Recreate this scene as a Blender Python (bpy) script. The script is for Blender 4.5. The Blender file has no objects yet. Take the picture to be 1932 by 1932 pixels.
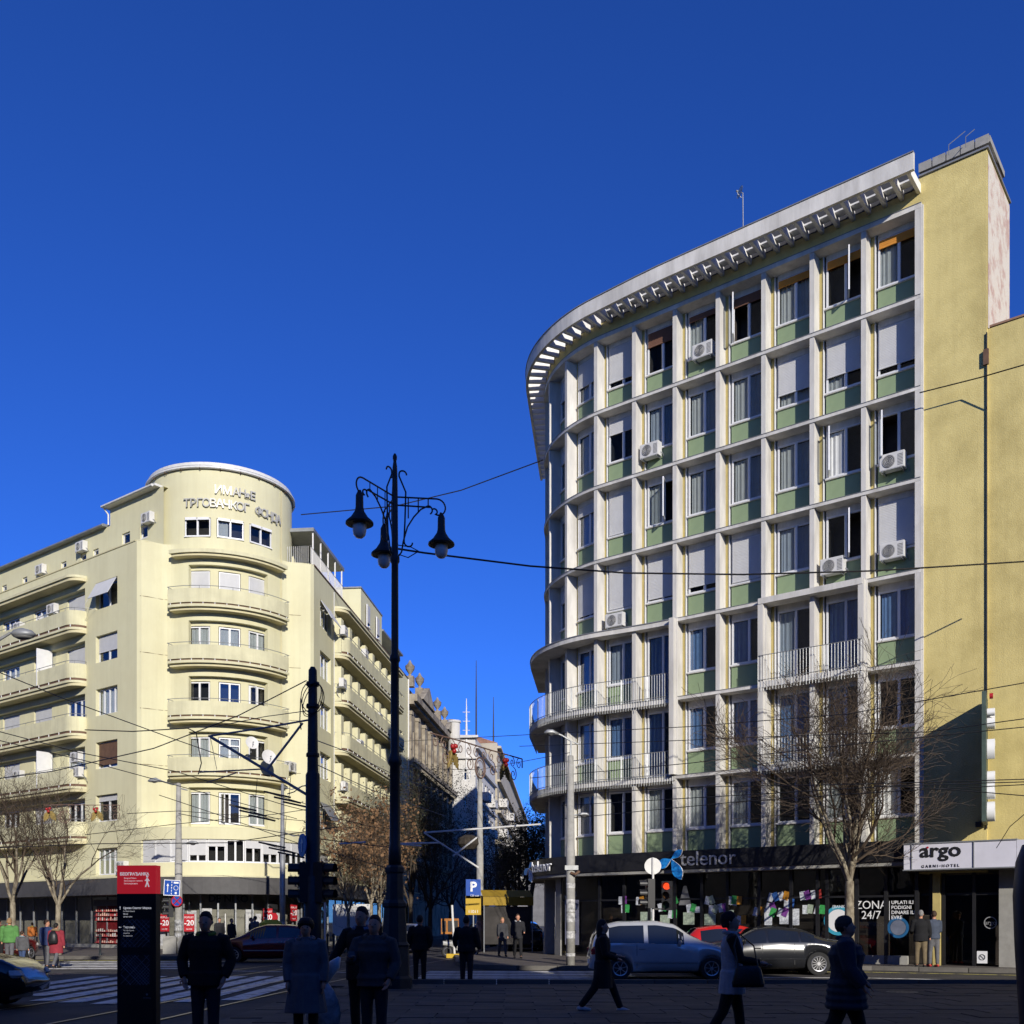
import bpy, random
from math import *
from mathutils import Vector, Matrix
S = bpy.context.scene
COL = S.collection
# ------------------------------------------------------------------ camera, world, sun, exposure
cam_d = bpy.data.cameras.new('camera'); cam = bpy.data.objects.new('camera', cam_d); COL.objects.link(cam)
cam.location = (0, 0, 1.6); cam.rotation_euler = (radians(90), 0, 0)
cam_d.sensor_width = 36; cam_d.lens = 36*1925/1932; cam_d.shift_y = 772/1932
cam_d.clip_start = 0.1; cam_d.clip_end = 4000
S.camera = cam
SUN_DIR = Vector((-0.316*cos(radians(19.5)), 0.946*cos(radians(19.5)), -sin(radians(19.5))))   # way the light travels
W = bpy.data.worlds.new('World'); S.world = W; W.use_nodes = True
nt = W.node_tree; bg = nt.nodes['Background']
sky = nt.nodes.new('ShaderNodeTexSky'); sky.sky_type = 'NISHITA'; sky.sun_disc = False
sky.sun_elevation = radians(19.5); sky.sun_rotation = atan2(-SUN_DIR.x, -SUN_DIR.y)
sky.altitude = 1500; sky.air_density = 0.8; sky.dust_density = 0.2; sky.ozone_density = 3.0
tn = nt.nodes.new('ShaderNodeVectorMath'); tn.operation = 'MULTIPLY'; tn.inputs[1].default_value = (0.43, 1.06, 2.58)
hs = nt.nodes.new('ShaderNodeHueSaturation'); hs.inputs['Saturation'].default_value = 1.0; hs.inputs['Value'].default_value = 0.8
nt.links.new(sky.outputs[0], tn.inputs[0]); nt.links.new(tn.outputs[0], hs.inputs['Color']); nt.links.new(hs.outputs[0], bg.inputs['Color'])
bg.inputs['Strength'].default_value = 0.086
sd = bpy.data.lights.new('sun', 'SUN'); sun = bpy.data.objects.new('sun', sd); COL.objects.link(sun)
sd.energy = 5.0; sd.angle = radians(0.5); sd.color = (1.0, 0.945, 0.85)
sun.rotation_euler = SUN_DIR.to_track_quat('-Z', 'Y').to_euler(); sun.location = (20, -40, 40)
S.view_settings.view_transform = 'Standard'; S.view_settings.look = 'None'
S.view_settings.exposure = -0.02; S.view_settings.gamma = 1.0; S.view_settings.use_curve_mapping = False
S.cycles.max_bounces = 6; S.cycles.transparent_max_bounces = 12; S.cycles.diffuse_bounces = 3; S.cycles.glossy_bounces = 3
S.cycles.caustics_reflective = False; S.cycles.caustics_refractive = False
H0 = 1738.0; F0 = 1925.0
def X(u, Y): return (u-966)/F0*Y
def Z(v, Y): return 1.6+(H0-v)/F0*Y
def P(u, v, Y): return Vector((X(u, Y), Y, Z(v, Y)))
# ------------------------------------------------------------------ mesh helpers
class MB:
    def __init__(s): s.v = []; s.f = []; s.m = []
    def q(s, pts, m=0):
        b = len(s.v); s.v += [tuple(p) for p in pts]; s.f.append(tuple(range(b, b+len(pts)))); s.m.append(m)
    def box(s, x0, x1, y0, y1, z0, z1, m=0, T=None):
        c = [Vector((x, y, z)) for z in (z0, z1) for y in (y0, y1) for x in (x0, x1)]
        if T: c = [T @ p for p in c]
        b = len(s.v); s.v += [tuple(p) for p in c]
        for f in ((0,2,3,1),(4,5,7,6),(0,1,5,4),(2,6,7,3),(0,4,6,2),(1,3,7,5)):
            s.f.append(tuple(b+i for i in f)); s.m.append(m)
    def prism(s, pts, z0, z1, m=0, mt=None):
        n = len(pts); b = len(s.v)
        s.v += [(p[0], p[1], z0) for p in pts]+[(p[0], p[1], z1) for p in pts]
        for i in range(n):
            j = (i+1) % n; s.f.append((b+i, b+j, b+n+j, b+n+i)); s.m.append(m)
        s.f.append(tuple(b+i for i in reversed(range(n)))); s.m.append(m)
        s.f.append(tuple(b+n+i for i in range(n))); s.m.append(m if mt is None else mt)
    def ribbon(s, A, B, z0, z1, m=0):
        """solid between polyline A (front) and polyline B (back)"""
        n = len(A); b = len(s.v)
        for p in A: s.v += [(p[0], p[1], z0), (p[0], p[1], z1)]
        for p in B: s.v += [(p[0], p[1], z0), (p[0], p[1], z1)]
        o = 2*n
        for i in range(n-1):
            a = b+2*i; c = b+o+2*i
            for f in ((a, a+2, a+3, a+1), (c, c+1, c+3, c+2), (a+1, a+3, c+3, c+1), (a, c, c+2, a+2)):
                s.f.append(f); s.m.append(m)
        for i in (0, n-1):
            a = b+2*i; c = b+o+2*i; s.f.append((a, a+1, c+1, c)); s.m.append(m)
    def tube(s, pts, rs, n=6, m=0, cap=True, ry=None):
        pts = [Vector(p) for p in pts]
        if not hasattr(rs, '__len__'): rs = [rs]*len(pts)
        b = len(s.v); up = None
        for i, p in enumerate(pts):
            d = (pts[min(i+1, len(pts)-1)]-pts[max(i-1, 0)])
            d = d.normalized() if d.length > 1e-9 else Vector((0, 0, 1))
            if up is None: up = Vector((0, 0, 1)) if abs(d.z) < .9 else Vector((1, 0, 0))
            e1 = up-d*up.dot(d)
            e1 = e1.normalized() if e1.length > 1e-5 else d.orthogonal().normalized()
            e2 = d.cross(e1); up = e1
            for k in range(n):
                a = 2*pi*k/n; s.v.append(tuple(p+(e1*cos(a)+e2*sin(a))*rs[i]))
        for i in range(len(pts)-1):
            for k in range(n):
                a = b+i*n+k; c = b+i*n+(k+1) % n
                s.f.append((a, c, c+n, a+n)); s.m.append(m)
        if cap:
            s.f.append(tuple(b+k for k in reversed(range(n)))); s.m.append(m)
            s.f.append(tuple(b+(len(pts)-1)*n+k for k in range(n))); s.m.append(m)
    def rings(s, R, n=12, m=0, T=None):
        """vertical loft of ellipses (x,y,z,rx,ry)"""
        b = len(s.v)
        for (x, y, z, rx, ry) in R:
            for k in range(n):
                a = 2*pi*k/n; p = Vector((x+rx*cos(a), y+ry*sin(a), z)); s.v.append(tuple(T @ p if T else p))
        for i in range(len(R)-1):
            for k in range(n):
                a = b+i*n+k; c = b+i*n+(k+1) % n
                s.f.append((a, c, c+n, a+n)); s.m.append(m)
        s.f.append(tuple(b+k for k in reversed(range(n)))); s.m.append(m)
        s.f.append(tuple(b+(len(R)-1)*n+k for k in range(n))); s.m.append(m)
    def lathe(s, prof, c=(0, 0, 0), n=16, m=0):
        s.rings([(c[0], c[1], c[2]+z, r, r) for r, z in prof], n, m)
    def disc(s, c, r, axis, th, n=20, m=0):
        c = Vector(c); a = Vector(axis).normalized(); s.tube([c-a*th/2, c+a*th/2], r, n, m)
    def mesh(s, mats, smooth=False, name='mesh'):
        me = bpy.data.meshes.new(name); me.from_pydata(s.v, [], s.f)
        for m in (mats if isinstance(mats, (list, tuple)) else [mats]): me.materials.append(m)
        if any(s.m): me.polygons.foreach_set('material_index', s.m)
        if smooth:
            me.polygons.foreach_set('use_smooth', [True]*len(s.f))
        me.update(); return me
ROOT = {}
def add(name, me, parent=None, loc=None, rot=0, label=None, rx=0):
    """link one mesh object. Under a building root, coordinates are world coordinates."""
    if isinstance(me, tuple): me = me[0].mesh(me[1], *me[2:])
    o = bpy.data.objects.new(name, me); COL.objects.link(o)
    if not me.name.startswith('kept'): me.name = name
    l = Vector(loc) if loc is not None else Vector((0, 0, 0))
    if parent is not None:
        o.parent = parent
        if parent in ROOT: l = l-ROOT[parent]
    o.location = l; o.rotation_euler = (rx, 0, rot)
    if label: o['label'] = label
    return o
def tag(o, label=None, cat=None, group=None, kind=None):
    if label: o['label'] = label
    if cat: o['category'] = cat
    if group: o['group'] = group
    if kind: o['kind'] = kind
    return o
def thing(name, label, cat, loc=(0, 0, 0), rot=0, group=None, world=False):
    o = bpy.data.objects.new(name, None); COL.objects.link(o); o.location = loc; o.rotation_euler = (0, 0, rot)
    o.empty_display_size = .2
    tag(o, label, cat, group)
    if world: ROOT[o] = Vector(loc)
    return o
def copy_tree(o, parent=None, loc=None, rot=None):
    c = o.copy(); COL.objects.link(c); c.parent = parent
    if loc is not None: c.location = loc
    if rot is not None: c.rotation_euler = (0, 0, rot)
    for ch in o.children:
        copy_tree(ch, c)
    return c
def rotz(a): return Matrix.Rotation(a, 4, 'Z')
# ------------------------------------------------------------------ materials
def mat(name, col, rough=.8, var=.12, scale=2.0, bump=0.0, bscale=40, metal=0, spec=.4, streak=0, dark=None, lo=.45, hi=.7, dirt=0):
    m = bpy.data.materials.new(name); m.use_nodes = True; t = m.node_tree; n = t.nodes; L = t.links
    b = n['Principled BSDF']; b.inputs['Roughness'].default_value = rough; b.inputs['Metallic'].default_value = metal
    b.inputs['Specular IOR Level'].default_value = spec
    tc = n.new('ShaderNodeTexCoord'); nz = n.new('ShaderNodeTexNoise'); nz.inputs['Scale'].default_value = scale; nz.inputs['Detail'].default_value = 5
    nz.inputs['Roughness'].default_value = .65
    if streak:
        mp = n.new('ShaderNodeMapping'); mp.inputs['Scale'].default_value = (1, 1, streak); L.new(tc.outputs['Object'], mp.inputs[0]); L.new(mp.outputs[0], nz.inputs['Vector'])
    else: L.new(tc.outputs['Object'], nz.inputs['Vector'])
    r = n.new('ShaderNodeValToRGB'); e = r.color_ramp.elements
    c0 = dark if dark else tuple(max(0, c*(1-var*1.6)) for c in col); c1 = tuple(min(1, c*(1+var*.5)) for c in col)
    e[0].position = lo-.15 if not dark else lo; e[0].color = (*c0, 1); e[1].position = hi; e[1].color = (*c1, 1)
    L.new(nz.outputs['Fac'], r.inputs[0]); src = r.outputs[0]
    if dirt:
        mp2 = n.new('ShaderNodeMapping'); mp2.inputs['Scale'].default_value = (2.2, 2.2, .13); nz2 = n.new('ShaderNodeTexNoise'); nz2.inputs['Scale'].default_value = 1.3; nz2.inputs['Detail'].default_value = 6; nz2.inputs['Roughness'].default_value = .7
        L.new(tc.outputs['Object'], mp2.inputs[0]); L.new(mp2.outputs[0], nz2.inputs['Vector'])
        r2 = n.new('ShaderNodeValToRGB'); r2.color_ramp.elements[0].position = .36; r2.color_ramp.elements[0].color = (1-dirt, 1-dirt*1.05, 1-dirt*1.1, 1); r2.color_ramp.elements[1].position = .56; r2.color_ramp.elements[1].color = (1, 1, 1, 1)
        mm = n.new('ShaderNodeMix'); mm.data_type = 'RGBA'; mm.blend_type = 'MULTIPLY'; mm.inputs[0].default_value = 1
        L.new(nz2.outputs['Fac'], r2.inputs[0]); L.new(src, mm.inputs[6]); L.new(r2.outputs[0], mm.inputs[7]); src = mm.outputs[2]
    L.new(src, b.inputs['Base Color'])
    if bump:
        n2 = n.new('ShaderNodeTexNoise'); n2.inputs['Scale'].default_value = bscale; n2.inputs['Detail'].default_value = 4
        L.new(tc.outputs['Object'], n2.inputs['Vector'])
        bp = n.new('ShaderNodeBump'); bp.inputs['Strength'].default_value = bump; bp.inputs['Distance'].default_value = .02
        L.new(n2.outputs['Fac'], bp.inputs['Height']); L.new(bp.outputs[0], b.inputs['Normal'])
    return m
def glass(name, tint=(.75, .8, .8), refl=.06, ior=1.5, rough=.02):
    m = bpy.data.materials.new(name); m.use_nodes = True; t = m.node_tree; n = t.nodes; L = t.links
    n.remove(n['Principled BSDF']); out = n['Material Output']
    tr = n.new('ShaderNodeBsdfTransparent'); tr.inputs[0].default_value = (*tint, 1)
    gl = n.new('ShaderNodeBsdfGlossy'); gl.inputs['Roughness'].default_value = rough
    fr = n.new('ShaderNodeMath'); fr.operation = 'POWER'; fr.inputs[1].default_value = 4.0; lw = n.new('ShaderNodeLayerWeight'); lw.inputs[0].default_value = .5; L.new(lw.outputs['Facing'], fr.inputs[0])
    ad = n.new('ShaderNodeMath'); ad.operation = 'ADD'; ad.use_clamp = True; ad.inputs[1].default_value = refl
    tc = n.new('ShaderNodeTexCoord'); nz = n.new('ShaderNodeTexNoise'); nz.inputs['Scale'].default_value = .9
    bp = n.new('ShaderNodeBump'); bp.inputs['Strength'].default_value = .12; bp.inputs['Distance'].default_value = .05
    L.new(tc.outputs['Object'], nz.inputs['Vector']); L.new(nz.outputs['Fac'], bp.inputs['Height']); L.new(bp.outputs[0], gl.inputs['Normal'])
    mx = n.new('ShaderNodeMixShader'); L.new(fr.outputs[0], ad.inputs[0]); L.new(ad.outputs[0], mx.inputs[0])
    L.new(tr.outputs[0], mx.inputs[1]); L.new(gl.outputs[0], mx.inputs[2]); L.new(mx.outputs[0], out.inputs['Surface'])
    return m
M = dict(
 yellow=mat('yellow_render', (.64, .53, .215), .9, .16, .8, .5, 30, dark=(.55, .45, .175), lo=.35, hi=.6, dirt=.09),
 yellow2=mat('yellow_trim', (.52, .42, .16), .9, .15, 1.5, .3, 40),
 white=mat('white_concrete', (.70, .675, .62), .75, .2, 1.2, .25, 40, streak=.3, dirt=.13),
 whitep=mat('white_frame', (.72, .72, .72), .4, .05, 3),
 grey=mat('grey_metal', (.27, .28, .29), .5, .1, 3, metal=.3),
 green=mat('green_panel', (.25, .33, .19), .55, .1, 1.0, .12, 80),
 cream=mat('cream_render', (.63, .60, .39), .9, .09, .35, .45, 30, dark=(.60, .56, .355), lo=.3, hi=.62, dirt=.05),
 cream2=mat('cream_trim', (.65, .615, .40), .85, .1, .8, .3, 40, dirt=.10),
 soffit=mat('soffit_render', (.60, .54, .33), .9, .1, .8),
 dark=mat('dark_interior', (.05, .045, .042), .9, .3, 1.3),
 warm=mat('warm_interior', (.075, .06, .05), .9, .4, .9),
 black=mat('black_fascia', (.018, .018, .02), .45, .2, 4),
 iron=mat('black_iron', (.020, .028, .034), .48, .25, 6, .3, 60, metal=.2),
 steel=mat('galvanised_steel', (.36, .37, .37), .5, .15, 5, .1, 50, metal=.5),
 concrete=mat('pole_concrete', (.36, .35, .32), .85, .2, 4, .4, 40),
 brown=mat('brown_edge', (.16, .09, .055), .7, .2, 3),
 shutter=mat('grey_shutter', (.58, .58, .58), .6, .06, 2),
 orange=mat('orange_awning', (.62, .26, .04), .8, .08, 4),
 brownsh=mat('brown_shutter', (.17, .085, .055), .7, .1, 3),
 curtain=mat('white_curtain', (.60, .61, .60), .9, .08, 3),
 curtain2=mat('sky_tinted_curtain', (.24, .37, .58), .9, .12, 3),  # curtain blue deepened to stand in for sky reflected in the panes
 glass=glass('window_glass', (.84, .86, .86), .05),
 glassb=glass('blue_window_glass', (.80, .84, .88), .09),
 shopglass2=glass('round_shop_glass', (.92, .92, .92), .03),
 shopglass=glass('shop_glass', (.7, .7, .7), .04),
 plinth=mat('plinth_stone', (.33, .32, .29), .8, .12, 4, .2, 80),
 asphalt=mat('asphalt', (.075, .067, .060), .9, .3, .7, .6, 90),
 pave=mat('pavement_asphalt', (.125, .105, .088), .9, .2, .9, .5, 70),
 patch=mat('tarmac_patch', (.038, .036, .034), .9, .25, 2, .5, 80),
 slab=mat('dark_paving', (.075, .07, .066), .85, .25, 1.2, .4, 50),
 paint=mat('road_paint', (.62, .61, .57), .7, .3, 2.5, .2, 60, dark=(.18, .175, .165), lo=.36, hi=.5),
 ypaint=mat('yellow_road_paint', (.45, .40, .10), .7, .3, 3, dark=(.12, .11, .07), lo=.38, hi=.52),
 kerb=mat('kerb_stone', (.13, .12, .105), .85, .2, 3, .4, 60),
 rail=mat('rail_steel', (.22, .21, .20), .4, .2, 6, metal=.7),
 ribw=mat('rib_white', (.80, .78, .74), .7, .08, 2),
 felt=mat('roof_felt', (.06, .06, .065), .9, .2, 3),
 roof=mat('roof_sheet', (.30, .31, .31), .5, .15, 2, metal=.4),
 acw=mat('ac_casing', (.66, .65, .62), .5, .08, 3),
 acd=mat('ac_grille', (.13, .13, .13), .6, .2, 8),
 red=mat('red_sign', (.42, .016, .025), .5, .05, 2),
 signw=mat('white_lettering', (.8, .8, .8), .5, .03, 2),
 signg=mat('dim_lettering', (.30, .30, .30), .6, .1, 2),
 blue=mat('blue_sign', (.012, .07, .36), .4, .08, 2),
 logo=mat('logo_blue', (.02, .28, .72), .35, .25, 9, dark=(.015, .17, .52), lo=.4, hi=.6),
)
# ------------------------------------------------------------------ ground
def sheet(name, pts, z, m, label=None, kind='structure', th=None):
    mb = MB()
    if th: mb.prism(pts, z-th, z)
    else: mb.q([(p[0], p[1], z) for p in pts])
    return tag(add(name, (mb, m)), label, None, None, kind)
sheet('ground', [(-900, -400), (900, -400), (900, 1500), (-900, 1500)], -.02, M['asphalt'], 'grey asphalt ground reaching under the whole crossing')
KL = [(-2.2, 80), (-2.4, 45), (-1.9, 37), (-1.2, 34.6), (.2, 33.5), (11.7, 33.3), (15.6, 31.4), (40, 20)]
sheet('pavement', [(-2.2+3.0, 140)]+[(p[0]+(3.0 if p[1] == 80 else 0), p[1]) for p in KL]+[(60, 20), (60, 140)], .12, M['pave'], 'brown-grey pavement under the curved grid-fronted building', th=.16)
KR = [(-70, 72), (-31, 46), (-24, 43.2), (-13.5, 42.6), (-10.5, 44), (-8.9, 48), (-8.6, 60), (-3.5, 140)]
sheet('pavement', KR+[(-120, 140), (-120, 72)], .12, M['pave'], 'brown-grey pavement in front of the round cream building', th=.16)
sheet('road', [(-60, 25.6), (60, 25.6), (60, 33.2), (-2.0, 33.2), (-2.5, 45), (-8.5, 45), (-9.5, 42), (-60, 42)], -.012, M['asphalt'], 'dark asphalt junction between the kerbs')
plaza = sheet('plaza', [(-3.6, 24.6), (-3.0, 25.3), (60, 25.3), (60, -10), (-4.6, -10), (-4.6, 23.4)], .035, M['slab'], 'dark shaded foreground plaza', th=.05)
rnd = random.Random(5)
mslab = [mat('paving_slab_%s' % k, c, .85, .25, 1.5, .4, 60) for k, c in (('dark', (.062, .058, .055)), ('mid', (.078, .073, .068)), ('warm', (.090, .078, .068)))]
smeshes = []
for k in range(3):
    mb = MB(); mb.box(-.535, .535, -.385, .385, 0, .03)
    # bevelled rim
    smeshes.append(mb.mesh(mslab[k], name='kept_slab'))
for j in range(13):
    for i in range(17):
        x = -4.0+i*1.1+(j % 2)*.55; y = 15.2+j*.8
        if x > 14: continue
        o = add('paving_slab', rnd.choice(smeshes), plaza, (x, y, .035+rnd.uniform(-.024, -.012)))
# kerbs
def kerb_line(pts, z1=.135, w=.16, L=1.0, parent=None, lim=None):
    pass
mk = MB(); mk.box(-.5, .5, -.09, .09, 0, .15); kme = mk.mesh(M['kerb'], name='kept_kerb')
kr = thing('kerb', 'pale stone kerb along the far side of the main road', 'kerb', (0, 33.4, 0)); kr['kind'] = 'structure'; del kr['category']
def kerbs(pts, root, L=1.28):
    for a, b in zip(pts[:-1], pts[1:]):
        a = Vector(a); b = Vector(b); d = b-a; n = max(1, round(d.length/L))
        for i in range(n):
            c = a+d*((i+.5)/n); o = add('kerb_stone', kme, root, (c.x-root.location.x, c.y-root.location.y, -.006+rnd.uniform(0, .006)), atan2(d.y, d.x))
            o.scale = (d.length/n-.025, 1, 1)
kerbs([(.2, 33.42), (11.7, 33.22), (15.6, 31.32), (24, 27.3)], kr)
kerbs([(-2.45, 45), (-1.95, 37), (-1.25, 34.6), (.2, 33.42)], kr)
kl = thing('kerb', 'pale stone kerb bounding the pavement of the round cream building', 'kerb', (-13.5, 42.5, 0)); kl['kind'] = 'structure'; del kl['category']
kerbs([(-31, 45.9), (-24, 43.1), (-13.5, 42.5), (-10.4, 43.9), (-8.8, 48), (-8.5, 56)], kl)
kp = thing('kerb', 'dark kerb edging the shaded foreground plaza', 'kerb', (0, 25.4, 0)); kp['kind'] = 'structure'; del kp['category']
kerbs([(-3.6, 24.7), (-3.0, 25.4), (14, 25.4)], kp)
# painted markings
cross_g = 'zebra crossing stripes'
def stripes(label, rects):
    root = thing('zebra_crossing', label, 'crossing', (rects[0][0], rects[0][2], 0)); root['kind'] = 'structure'; del root['category']
    for (x0, x1, y0, y1) in rects:
        mb = MB(); n = 6
        cx, cy = (x0+x1)/2, (y0+y1)/2
        mb.box(x0-cx, x1-cx, y0-cy, y1-cy, 0, .004)
        add('stripe', (mb, M['paint']), root, (cx-rects[0][0], cy-rects[0][2], -.008))
stripes('zebra crossing of long white stripes in front of the phone shop corner', [(-2.7+max(0, (i-6))*.0, 3.6, 25.9+i*.92, 26.35+i*.92) for i in range(8)])
stripes('zebra crossing of white stripes by the cream building', [(-17.6, -11.2, y, y+.6) for y in (34.3, 35.7, 37.1, 38.6, 40.1)]+[(-8.2, -6.4, 36.0, 36.5), (-8.4, -6.8, 37.6, 38.1), (-8.5, -6.8, 39.4, 39.9)])
stripes('zebra crossing of slanting white stripes beside the red and black pillar', [(x-.24, x+.24, y0, 29.8) for x, y0 in ((-12.0, 25.6), (-11.15, 23.6), (-10.3, 22.0), (-9.5, 20.6), (-8.75, 20.2), (-7.95, 19.8), (-7.2, 20.3), (-6.5, 20.3), (-5.7, 20.8))])
def mark(label, pts, w, m, name='road_line'):
    mb = MB(); A = []; B = []
    for i, p in enumerate(pts):
        d = Vector(pts[min(i+1, len(pts)-1)])-Vector(pts[max(i-1, 0)]); d.normalize(); nn = Vector((-d.y, d.x))*w/2
        A.append(Vector(p)+nn); B.append(Vector(p)-nn)
    mb.ribbon(A, B, -.008, -.003); tag(add(name, (mb, m)), label, None, None, 'structure')
mark('white edge line on the main road', [(4, 29.3), (10, 28.9), (14, 27.1), (20, 24.2)], .12, M['paint'])
mark('yellow line along the far kerb', [(4, 32.6), (11, 32.3), (15.5, 30.1), (22, 26.6)], .12, M['ypaint'])
mark('yellow line beside the cream building pavement', [(-22, 41.6), (-13, 41.6)], .14, M['ypaint'])
mark('white stop line before the cream building crossing', [(-9.5, 33), (-4, 31.8)], .16, M['paint'])
for k, x0 in enumerate((-10.6, -9.16, -6.9, -5.46)):
    mark('%s tram rail in the asphalt' % ('leftmost', 'second', 'third', 'rightmost')[k], [(x0+.085*(y-20)+.0016*(y-20)**2*(1 if y > 20 else 0), y) for y in range(8, 62, 3)], .07, M['rail'], 'tram_rail')

for i, (x, y, w, h, a) in enumerate(((-3.5, 29.5, 2.6, 1.3, .2), (6.5, 27.2, 3.4, .8, 0), (-12.5, 32.5, 2.2, 1.0, .4), (12.5, 26.6, 1.6, 1.1, .1), (-5.8, 36.5, 1.4, 2.4, .3))):
    mb = MB(); T = rotz(a); q = [(T @ Vector((sx*w/2*(1+.06*k), sy*h/2*(1-.05*k), 0))) for k, (sx, sy) in enumerate(((-1, -1), (.2, -1.05), (1, -1), (1, 1), (-.1, .96), (-1, 1)))]
    mb.prism([(x+p.x, y+p.y) for p in q], -.0118, -.0095); tag(add('asphalt_patch', (mb, M['patch'])), ('dark tarmac patch left of the crossing stripes', 'long dark tarmac patch in the main road', 'dark tarmac patch near the tram rails', 'dark tarmac patch towards the right of the road', 'dark tarmac patch before the street mouth')[i], None, None, 'structure')
for i, (x, y, z, lab) in enumerate(((-1.2, 27.2, -.0118, 'round iron manhole cover in the road before the crossing'), (8.6, 22.5, .0385, 'round iron manhole cover in the dark plaza'), (-14, 31, -.0118, 'round iron manhole cover near the left crossing'))):
    t = thing('manhole_cover', lab, 'manhole cover', (x, y, z), 0, 'manhole covers'); mb = MB(); mb.lathe([(.34, 0), (.34, .004), (.30, .005)], n=22); add('lid', (mb, M['rail']), t); mb = MB()
    for k in range(5): mb.box(-.2+k*.1-.02, -.2+k*.1+.02, -.16, .16, .0055, .008)
    add('grip_bar', (mb, M['black']), t)
# ------------------------------------------------------------------ windows
_c = {}
def cached(key, fn):
    if key not in _c: _c[key] = fn()
    return _c[key]
def frame_mesh(w, h, cols=2, ft=.065, deep=.7, fm='whitep', im='dark', rows=None, sill=True):
    mb = MB(); d0, d1 = 0, .07
    mb.box(-w/2, -w/2+ft, d0, d1, 0, h); mb.box(w/2-ft, w/2, d0, d1, 0, h)
    mb.box(-w/2+ft, w/2-ft, d0, d1, 0, ft); mb.box(-w/2+ft, w/2-ft, d0, d1, h-ft, h)
    for i in range(1, cols):
        x = -w/2+w*i/cols; mb.box(x-ft*.75, x+ft*.75, d0-.012, d1, ft, h-ft)
    if rows: mb.box(-w/2+ft, w/2-ft, d0+.004, d1, h*rows-ft*.5, h*rows+ft*.5)
    if sill: mb.box(-w/2-.02, w/2+.02, -.09, -.002, -.05, -.005, 2)
    e = .004
    a, b, c = -w/2+e, w/2-e, deep
    for q in ([(a, .07, e), (a, c, e), (a, c, h-e), (a, .07, h-e)], [(b, c, e), (b, .07, e), (b, .07, h-e), (b, c, h-e)],
              [(a, c, e), (b, c, e), (b, c, h-e), (a, c, h-e)], [(a, .07, e), (b, .07, e), (b, c, e), (a, c, e)], [(a, .07, h-e), (a, c, h-e), (b, c, h-e), (b, .07, h-e)]):
        mb.q(q, 1)
    return mb.mesh([M[fm], M[im], M['whitep']], name='kept_window')
def pane_mesh(w, h, g):
    mb = MB(); mb.box(-w/2, w/2, 0, .008, 0, h); return mb.mesh(M[g], name='kept_pane')
def curtain_mesh(w, h, m, side=0):
    mb = MB(); n = max(6, int(w/.05)); b = 0
    for i in range(n):
        x0 = -w/2+w*i/n; x1 = -w/2+w*(i+1)/n; y0 = .018*sin(i*1.9+2*sin(i*.37))+.012*sin(i*.53); y1 = .018*sin((i+1)*1.9+2*sin((i+1)*.37))+.012*sin((i+1)*.53)
        mb.q([(x0, y0, 0), (x1, y1, 0), (x1, y1, h), (x0, y0, h)])
    return mb.mesh(M[m], name='kept_curtain')
def blind_mesh(w, h, m='shutter', sl=.055):
    mb = MB(); n = max(2, int(h/sl))
    for i in range(n):
        z1 = -h*i/n; z0 = -h*(i+1)/n
        mb.box(-w/2, w/2, -.006, .006, z0+.007, z1)
    mb.box(-w/2, w/2, .0065, .009, -h, 0)
    mb.box(-w/2-.01, w/2+.01, -.02, .02, -h-.03, -h-.001)
    return mb.mesh(M[m], name='kept_blind')
def window(parent, loc, rot, w, h, cols=2, blind=0, curtain=None, g='glass', bm='shutter', im='dark', deep=.7, rows=None, open_=None, box=True, label=None, sill=True, fm='whitep'):
    r3 = lambda t: round(t, 2)
    w = r3(w); h = r3(h)
    me = cached(('f', w, h, cols, im, deep, rows, sill, fm), lambda: frame_mesh(w, h, cols, deep=deep, im=im, rows=rows, sill=sill, fm=fm))
    o = add('window', me, parent, loc, rot)
    if label: o['label'] = label
    ft = .065; pw = r3((w-2*ft)/cols-ft*.8)
    for i in range(cols):
        if open_ is not None and i == open_: continue
        x = -w/2+w*(i+.5)/cols
        add('pane', cached(('p', pw, h, g), lambda: pane_mesh(pw, h-2*ft, g)), o, (x, .03, ft))
    if open_ is not None:
        def om():
            mb = MB()
            for q in ((0, .05, 0, h-2*ft), (pw-.05, pw, 0, h-2*ft), (.05, pw-.05, 0, .05), (.05, pw-.05, h-2*ft-.05, h-2*ft)): mb.box(q[0], q[1], 0, .05, q[2], q[3])
            mb.box(.05, pw-.05, .02, .028, .05, h-2*ft-.05, 1)
            return mb.mesh([M['whitep'], M[g]], name='kept_sash')
        add('open_sash', cached(('s', pw, h, g), om), o, (-w/2+w*open_/cols+ft if open_ else -w/2+ft, 0, ft), -1.2)
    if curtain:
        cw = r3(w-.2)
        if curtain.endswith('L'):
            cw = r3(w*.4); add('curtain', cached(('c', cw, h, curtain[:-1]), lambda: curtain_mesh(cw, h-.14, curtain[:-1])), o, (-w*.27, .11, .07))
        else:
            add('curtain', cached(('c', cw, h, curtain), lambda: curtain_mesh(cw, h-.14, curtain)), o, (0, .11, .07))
    if blind:
        bh = r3((h-.08)*blind); add('roller_blind', cached(('b', w, bh, bm), lambda: blind_mesh(w-.10, bh, bm)), o, (0, -.03, h-.05))
    return o
ACG = 'air conditioning units on the facades'
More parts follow.
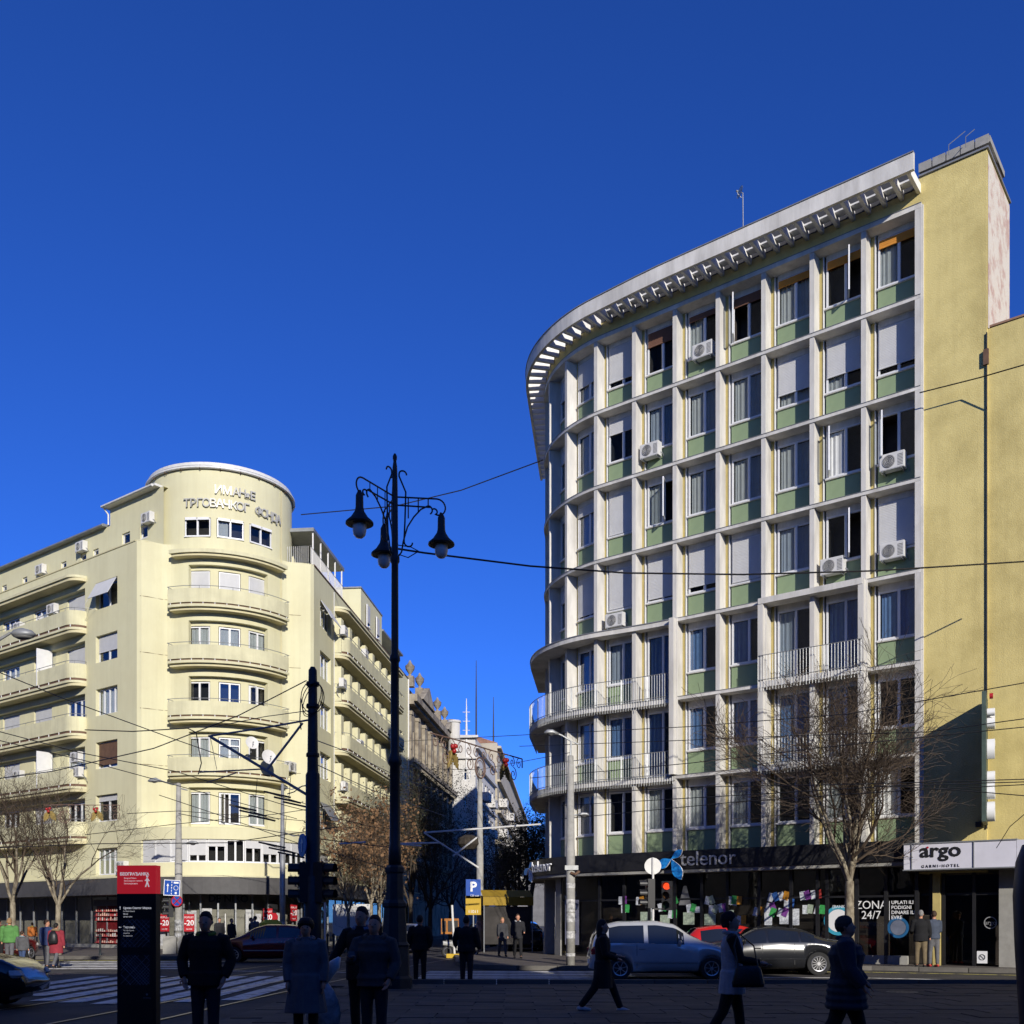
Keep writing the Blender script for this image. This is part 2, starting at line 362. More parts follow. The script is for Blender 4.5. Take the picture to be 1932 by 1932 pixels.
def ac_make(label, loc, rot, sc=1.0, sat=None):
    if 'ac' not in _c:
        a = MB(); a.box(-.42, .42, -.3, 0, 0, .56); a.box(-.40, .40, -.31, -.3, .02, .54)
        g = MB(); g.disc((-.1, -.318, .28), .215, (0, 1, 0), .016, 24)
        for k in range(8):
            z = .08+k*.05; g.box(.2, .38, -.316, -.309, z, z+.02)
        r = MB()
        for k in range(4): r.tube([(-.1+.05*(k+1)*cos(t), -.33, .28+.05*(k+1)*sin(t)) for t in [i*pi/8 for i in range(17)]], .005, 4)
        b = MB(); b.box(-.34, -.30, -.34, .22, -.05, -.003); b.box(.30, .34, -.34, .22, -.05, -.003)
        b.tube([(.42, -.1, .15), (.5, -.08, .1), (.5, .1, -.1), (.45, .22, -.3)], .016, 6)
        _c['ac'] = (a.mesh(M['acw'], name='kept_ac'), g.mesh(M['acd'], name='kept_acg'), b.mesh(M['grey'], name='kept_acb'), r.mesh(M['acw'], name='kept_acr'))
    t = thing('air_conditioner', label, 'air conditioner', loc, rot, ACG); t.scale = (sc,)*3
    c = _c['ac']; add('casing', c[0], t); gg = add('fan_grille', c[1], t); add('guard_ring', c[3], gg); add('bracket', c[2], t)
    return t
def text(name, s, size, parent, loc, rotz_, m, ext=.02, align='CENTER', tilt=90, sx=1.0, extra=None, offset=0, shear=0, label=None, spacing=1.0):
    cu = bpy.data.curves.new('lettering', 'FONT'); cu.body = s; cu.size = size; cu.extrude = ext; cu.align_x = align; cu.align_y = 'CENTER'; cu.offset = offset; cu.shear = shear
    cu.space_character = spacing; cu.resolution_u = 3
    o = bpy.data.objects.new('tmp', cu); COL.objects.link(o)
    dg = bpy.context.evaluated_depsgraph_get(); me = bpy.data.meshes.new_from_object(o.evaluated_get(dg)); me.name = name
    bpy.data.objects.remove(o); me.materials.clear(); me.materials.append(m)
    T = rotz(rotz_) @ Matrix.Rotation(radians(tilt), 4, 'X') @ Matrix.Diagonal((sx, 1, 1, 1))
    if extra is not None: T = extra @ T
    me.transform(T)
    return add(name, me, parent, loc, 0, label)
def wallmap(mb, f, s0, s1, z0, z1, ops, depth, step=100, m=0, mr=None):
    """wall skin with openings (a,b,z0,z1) and their reveals"""
    mr = m if mr is None else mr
    cs = {s0, s1}; n = max(1, ceil((s1-s0)/step))
    for i in range(n+1): cs.add(s0+(s1-s0)*i/n)
    cz = {z0, z1}
    for a, b, c, d in ops:
        cs |= {max(s0, min(s1, a)), max(s0, min(s1, b))}; cz |= {max(z0, c), min(z1, d)}
    cs = sorted(cs); cz = sorted(cz)
    def Q(s, d, z): x, y = f(s, d); return (x, y, z)
    for a, b in zip(cs[:-1], cs[1:]):
        if b-a < 1e-6: continue
        for c, d in zip(cz[:-1], cz[1:]):
            ms, mz = (a+b)/2, (c+d)/2
            if any(o[0] < ms < o[1] and o[2] < mz < o[3] for o in ops): continue
            mb.q([Q(a, 0, c), Q(b, 0, c), Q(b, 0, d), Q(a, 0, d)], m)
    for (a, b, c, d) in ops:
        ss = [s for s in cs if a-1e-6 <= s <= b+1e-6]
        mb.q([Q(a, 0, c), Q(a, 0, d), Q(a, depth, d), Q(a, depth, c)], mr); mb.q([Q(b, 0, d), Q(b, 0, c), Q(b, depth, c), Q(b, depth, d)], mr)
        for p, r in zip(ss[:-1], ss[1:]):
            mb.q([Q(p, 0, c), Q(p, depth, c), Q(r, depth, c), Q(r, 0, c)], mr); mb.q([Q(p, 0, d), Q(r, 0, d), Q(r, depth, d), Q(p, depth, d)], mr)
# ================================================================== RIGHT BUILDING
HB = radians(142.3); B0 = Vector((13.70, 34.39)); NB = 12; BW = 1.85; L1 = 7*BW-.5; RB = 6.0; AT = radians(84.5)
LA = RB*(HB-AT)
def pathB(s, o=0.0):
    """point on the facade line, s metres left of the last fin, o metres outward"""
    if s <= L1: d = Vector((cos(HB), sin(HB))); n = Vector((-sin(HB), cos(HB))); p = B0+d*s; return p+n*o
    d0 = Vector((cos(HB), sin(HB))); n0 = Vector((-sin(HB), cos(HB))); c = B0+d0*L1-n0*RB
    if s <= L1+LA:
        h = HB-(s-L1)/RB; n = Vector((-sin(h), cos(h))); return c+n*(RB+o)
    h = AT; n = Vector((-sin(h), cos(h))); return c+n*(RB+o)+Vector((cos(h), sin(h)))*(s-L1-LA)
def headB(s):
    return HB if s <= L1 else (HB-(s-L1)/RB if s <= L1+LA else AT)
def span(a, b, st=.3):
    r = [a]; x = a
    if b <= L1: return [a, b]
    if a < L1: r.append(L1); x = L1
    while x < min(b, L1+LA)-1e-6: x = min(x+st, min(b, L1+LA)); r.append(x)
    if r[-1] < b-1e-6: r.append(b)
    return r
aB = HB-pi      # rotation of local x (to the right when facing the wall)
bR = thing('apartment_building', 'tall curved building with white concrete grid, green panels and slatted white roof canopy', 'building', (8, 42, 0), world=True)
ZT, RP = 25.75, 3.077
ROWZ = [ZT-RP*i for i in range(8)]         # floor lines
RD = .57
SEND = L1+LA+44
# solid body behind the grid
core = [pathB(s, -1.35) for s in span(-2.05, SEND)]
mb = MB(); mb.prism([(p.x, p.y) for p in core]+[(27, 96), (21, 52), (17.2, 35.9)], 3.9, 26.3)
mb.prism([(13.3, 40.0), (5.5, 45.8), (3.4, 50), (7, 95), (26, 95), (20.5, 52), (17.2, 37.6)], 0.12, 3.9)
add('core', (mb, M['warm']), bR)
# yellow wall above the grid and right of it
f = lambda s, d: tuple(pathB(-s, -.06-d))
mb = MB()
for a, b in zip(span(0.0, SEND)[:-1], span(0.0, SEND)[1:]):
    p, q = pathB(a, -.06), pathB(b, -.06); mb.q([(q.x, q.y, ZT+.02), (p.x, p.y, ZT+.02), (p.x, p.y, 26.68), (q.x, q.y, 26.68)])
A = [pathB(-2.13, -.06), pathB(0, -.06)]; Bk = [pathB(-2.13, -3.2), pathB(0, -3.2)]
mb.ribbon(A, Bk, 3.2, 26.68)
pp = [pathB(s, -.07) for s in span(0, SEND)]; qq = [pathB(s, -1.4) for s in span(0, SEND)]
mb.ribbon(pp, qq, 26.3, 26.66)
add('wall', (mb, M['yellow']), bR)
mb = MB(); mb.ribbon([pathB(s, -.045) for s in span(.05, SEND)], [pathB(s, -.058) for s in span(.05, SEND)], 26.33, 26.67); add('gap_shade_strip', (mb, M['felt']), bR)  # dark strip added over the sunlit wall top to darken the canopy gaps
mb = MB(); p, q = pathB(-2.145, -.16), pathB(-2.145, -3.25); mb.q([(p.x, p.y, 20.9), (q.x, q.y, 20.9), (q.x, q.y, 26.6), (p.x, p.y, 26.6)])
add('side_wall', (mb, mat('peeling_side_wall', (.55, .50, .42), .9, .2, 1.4, .6, 12, dark=(.47, .33, .27), lo=.40, hi=.52)), bR, label='peeling whitewashed end wall with reddish stains')
mb = MB(); mb.ribbon([pathB(-2.19, 0), pathB(0, 0)], [pathB(-2.19, -3.3), pathB(0, -3.3)], 26.69, 26.75); add('coping', (mb, M['grey']), bR)
# plain street side and the bays round the corner
mb = MB()
s0 = 11*BW
zz = [3.9]+ROWZ[::-1]
ops = []
f = lambda s, d: tuple(pathB(-s, -.02-d))
for k in range(14):
    for r in range(7):
        a = -(s0+1.2+k*3.0+1.5); ops.append((a, a+1.5, ROWZ[r+1]+1.0, ROWZ[r+1]+2.6))
wallmap(mb, f, -SEND, -s0, 3.2, ZT+.02, ops, .2)
add('street_wall', (mb, M['white']), bR)
for k in range(14):
    for r in range(7):
        s = s0+1.2+k*3.0+.75; p = pathB(s, -.16); window(bR, (p.x, p.y, ROWZ[r+1]+1.0), headB(s)-pi, 1.5, 1.6, deep=.5)
# fins
mf = MB(); mf.box(-.085, .085, 0, RD+.01, 0, ZT-4.15); fin_me = mf.mesh(M['white'], name='kept_fin')
mf = MB(); mf.box(-.11, .11, -.03, RD+.01, 0, ZT-4.15); mf.box(.111, .16, -.012, RD, 0, ZT-4.2, 1); endfin = mf.mesh([M['white'], M['white']], name='kept_fin')
for k in range(NB):
    s = k*BW; p = pathB(s, 0); add('fin', endfin if k == 0 else fin_me, bR, (p.x, p.y, 4.15), headB(s)-pi)
# yellow pilasters beside fins, window units
mp = MB(); mp.box(.088, .235, .50, RD+.4, 0, ZT-4.2); mp.box(.236, .262, .46, RD+.3, 0, ZT-4.2, 1); pil_me = mp.mesh([M['yellow2'], M['whitep']], name='kept_pil')
SPL = [ # rows top to bottom, bays right to left: (blind fraction, blind material, curtain, glass, open sash)
 [(.16,'orange','curtainL','glass',None), (.16,'orange',None,'glass',1), (.14,'orange','curtain','glass',None), (.2,'brownsh',None,'glass',0), (.12,'brownsh','curtainL','glass',None), (.34,'brownsh',None,'glass',None), (.86,'shutter',None,'glass',None), (.6,'shutter','curtain','glass',None), (.5,'shutter',None,'glass',None), (.3,'shutter',None,'glass',None)],
 [(.86,'shutter',None,'glass',None), (.68,'shutter','curtainL','glass',None), (.72,'shutter','curtain','glass',None), (0,'','curtain','glass',None), (0,'','curtain','glass',None), (0,'','curtain','glassb',None), (.3,'shutter',None,'glassb',None), (0,'','curtain','glass',None), (.3,'shutter',None,'glass',None), (0,'',None,'glass',None)],
 [(0,'',None,'glassb',0), (0,'','curtainL','glass',0), (0,'','curtain','glass',None), (0,'','curtain','glass',None), (0,'','curtain','glass',None), (0,'','curtainL','glass',1), (.97,'shutter',None,'glass',None), (.2,'shutter','curtain','glassb',None), (0,'',None,'glass',None), (0,'',None,'glass',None)],
 [(.97,'shutter',None,'glass',None), (0,'',None,'glass',1), (0,'','curtain','glassb',None), (.97,'shutter',None,'glass',None), (.86,'shutter',None,'glass',None), (.93,'shutter',None,'glass',None), (.97,'shutter',None,'glass',None), (.93,'shutter',None,'glass',None), (.3,'shutter',None,'glass',None), (0,'',None,'glass',None)],
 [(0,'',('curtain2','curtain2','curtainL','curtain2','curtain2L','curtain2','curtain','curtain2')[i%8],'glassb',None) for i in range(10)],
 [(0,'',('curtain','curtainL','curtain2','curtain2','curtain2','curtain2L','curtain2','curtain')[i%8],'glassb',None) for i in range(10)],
 [(0,'','curtainL','glass',None)]*10]
SPL = [list(r) for r in SPL]
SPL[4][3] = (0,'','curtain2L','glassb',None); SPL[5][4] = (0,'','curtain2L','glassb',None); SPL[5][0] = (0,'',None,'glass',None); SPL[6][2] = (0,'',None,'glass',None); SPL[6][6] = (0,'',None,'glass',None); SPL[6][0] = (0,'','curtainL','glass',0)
DOOR = {(4,1), (4,2), (5,1), (5,2), (4,5), (5,5)}
mw = MB(); mw.box(-.59, .925-.085, .50, .62, 2.74, RP-.06); lint_me = mw.mesh(M['white'], name='kept_lintel'); mw = MB(); mw.box(-.59, .84, .49, .60, .02, .13); flash_me = mw.mesh(M['grey'], name='kept_flash')
mw = MB(); mw.box(-.59, .84, .50, .60, 0, .83); mw.box(-.6, .85, .44, .50, .83, .87, 1); panel_me = mw.mesh([M['green'], M['white']], name='kept_panel')
for r in range(7):
    for k in range(10):
        s = (k+.5)*BW; p = pathB(s, 0); a = headB(s)-pi; z0 = ROWZ[r+1]
        bl, bm, cu, g, op = SPL[r][k]
        T = rotz(a)
        o = T @ Vector((.125, .52, 0))
        if (r, k) in DOOR:
            window(bR, (p.x+o.x, p.y+o.y, z0+.14), a, 1.43, 2.6, 2, 0, cu, g, im='dark', deep=.75, sill=False)
        else:
            window(bR, (p.x+o.x, p.y+o.y, z0+1.04), a, 1.43, 1.70, 2, bl, cu, g, bm, im='warm' if op is not None else 'dark', deep=.75, open_=op)
            add('spandrel_panel', panel_me, bR, (p.x, p.y, z0+.135), a)
        add('lintel', lint_me, bR, (p.x, p.y, z0), a); add('flashing', flash_me, bR, (p.x, p.y, z0), a)
for k in range(10):
    s = (k+1)*BW; p = pathB(s, 0); add('pilaster', pil_me, bR, (p.x, p.y, 4.15), headB(s-.3 if s > L1 else s)-pi)
# floor ledges
for r in range(8):
    z = ROWZ[r]; mb = MB()
    ss = span(-.1 if r in (0,) else -.08, s0); t = .12 if r else .16
    mb.ribbon([pathB(s, .035) for s in ss], [pathB(s, -RD-.02) for s in ss], z-t+.02, z+.02)
    mb.ribbon([pathB(s, .055) for s in ss], [pathB(s, -.2) for s in ss], z+.021, z+.035, 1)
    add('floor_ledge', (mb, [M['white'], M['grey']]), bR)
# protruding balcony slabs round the corner: rows 3..5 (z 13.44, 10.37, 7.29)
def bulge(s):
    t = max(0, min(1, (s-5.2*BW)/(3.7*BW))); return .05+.62*t*t*(3-2*t)
for i, r in enumerate((4, 5, 6)):
    z = ROWZ[r]; ss = []
    ss = [4.98*BW+(s0+3-4.98*BW)*j/48 for j in range(49)]
    mb = MB(); mb.ribbon([pathB(s, bulge(s)) for s in ss], [pathB(s, -.3) for s in ss], z-.17, z+.012)
    mb.ribbon([pathB(s, bulge(s)+.03) for s in ss], [pathB(s, bulge(s)-.15) for s in ss], z+.013, z+.05, 1)
    add('balcony_slab', (mb, [M['white'], M['grey']]), bR)
    if i:
        mb = MB(); st = .115; s = 5.02*BW
        while s < s0+2.6:
            p = pathB(s, bulge(s)+.045); mb.box(p.x-.0065, p.x+.0065, p.y-.0065, p.y+.0065, z-.3, z+1.0); s += st
        ss2 = [5.02*BW+(s0+2.6-5.02*BW)*j/48 for j in range(49)]
        for zz_ in (z+1.0, z+.1): mb.tube([(pathB(s, bulge(s)+.045).x, pathB(s, bulge(s)+.045).y, zz_) for s in ss2], .016, 4)
        for s in ss2[::4]:
            p = pathB(s, bulge(s)+.02); mb.box(p.x-.022, p.x+.022, p.y-.022, p.y+.022, z, z+.99)
        add('railing', (mb, M['steel']), bR, label='curved steel bar railing')
# projecting double bay balconies in the flat part
for r in (4, 5, 6):
    z = ROWZ[r]; mb = MB(); a, b = 1.02*BW-.09, 2.98*BW+.12
    mb.ribbon([pathB(a, .30), pathB(b, .30)], [pathB(a, -.3), pathB(b, -.3)], z-.17, z+.045)
    add('balcony_slab', (mb, M['white']), bR)
    if r > 4:
        mb = MB(); s = a+.03
        while s < b:
            p = pathB(s, .315); mb.box(p.x-.0065, p.x+.0065, p.y-.0065, p.y+.0065, z-.3, z+1.0); s += .115
        for e in (a+.02, b-.02):
            for o in (.1, .2): p = pathB(e, o); mb.box(p.x-.009, p.x+.009, p.y-.009, p.y+.009, z, z+1.0)
            mb.tube([(*pathB(e, .315), z+1), (*pathB(e, 0), z+1)], .016, 4)
        for zz_ in (z+1.0, z+.1): mb.tube([(*pathB(a, .315), zz_), (*pathB(b, .315), zz_)], .016, 4)
        add('railing', (mb, M['steel']), bR, label='straight steel bar railing')
for s in (1.0*BW, 3.0*BW, 5.0*BW):
    p = pathB(s, 0); mb = MB(); mb.box(-.1, .1, -.28, -.002, 0, 2*RP-.04); mb.box(.101, .15, -.1, -.002, 0, 2*RP-.04)
    add('balcony_fin', (mb, M['white']), bR, (p.x, p.y, ROWZ[6]+.05), aB)
# roof canopy: fascia and radial ribs
CE = L1+LA+9.5; co = 1.15
def cof(s):
    t = max(0, min(1, (s-8.5)/7)); return 1.15-.36*t*t*(3-2*t)
mb = MB(); ss = [-.2]+span(0, CE)[:1]+[L1*i/12 for i in range(1, 12)]+span(L1, CE)
mb.ribbon([pathB(s, cof(s)+.09) for s in ss], [pathB(s, cof(s)-.03) for s in ss], 26.15, 26.70)
mb.ribbon([pathB(s, cof(s)+.12) for s in ss], [pathB(s, cof(s)-.06) for s in ss], 26.705, 26.74, 1)
add('canopy_fascia', (mb, [M['white'], M['grey']]), bR)
mr_ = MB(); mr_.box(-.06, .06, -(co-.04), .06, 26.15-26, 26.46-26); rib_me = mr_.mesh(M['ribw'], name='kept_rib')
mr_ = MB(); mr_.box(.07, .47, -.42, -.10, .40, .46); louv_me = mr_.mesh(M['whitep'], name='kept_louvre')
s = .0
while s < CE:
    p = pathB(s, 0); add('canopy_rib', rib_me, bR, (p.x, p.y, 26), headB(s)-pi).scale = (1, cof(s)/1.15, 1)
    if s < L1 and s > .2: add('canopy_louvre', louv_me, bR, (p.x, p.y, 26), headB(s)-pi)
    s += .555
mb = MB(); mb.ribbon([pathB(s, -.35) for s in span(.3, CE)], [pathB(s, -1.2) for s in span(.3, CE)], 26.67, 27.35); add('parapet', (mb, M['felt']), bR)
# roof-top shed at the right end
pr = thing('rooftop_shed', 'weathered concrete rooftop shed with slab roof above the yellow corner', 'shed', (*pathB(-1.0, -1.4), 26.68), aB)
mb = MB(); mb.box(-1.1, .95, .9, 1.75, .07, .9); add('wall', (mb, M['warm']), pr)
mb = MB(); mb.box(-1.3, 1.0, -.3, 1.8, .95, 1.15); add('roof_slab', (mb, M['plinth']), pr)
mb = MB()
for i in range(5): mb.box(-1.3+i*.46, -.88+i*.46, -.34, -.302, .9, 1.2)
add('roof_edge', (mb, M['plinth']), pr)
mb = MB(); mb.box(.75, .9, -.1, .85, .07, .9); add('pier', (mb, M['white']), pr)
# satellite dish on the roof
def dish(label, loc, r, rot, tilt=20, mast=0, group='satellite dishes', grid=False):
    t = thing('satellite_dish', label, 'satellite dish', loc, rot, group)
    mb = MB(); n = 20; prof = [(0, 0), (.35, -.012), (.7, -.05), (.9, -.085), (1, -.105)]
    T = Matrix.Translation((0, 0, 0)) @ Matrix.Rotation(radians(90+tilt*-1), 4, 'X')
    for (ra, za), (rb, zb) in zip(prof[:-1], prof[1:]):
        for k in range(n):
            a0, a1 = 2*pi*k/n, 2*pi*(k+1)/n
            pts = [T @ Vector((q*r*cos(w_), q*r*sin(w_), -z_*r*1.6)) for q, z_, w_ in ((ra, za, a0), (rb, zb, a0), (rb, zb, a1), (ra, za, a1))]
            mb.q(pts)
            mb.q([p+Vector((0, .012, 0)) for p in reversed(pts)])
    add('reflector', (mb, M['acw'], True), t)
    mb = MB(); mb.tube([(0, .04, -.9*r), (0, -.5*r, -.35*r), (0, -.62*r, 0)], .012, 5); mb.disc((0, -.64*r, .02), .035, (0, 1, 0), .08, 8); add('feed_arm', (mb, M['grey']), t)
    mb = MB(); mb.tube([(0, .02, 0), (0, .1, 0), (0, .12, -max(.15, mast))], .02, 6); add('mast', (mb, M['grey']), t)
    return t
pt = P(1397, 363, 39.0); dish('white mesh dish on a thin mast on the canopy roof', pt, .22, radians(-75), 10, 2.0)
# ground floor band + shop
mb = MB(); ss = span(.15, s0+1.5); fo = .72
mb.ribbon([pathB(s, fo) for s in ss], [pathB(s, -.6) for s in ss], 3.60, 4.30)
add('fascia', (mb, M['black']), bR, label='black shop fascia running round the curve')
mb = MB(); mb.ribbon([pathB(s, fo-.06) for s in ss], [pathB(s, -.6) for s in ss], 3.46, 3.595); add('fascia_edge', (mb, M['plinth']), bR)
mb = MB(); ss = span(-.2, s0+1.2)
mb.ribbon([pathB(s, -1.3) for s in ss], [pathB(s, -1.6) for s in ss], .12, 3.46)
mb.ribbon([pathB(s, .02) for s in ss], [pathB(s, -1.6) for s in ss], .121, .14)
add('shop_interior', (mb, mat('shop_wall', (.10, .085, .07), .9, .35, 1.1)), bR)
mb = MB(); mb.ribbon([pathB(s, .05) for s in span(.35, 10.6)], [pathB(s, -.2) for s in span(.35, 10.6)], .12, .42); add('plinth', (mb, M['plinth']), bR)
# storefront mullions and panes
def fr(s, o=0): p = pathB(s, o); return (p.x, p.y), headB(s)-pi
def splus(u):   # facade s for a picture column
    lo, hi = -1.0, 18.0
    for _ in range(40):
        m_ = (lo+hi)/2; p = pathB(m_, 0)
        if 966+F0*p.x/p.y > u: lo = m_
        else: hi = m_
    return lo
SM = [splus(u) for u in (1730, 1672, 1617, 1561, 1543, 1493, 1433, 1373, 1324.6, 1274, 1226, 1178, 1131.5, 1062)]
sf = MB(); sf.box(-.06, .06, -.05, .08, .121, 3.46); mull = sf.mesh(M['black'], name='kept_mull')
for s in SM:
    (x, y), a = fr(s); add('mullion', mull, bR, (x, y, 0), a)
for a_, b_ in zip(SM[:-1], SM[1:]):
    for z0, z1 in ((.43, 2.42), (2.5, 3.45)):
        if b_ > 10.7: z0 = .2 if z0 < 1 else z0
        s = (a_+b_)/2; (x, y), a = fr(s, -.02); w = (pathB(a_)-pathB(b_)).length-.13
        mb = MB(); mb.box(-w/2, w/2, 0, .012, z0, z1); add('pane', (mb, M['shopglass']), bR, (x, y, 0), a)
mb = MB()
for a_, b_ in zip(SM[:-1], SM[1:]): mb.ribbon([pathB(a_+.062, .03), pathB(b_-.062, .03)], [pathB(a_+.062, -.06), pathB(b_-.062, -.06)], 2.425, 2.495)
add('transom', (mb, M['black']), bR)
# corner pillars of the shop
for s, w in ((15.35, .55), (17.3, .5)):
    (x, y), a = fr(s, .1); mb = MB(); mb.box(-w/2, w/2, 0, .5, .12, .8); mb.box(-w/2+.03, w/2-.03, .03, .47, .8, 3.46); add('pillar', (mb, M['plinth']), bR, (x, y, 0), a)
# phone stickers on the panes
stick = thing('poster_display', 'scatter of small bright phone posters hung behind the shop panes', 'poster', (*pathB(8, -.06), 0), world=True)
rs = random.Random(3)
cols = [mat('poster_%s' % n_, c, .5, .35, 14) for n_, c in (('blue', (.05, .16, .5)), ('red', (.55, .06, .05)), ('white', (.72, .75, .78)), ('purple', (.22, .06, .3)), ('amber', (.7, .3, .03)), ('green', (.06, .4, .1)), ('pale_green', (.42, .5, .38)))]
def poster(s, z, w, h, m, o=.025, ang=0):
    (x, y), a = fr(s, o); mb = MB(); mb.box(-w/2, w/2, 0, .006, -h/2, h/2, T=Matrix.Rotation(ang, 4, 'Y')); return add('poster', (mb, m), stick, (x, y, z), a)
for (pxx, pyy) in ((1176,1699),(1209,1700),(1181,1715),(1271,1699),(1251,1712),(1305,1714),(1392,1700),(1365,1713),(1432,1720),(1270,1725),(1340,1699),(1347,1716), (1382,1699), (1455,1712), (1460,1693), (1480,1691),(1490,1705),(1478,1722),(1455,1722),(1520,1690),(1541,1688),(1525,1716),(1548,1717),(1400,1736)):
    s = splus(pxx); p = pathB(s, .03); z = Z(pyy, p.y)
    poster(s+.1, z, .21, .32, cols[2], .032+rs.uniform(0, .004), rs.uniform(-.3, .3)); poster(s-.08, z+.02, .21, .32, rs.choice(cols[:2]+cols[3:]), .040+rs.uniform(0, .004), rs.uniform(-.4, .4))
for (pxx, pyy, w, h) in ((1220,1730,.45,.34),(1255,1735,.35,.3),(1300,1733,.4,.4),(1340,1735,.4,.36),(1376,1730,.32,.44),(1450,1730,.25,.5),(1480,1731,.3,.4),(1500,1730,.28,.5),(1230,1722,.2,.3),(1315,1716,.3,.2)):
    s = splus(pxx); p = pathB(s, .03); poster(s, Z(pyy, p.y), w*1.2, h*1.2, cols[6] if w > .3 else cols[2], .027)
def tri_poster(s, z, w, h, m):
    (x, y), a = fr(s, .026); mb = MB(); mb.q([(-w/2, 0, -h/2), (w/2, 0, -h/2), (w*.12, 0, h/2), (-w*.12, 0, h/2)]); add('poster', (mb, m), stick, (x, y, z), a)
s = splus(1293); tri_poster(s, 2.6, .55, .75, mat('tree_poster', (.2, .2, .2), .8, .2, 5)); s = splus(1311)
# white corner advert on the left pane
s = splus(1080); poster(s, 1.55, .95, 1.9, mat('poster_pale', (.34, .34, .42), .7, .2, 2), .03)
ribn = MB()
(x, y), a = fr(s, .045)
ribn.tube([(-.35, 0, 1.1), (-.2, 0, .6), (.05, 0, .15), (-.3, 0, .35), (-.45, 0, .7), (-.3, 0, .75), (.05, 0, .15), (.3, 0, -.25)], .03, 4); ribn.tube([(.05, 0, .15), (.25, 0, .35), (.45, 0, .3), (.35, 0, .1), (.05, 0, .15)], .03, 4)
add('ribbon_bow', (ribn, mat('navy_ribbon', (.02, .03, .07), .7)), stick, (x, y, 2.0), a)
text('lettering', 'VAUČER', .17, stick, (x, y, 1.15), a, M['black'], .002); text('lettering', '15GB', .15, stick, (x, y, 1.75), a, M['black'], .002); text('lettering', 'ZA GRATIS', .07, stick, (x, y, 1.0), a, M['black'], .002)
# shop lettering
(x, y), a = fr(splus(1352), fo+.02)
text('fascia_lettering', 'telenor', .78, bR, (x, y, 3.955), a, mat('brushed_lettering', (.62, .62, .64), .35, .15, 9, metal=.4), .03, label='white raised shop name letters')
def logo(label, loc, rot, sc=1.0):
    t = thing('shop_logo', label, 'logo', loc, rot, 'three-petal shop logos'); t.scale = (sc,)*3
    for ang, L_, w_ in ((35, .72, .17), (-155, .85, .24), (-62, 1.15, .27)):
        mb = MB(); n = 18; prof = []
        for k in range(n+1):
            tt = k/n; prof.append((tt*L_, w_*sin(pi*tt**1.35)**.8 if 0 < tt < 1 else .012))
        o = [(x_, y_) for x_, y_ in prof]+[(x_, -y_) for x_, y_ in reversed(prof)]
        T = Matrix.Rotation(-radians(ang), 4, 'Y')
        pts = [(p_[0], p_[1]) for p_ in o]
        b = len(mb.v); f0 = [T @ Vector((p_[0], -.08, p_[1])) for p_ in pts]; f1 = [T @ Vector((p_[0], .0, p_[1])) for p_ in pts]
        mb.q(f0, 0); mb.q(list(reversed(f1)), 1)
        for i in range(len(pts)):
            j = (i+1) % len(pts); mb.q([f0[i], f0[j], f1[j], f1[i]], 1)
        add('petal', (mb, [M['logo'], M['signw']]), t)
    return t
(x, y), a = fr(splus(1290), fo+.22); logo('blue three-petal logo on the black shop fascia beside the lettering', (x, y, 3.98), a, .78)
(x, y), a = fr(16.9, fo+.12); logo('three-petal logo seen edge-on at the left end of the black fascia', (x, y, 3.95), a+.25, .62)
(x, y), a = fr(15.6, fo+.03); text('fascia_lettering', 'telenor', .7, bR, (x, y, 3.95), a, M['signw'], .03, label='shop name letters on the curved end of the fascia')
# ZONA 24/7 and other window lettering
for txt, u, v, sz in (('ZONA', 1644, 1708, .40), ('24/7', 1644, 1727, .40)):
    s = splus(u); (x, y), a = fr(s, .03); text('window_lettering', txt, sz, bR, (x, y, Z(v, y)), a, M['signw'], .003, sx=.95)
for i, txt in enumerate(('UPLATI ILI', 'PODIGNI', 'DINARE ILI', 'EVRE')):
    s = splus(1682); (x, y), a = fr(s, .03); text('window_lettering', txt, .165, bR, (x, y, Z(1703+i*9.4, y)), a, M['signw'], .002, align='LEFT', offset=.002)
s = splus(1678.5); (x, y), a = fr(s, .03); mb = MB(); mb.box(-.008, .008, 0, .004, -.33, .33); add('window_line', (mb, M['signw']), bR, (x, y, Z(1718, y)), a)
s = splus(1571); (x, y), a = fr(s, .03); text('window_lettering', '[BANKOMAT]', .15, bR, (x, y, Z(1711, y)), a, M['signw'], .002, align='LEFT')
def ring(u, v, r0, r1, m, nm='window_decal'):
    s = splus(u); (x, y), a = fr(s, .03); mb = MB(); n = 28
    for k in range(n):
        a0, a1 = 2*pi*k/n, 2*pi*(k+1)/n
        mb.q([(r*cos(w_), 0, r*sin(w_)) for r, w_ in ((r0, a0), (r1, a0), (r1, a1), (r0, a1))])
    add(nm, (mb, m), bR, (x, y, Z(v, y)), a)
cy = mat('cyan_decal', (.05, .35, .5), .5, .1, 3)
ring(1582, 1737, 0.0, .40, M['signw']); ring(1582, 1737, .405, .52, cy); ring(1695, 1750, .27, .36, mat('dim_blue_decal', (.02, .12, .28), .5, .2, 3)); ring(1695, 1750, 0, .26, mat('grey_decal', (.16, .18, .24), .5, .2, 3))
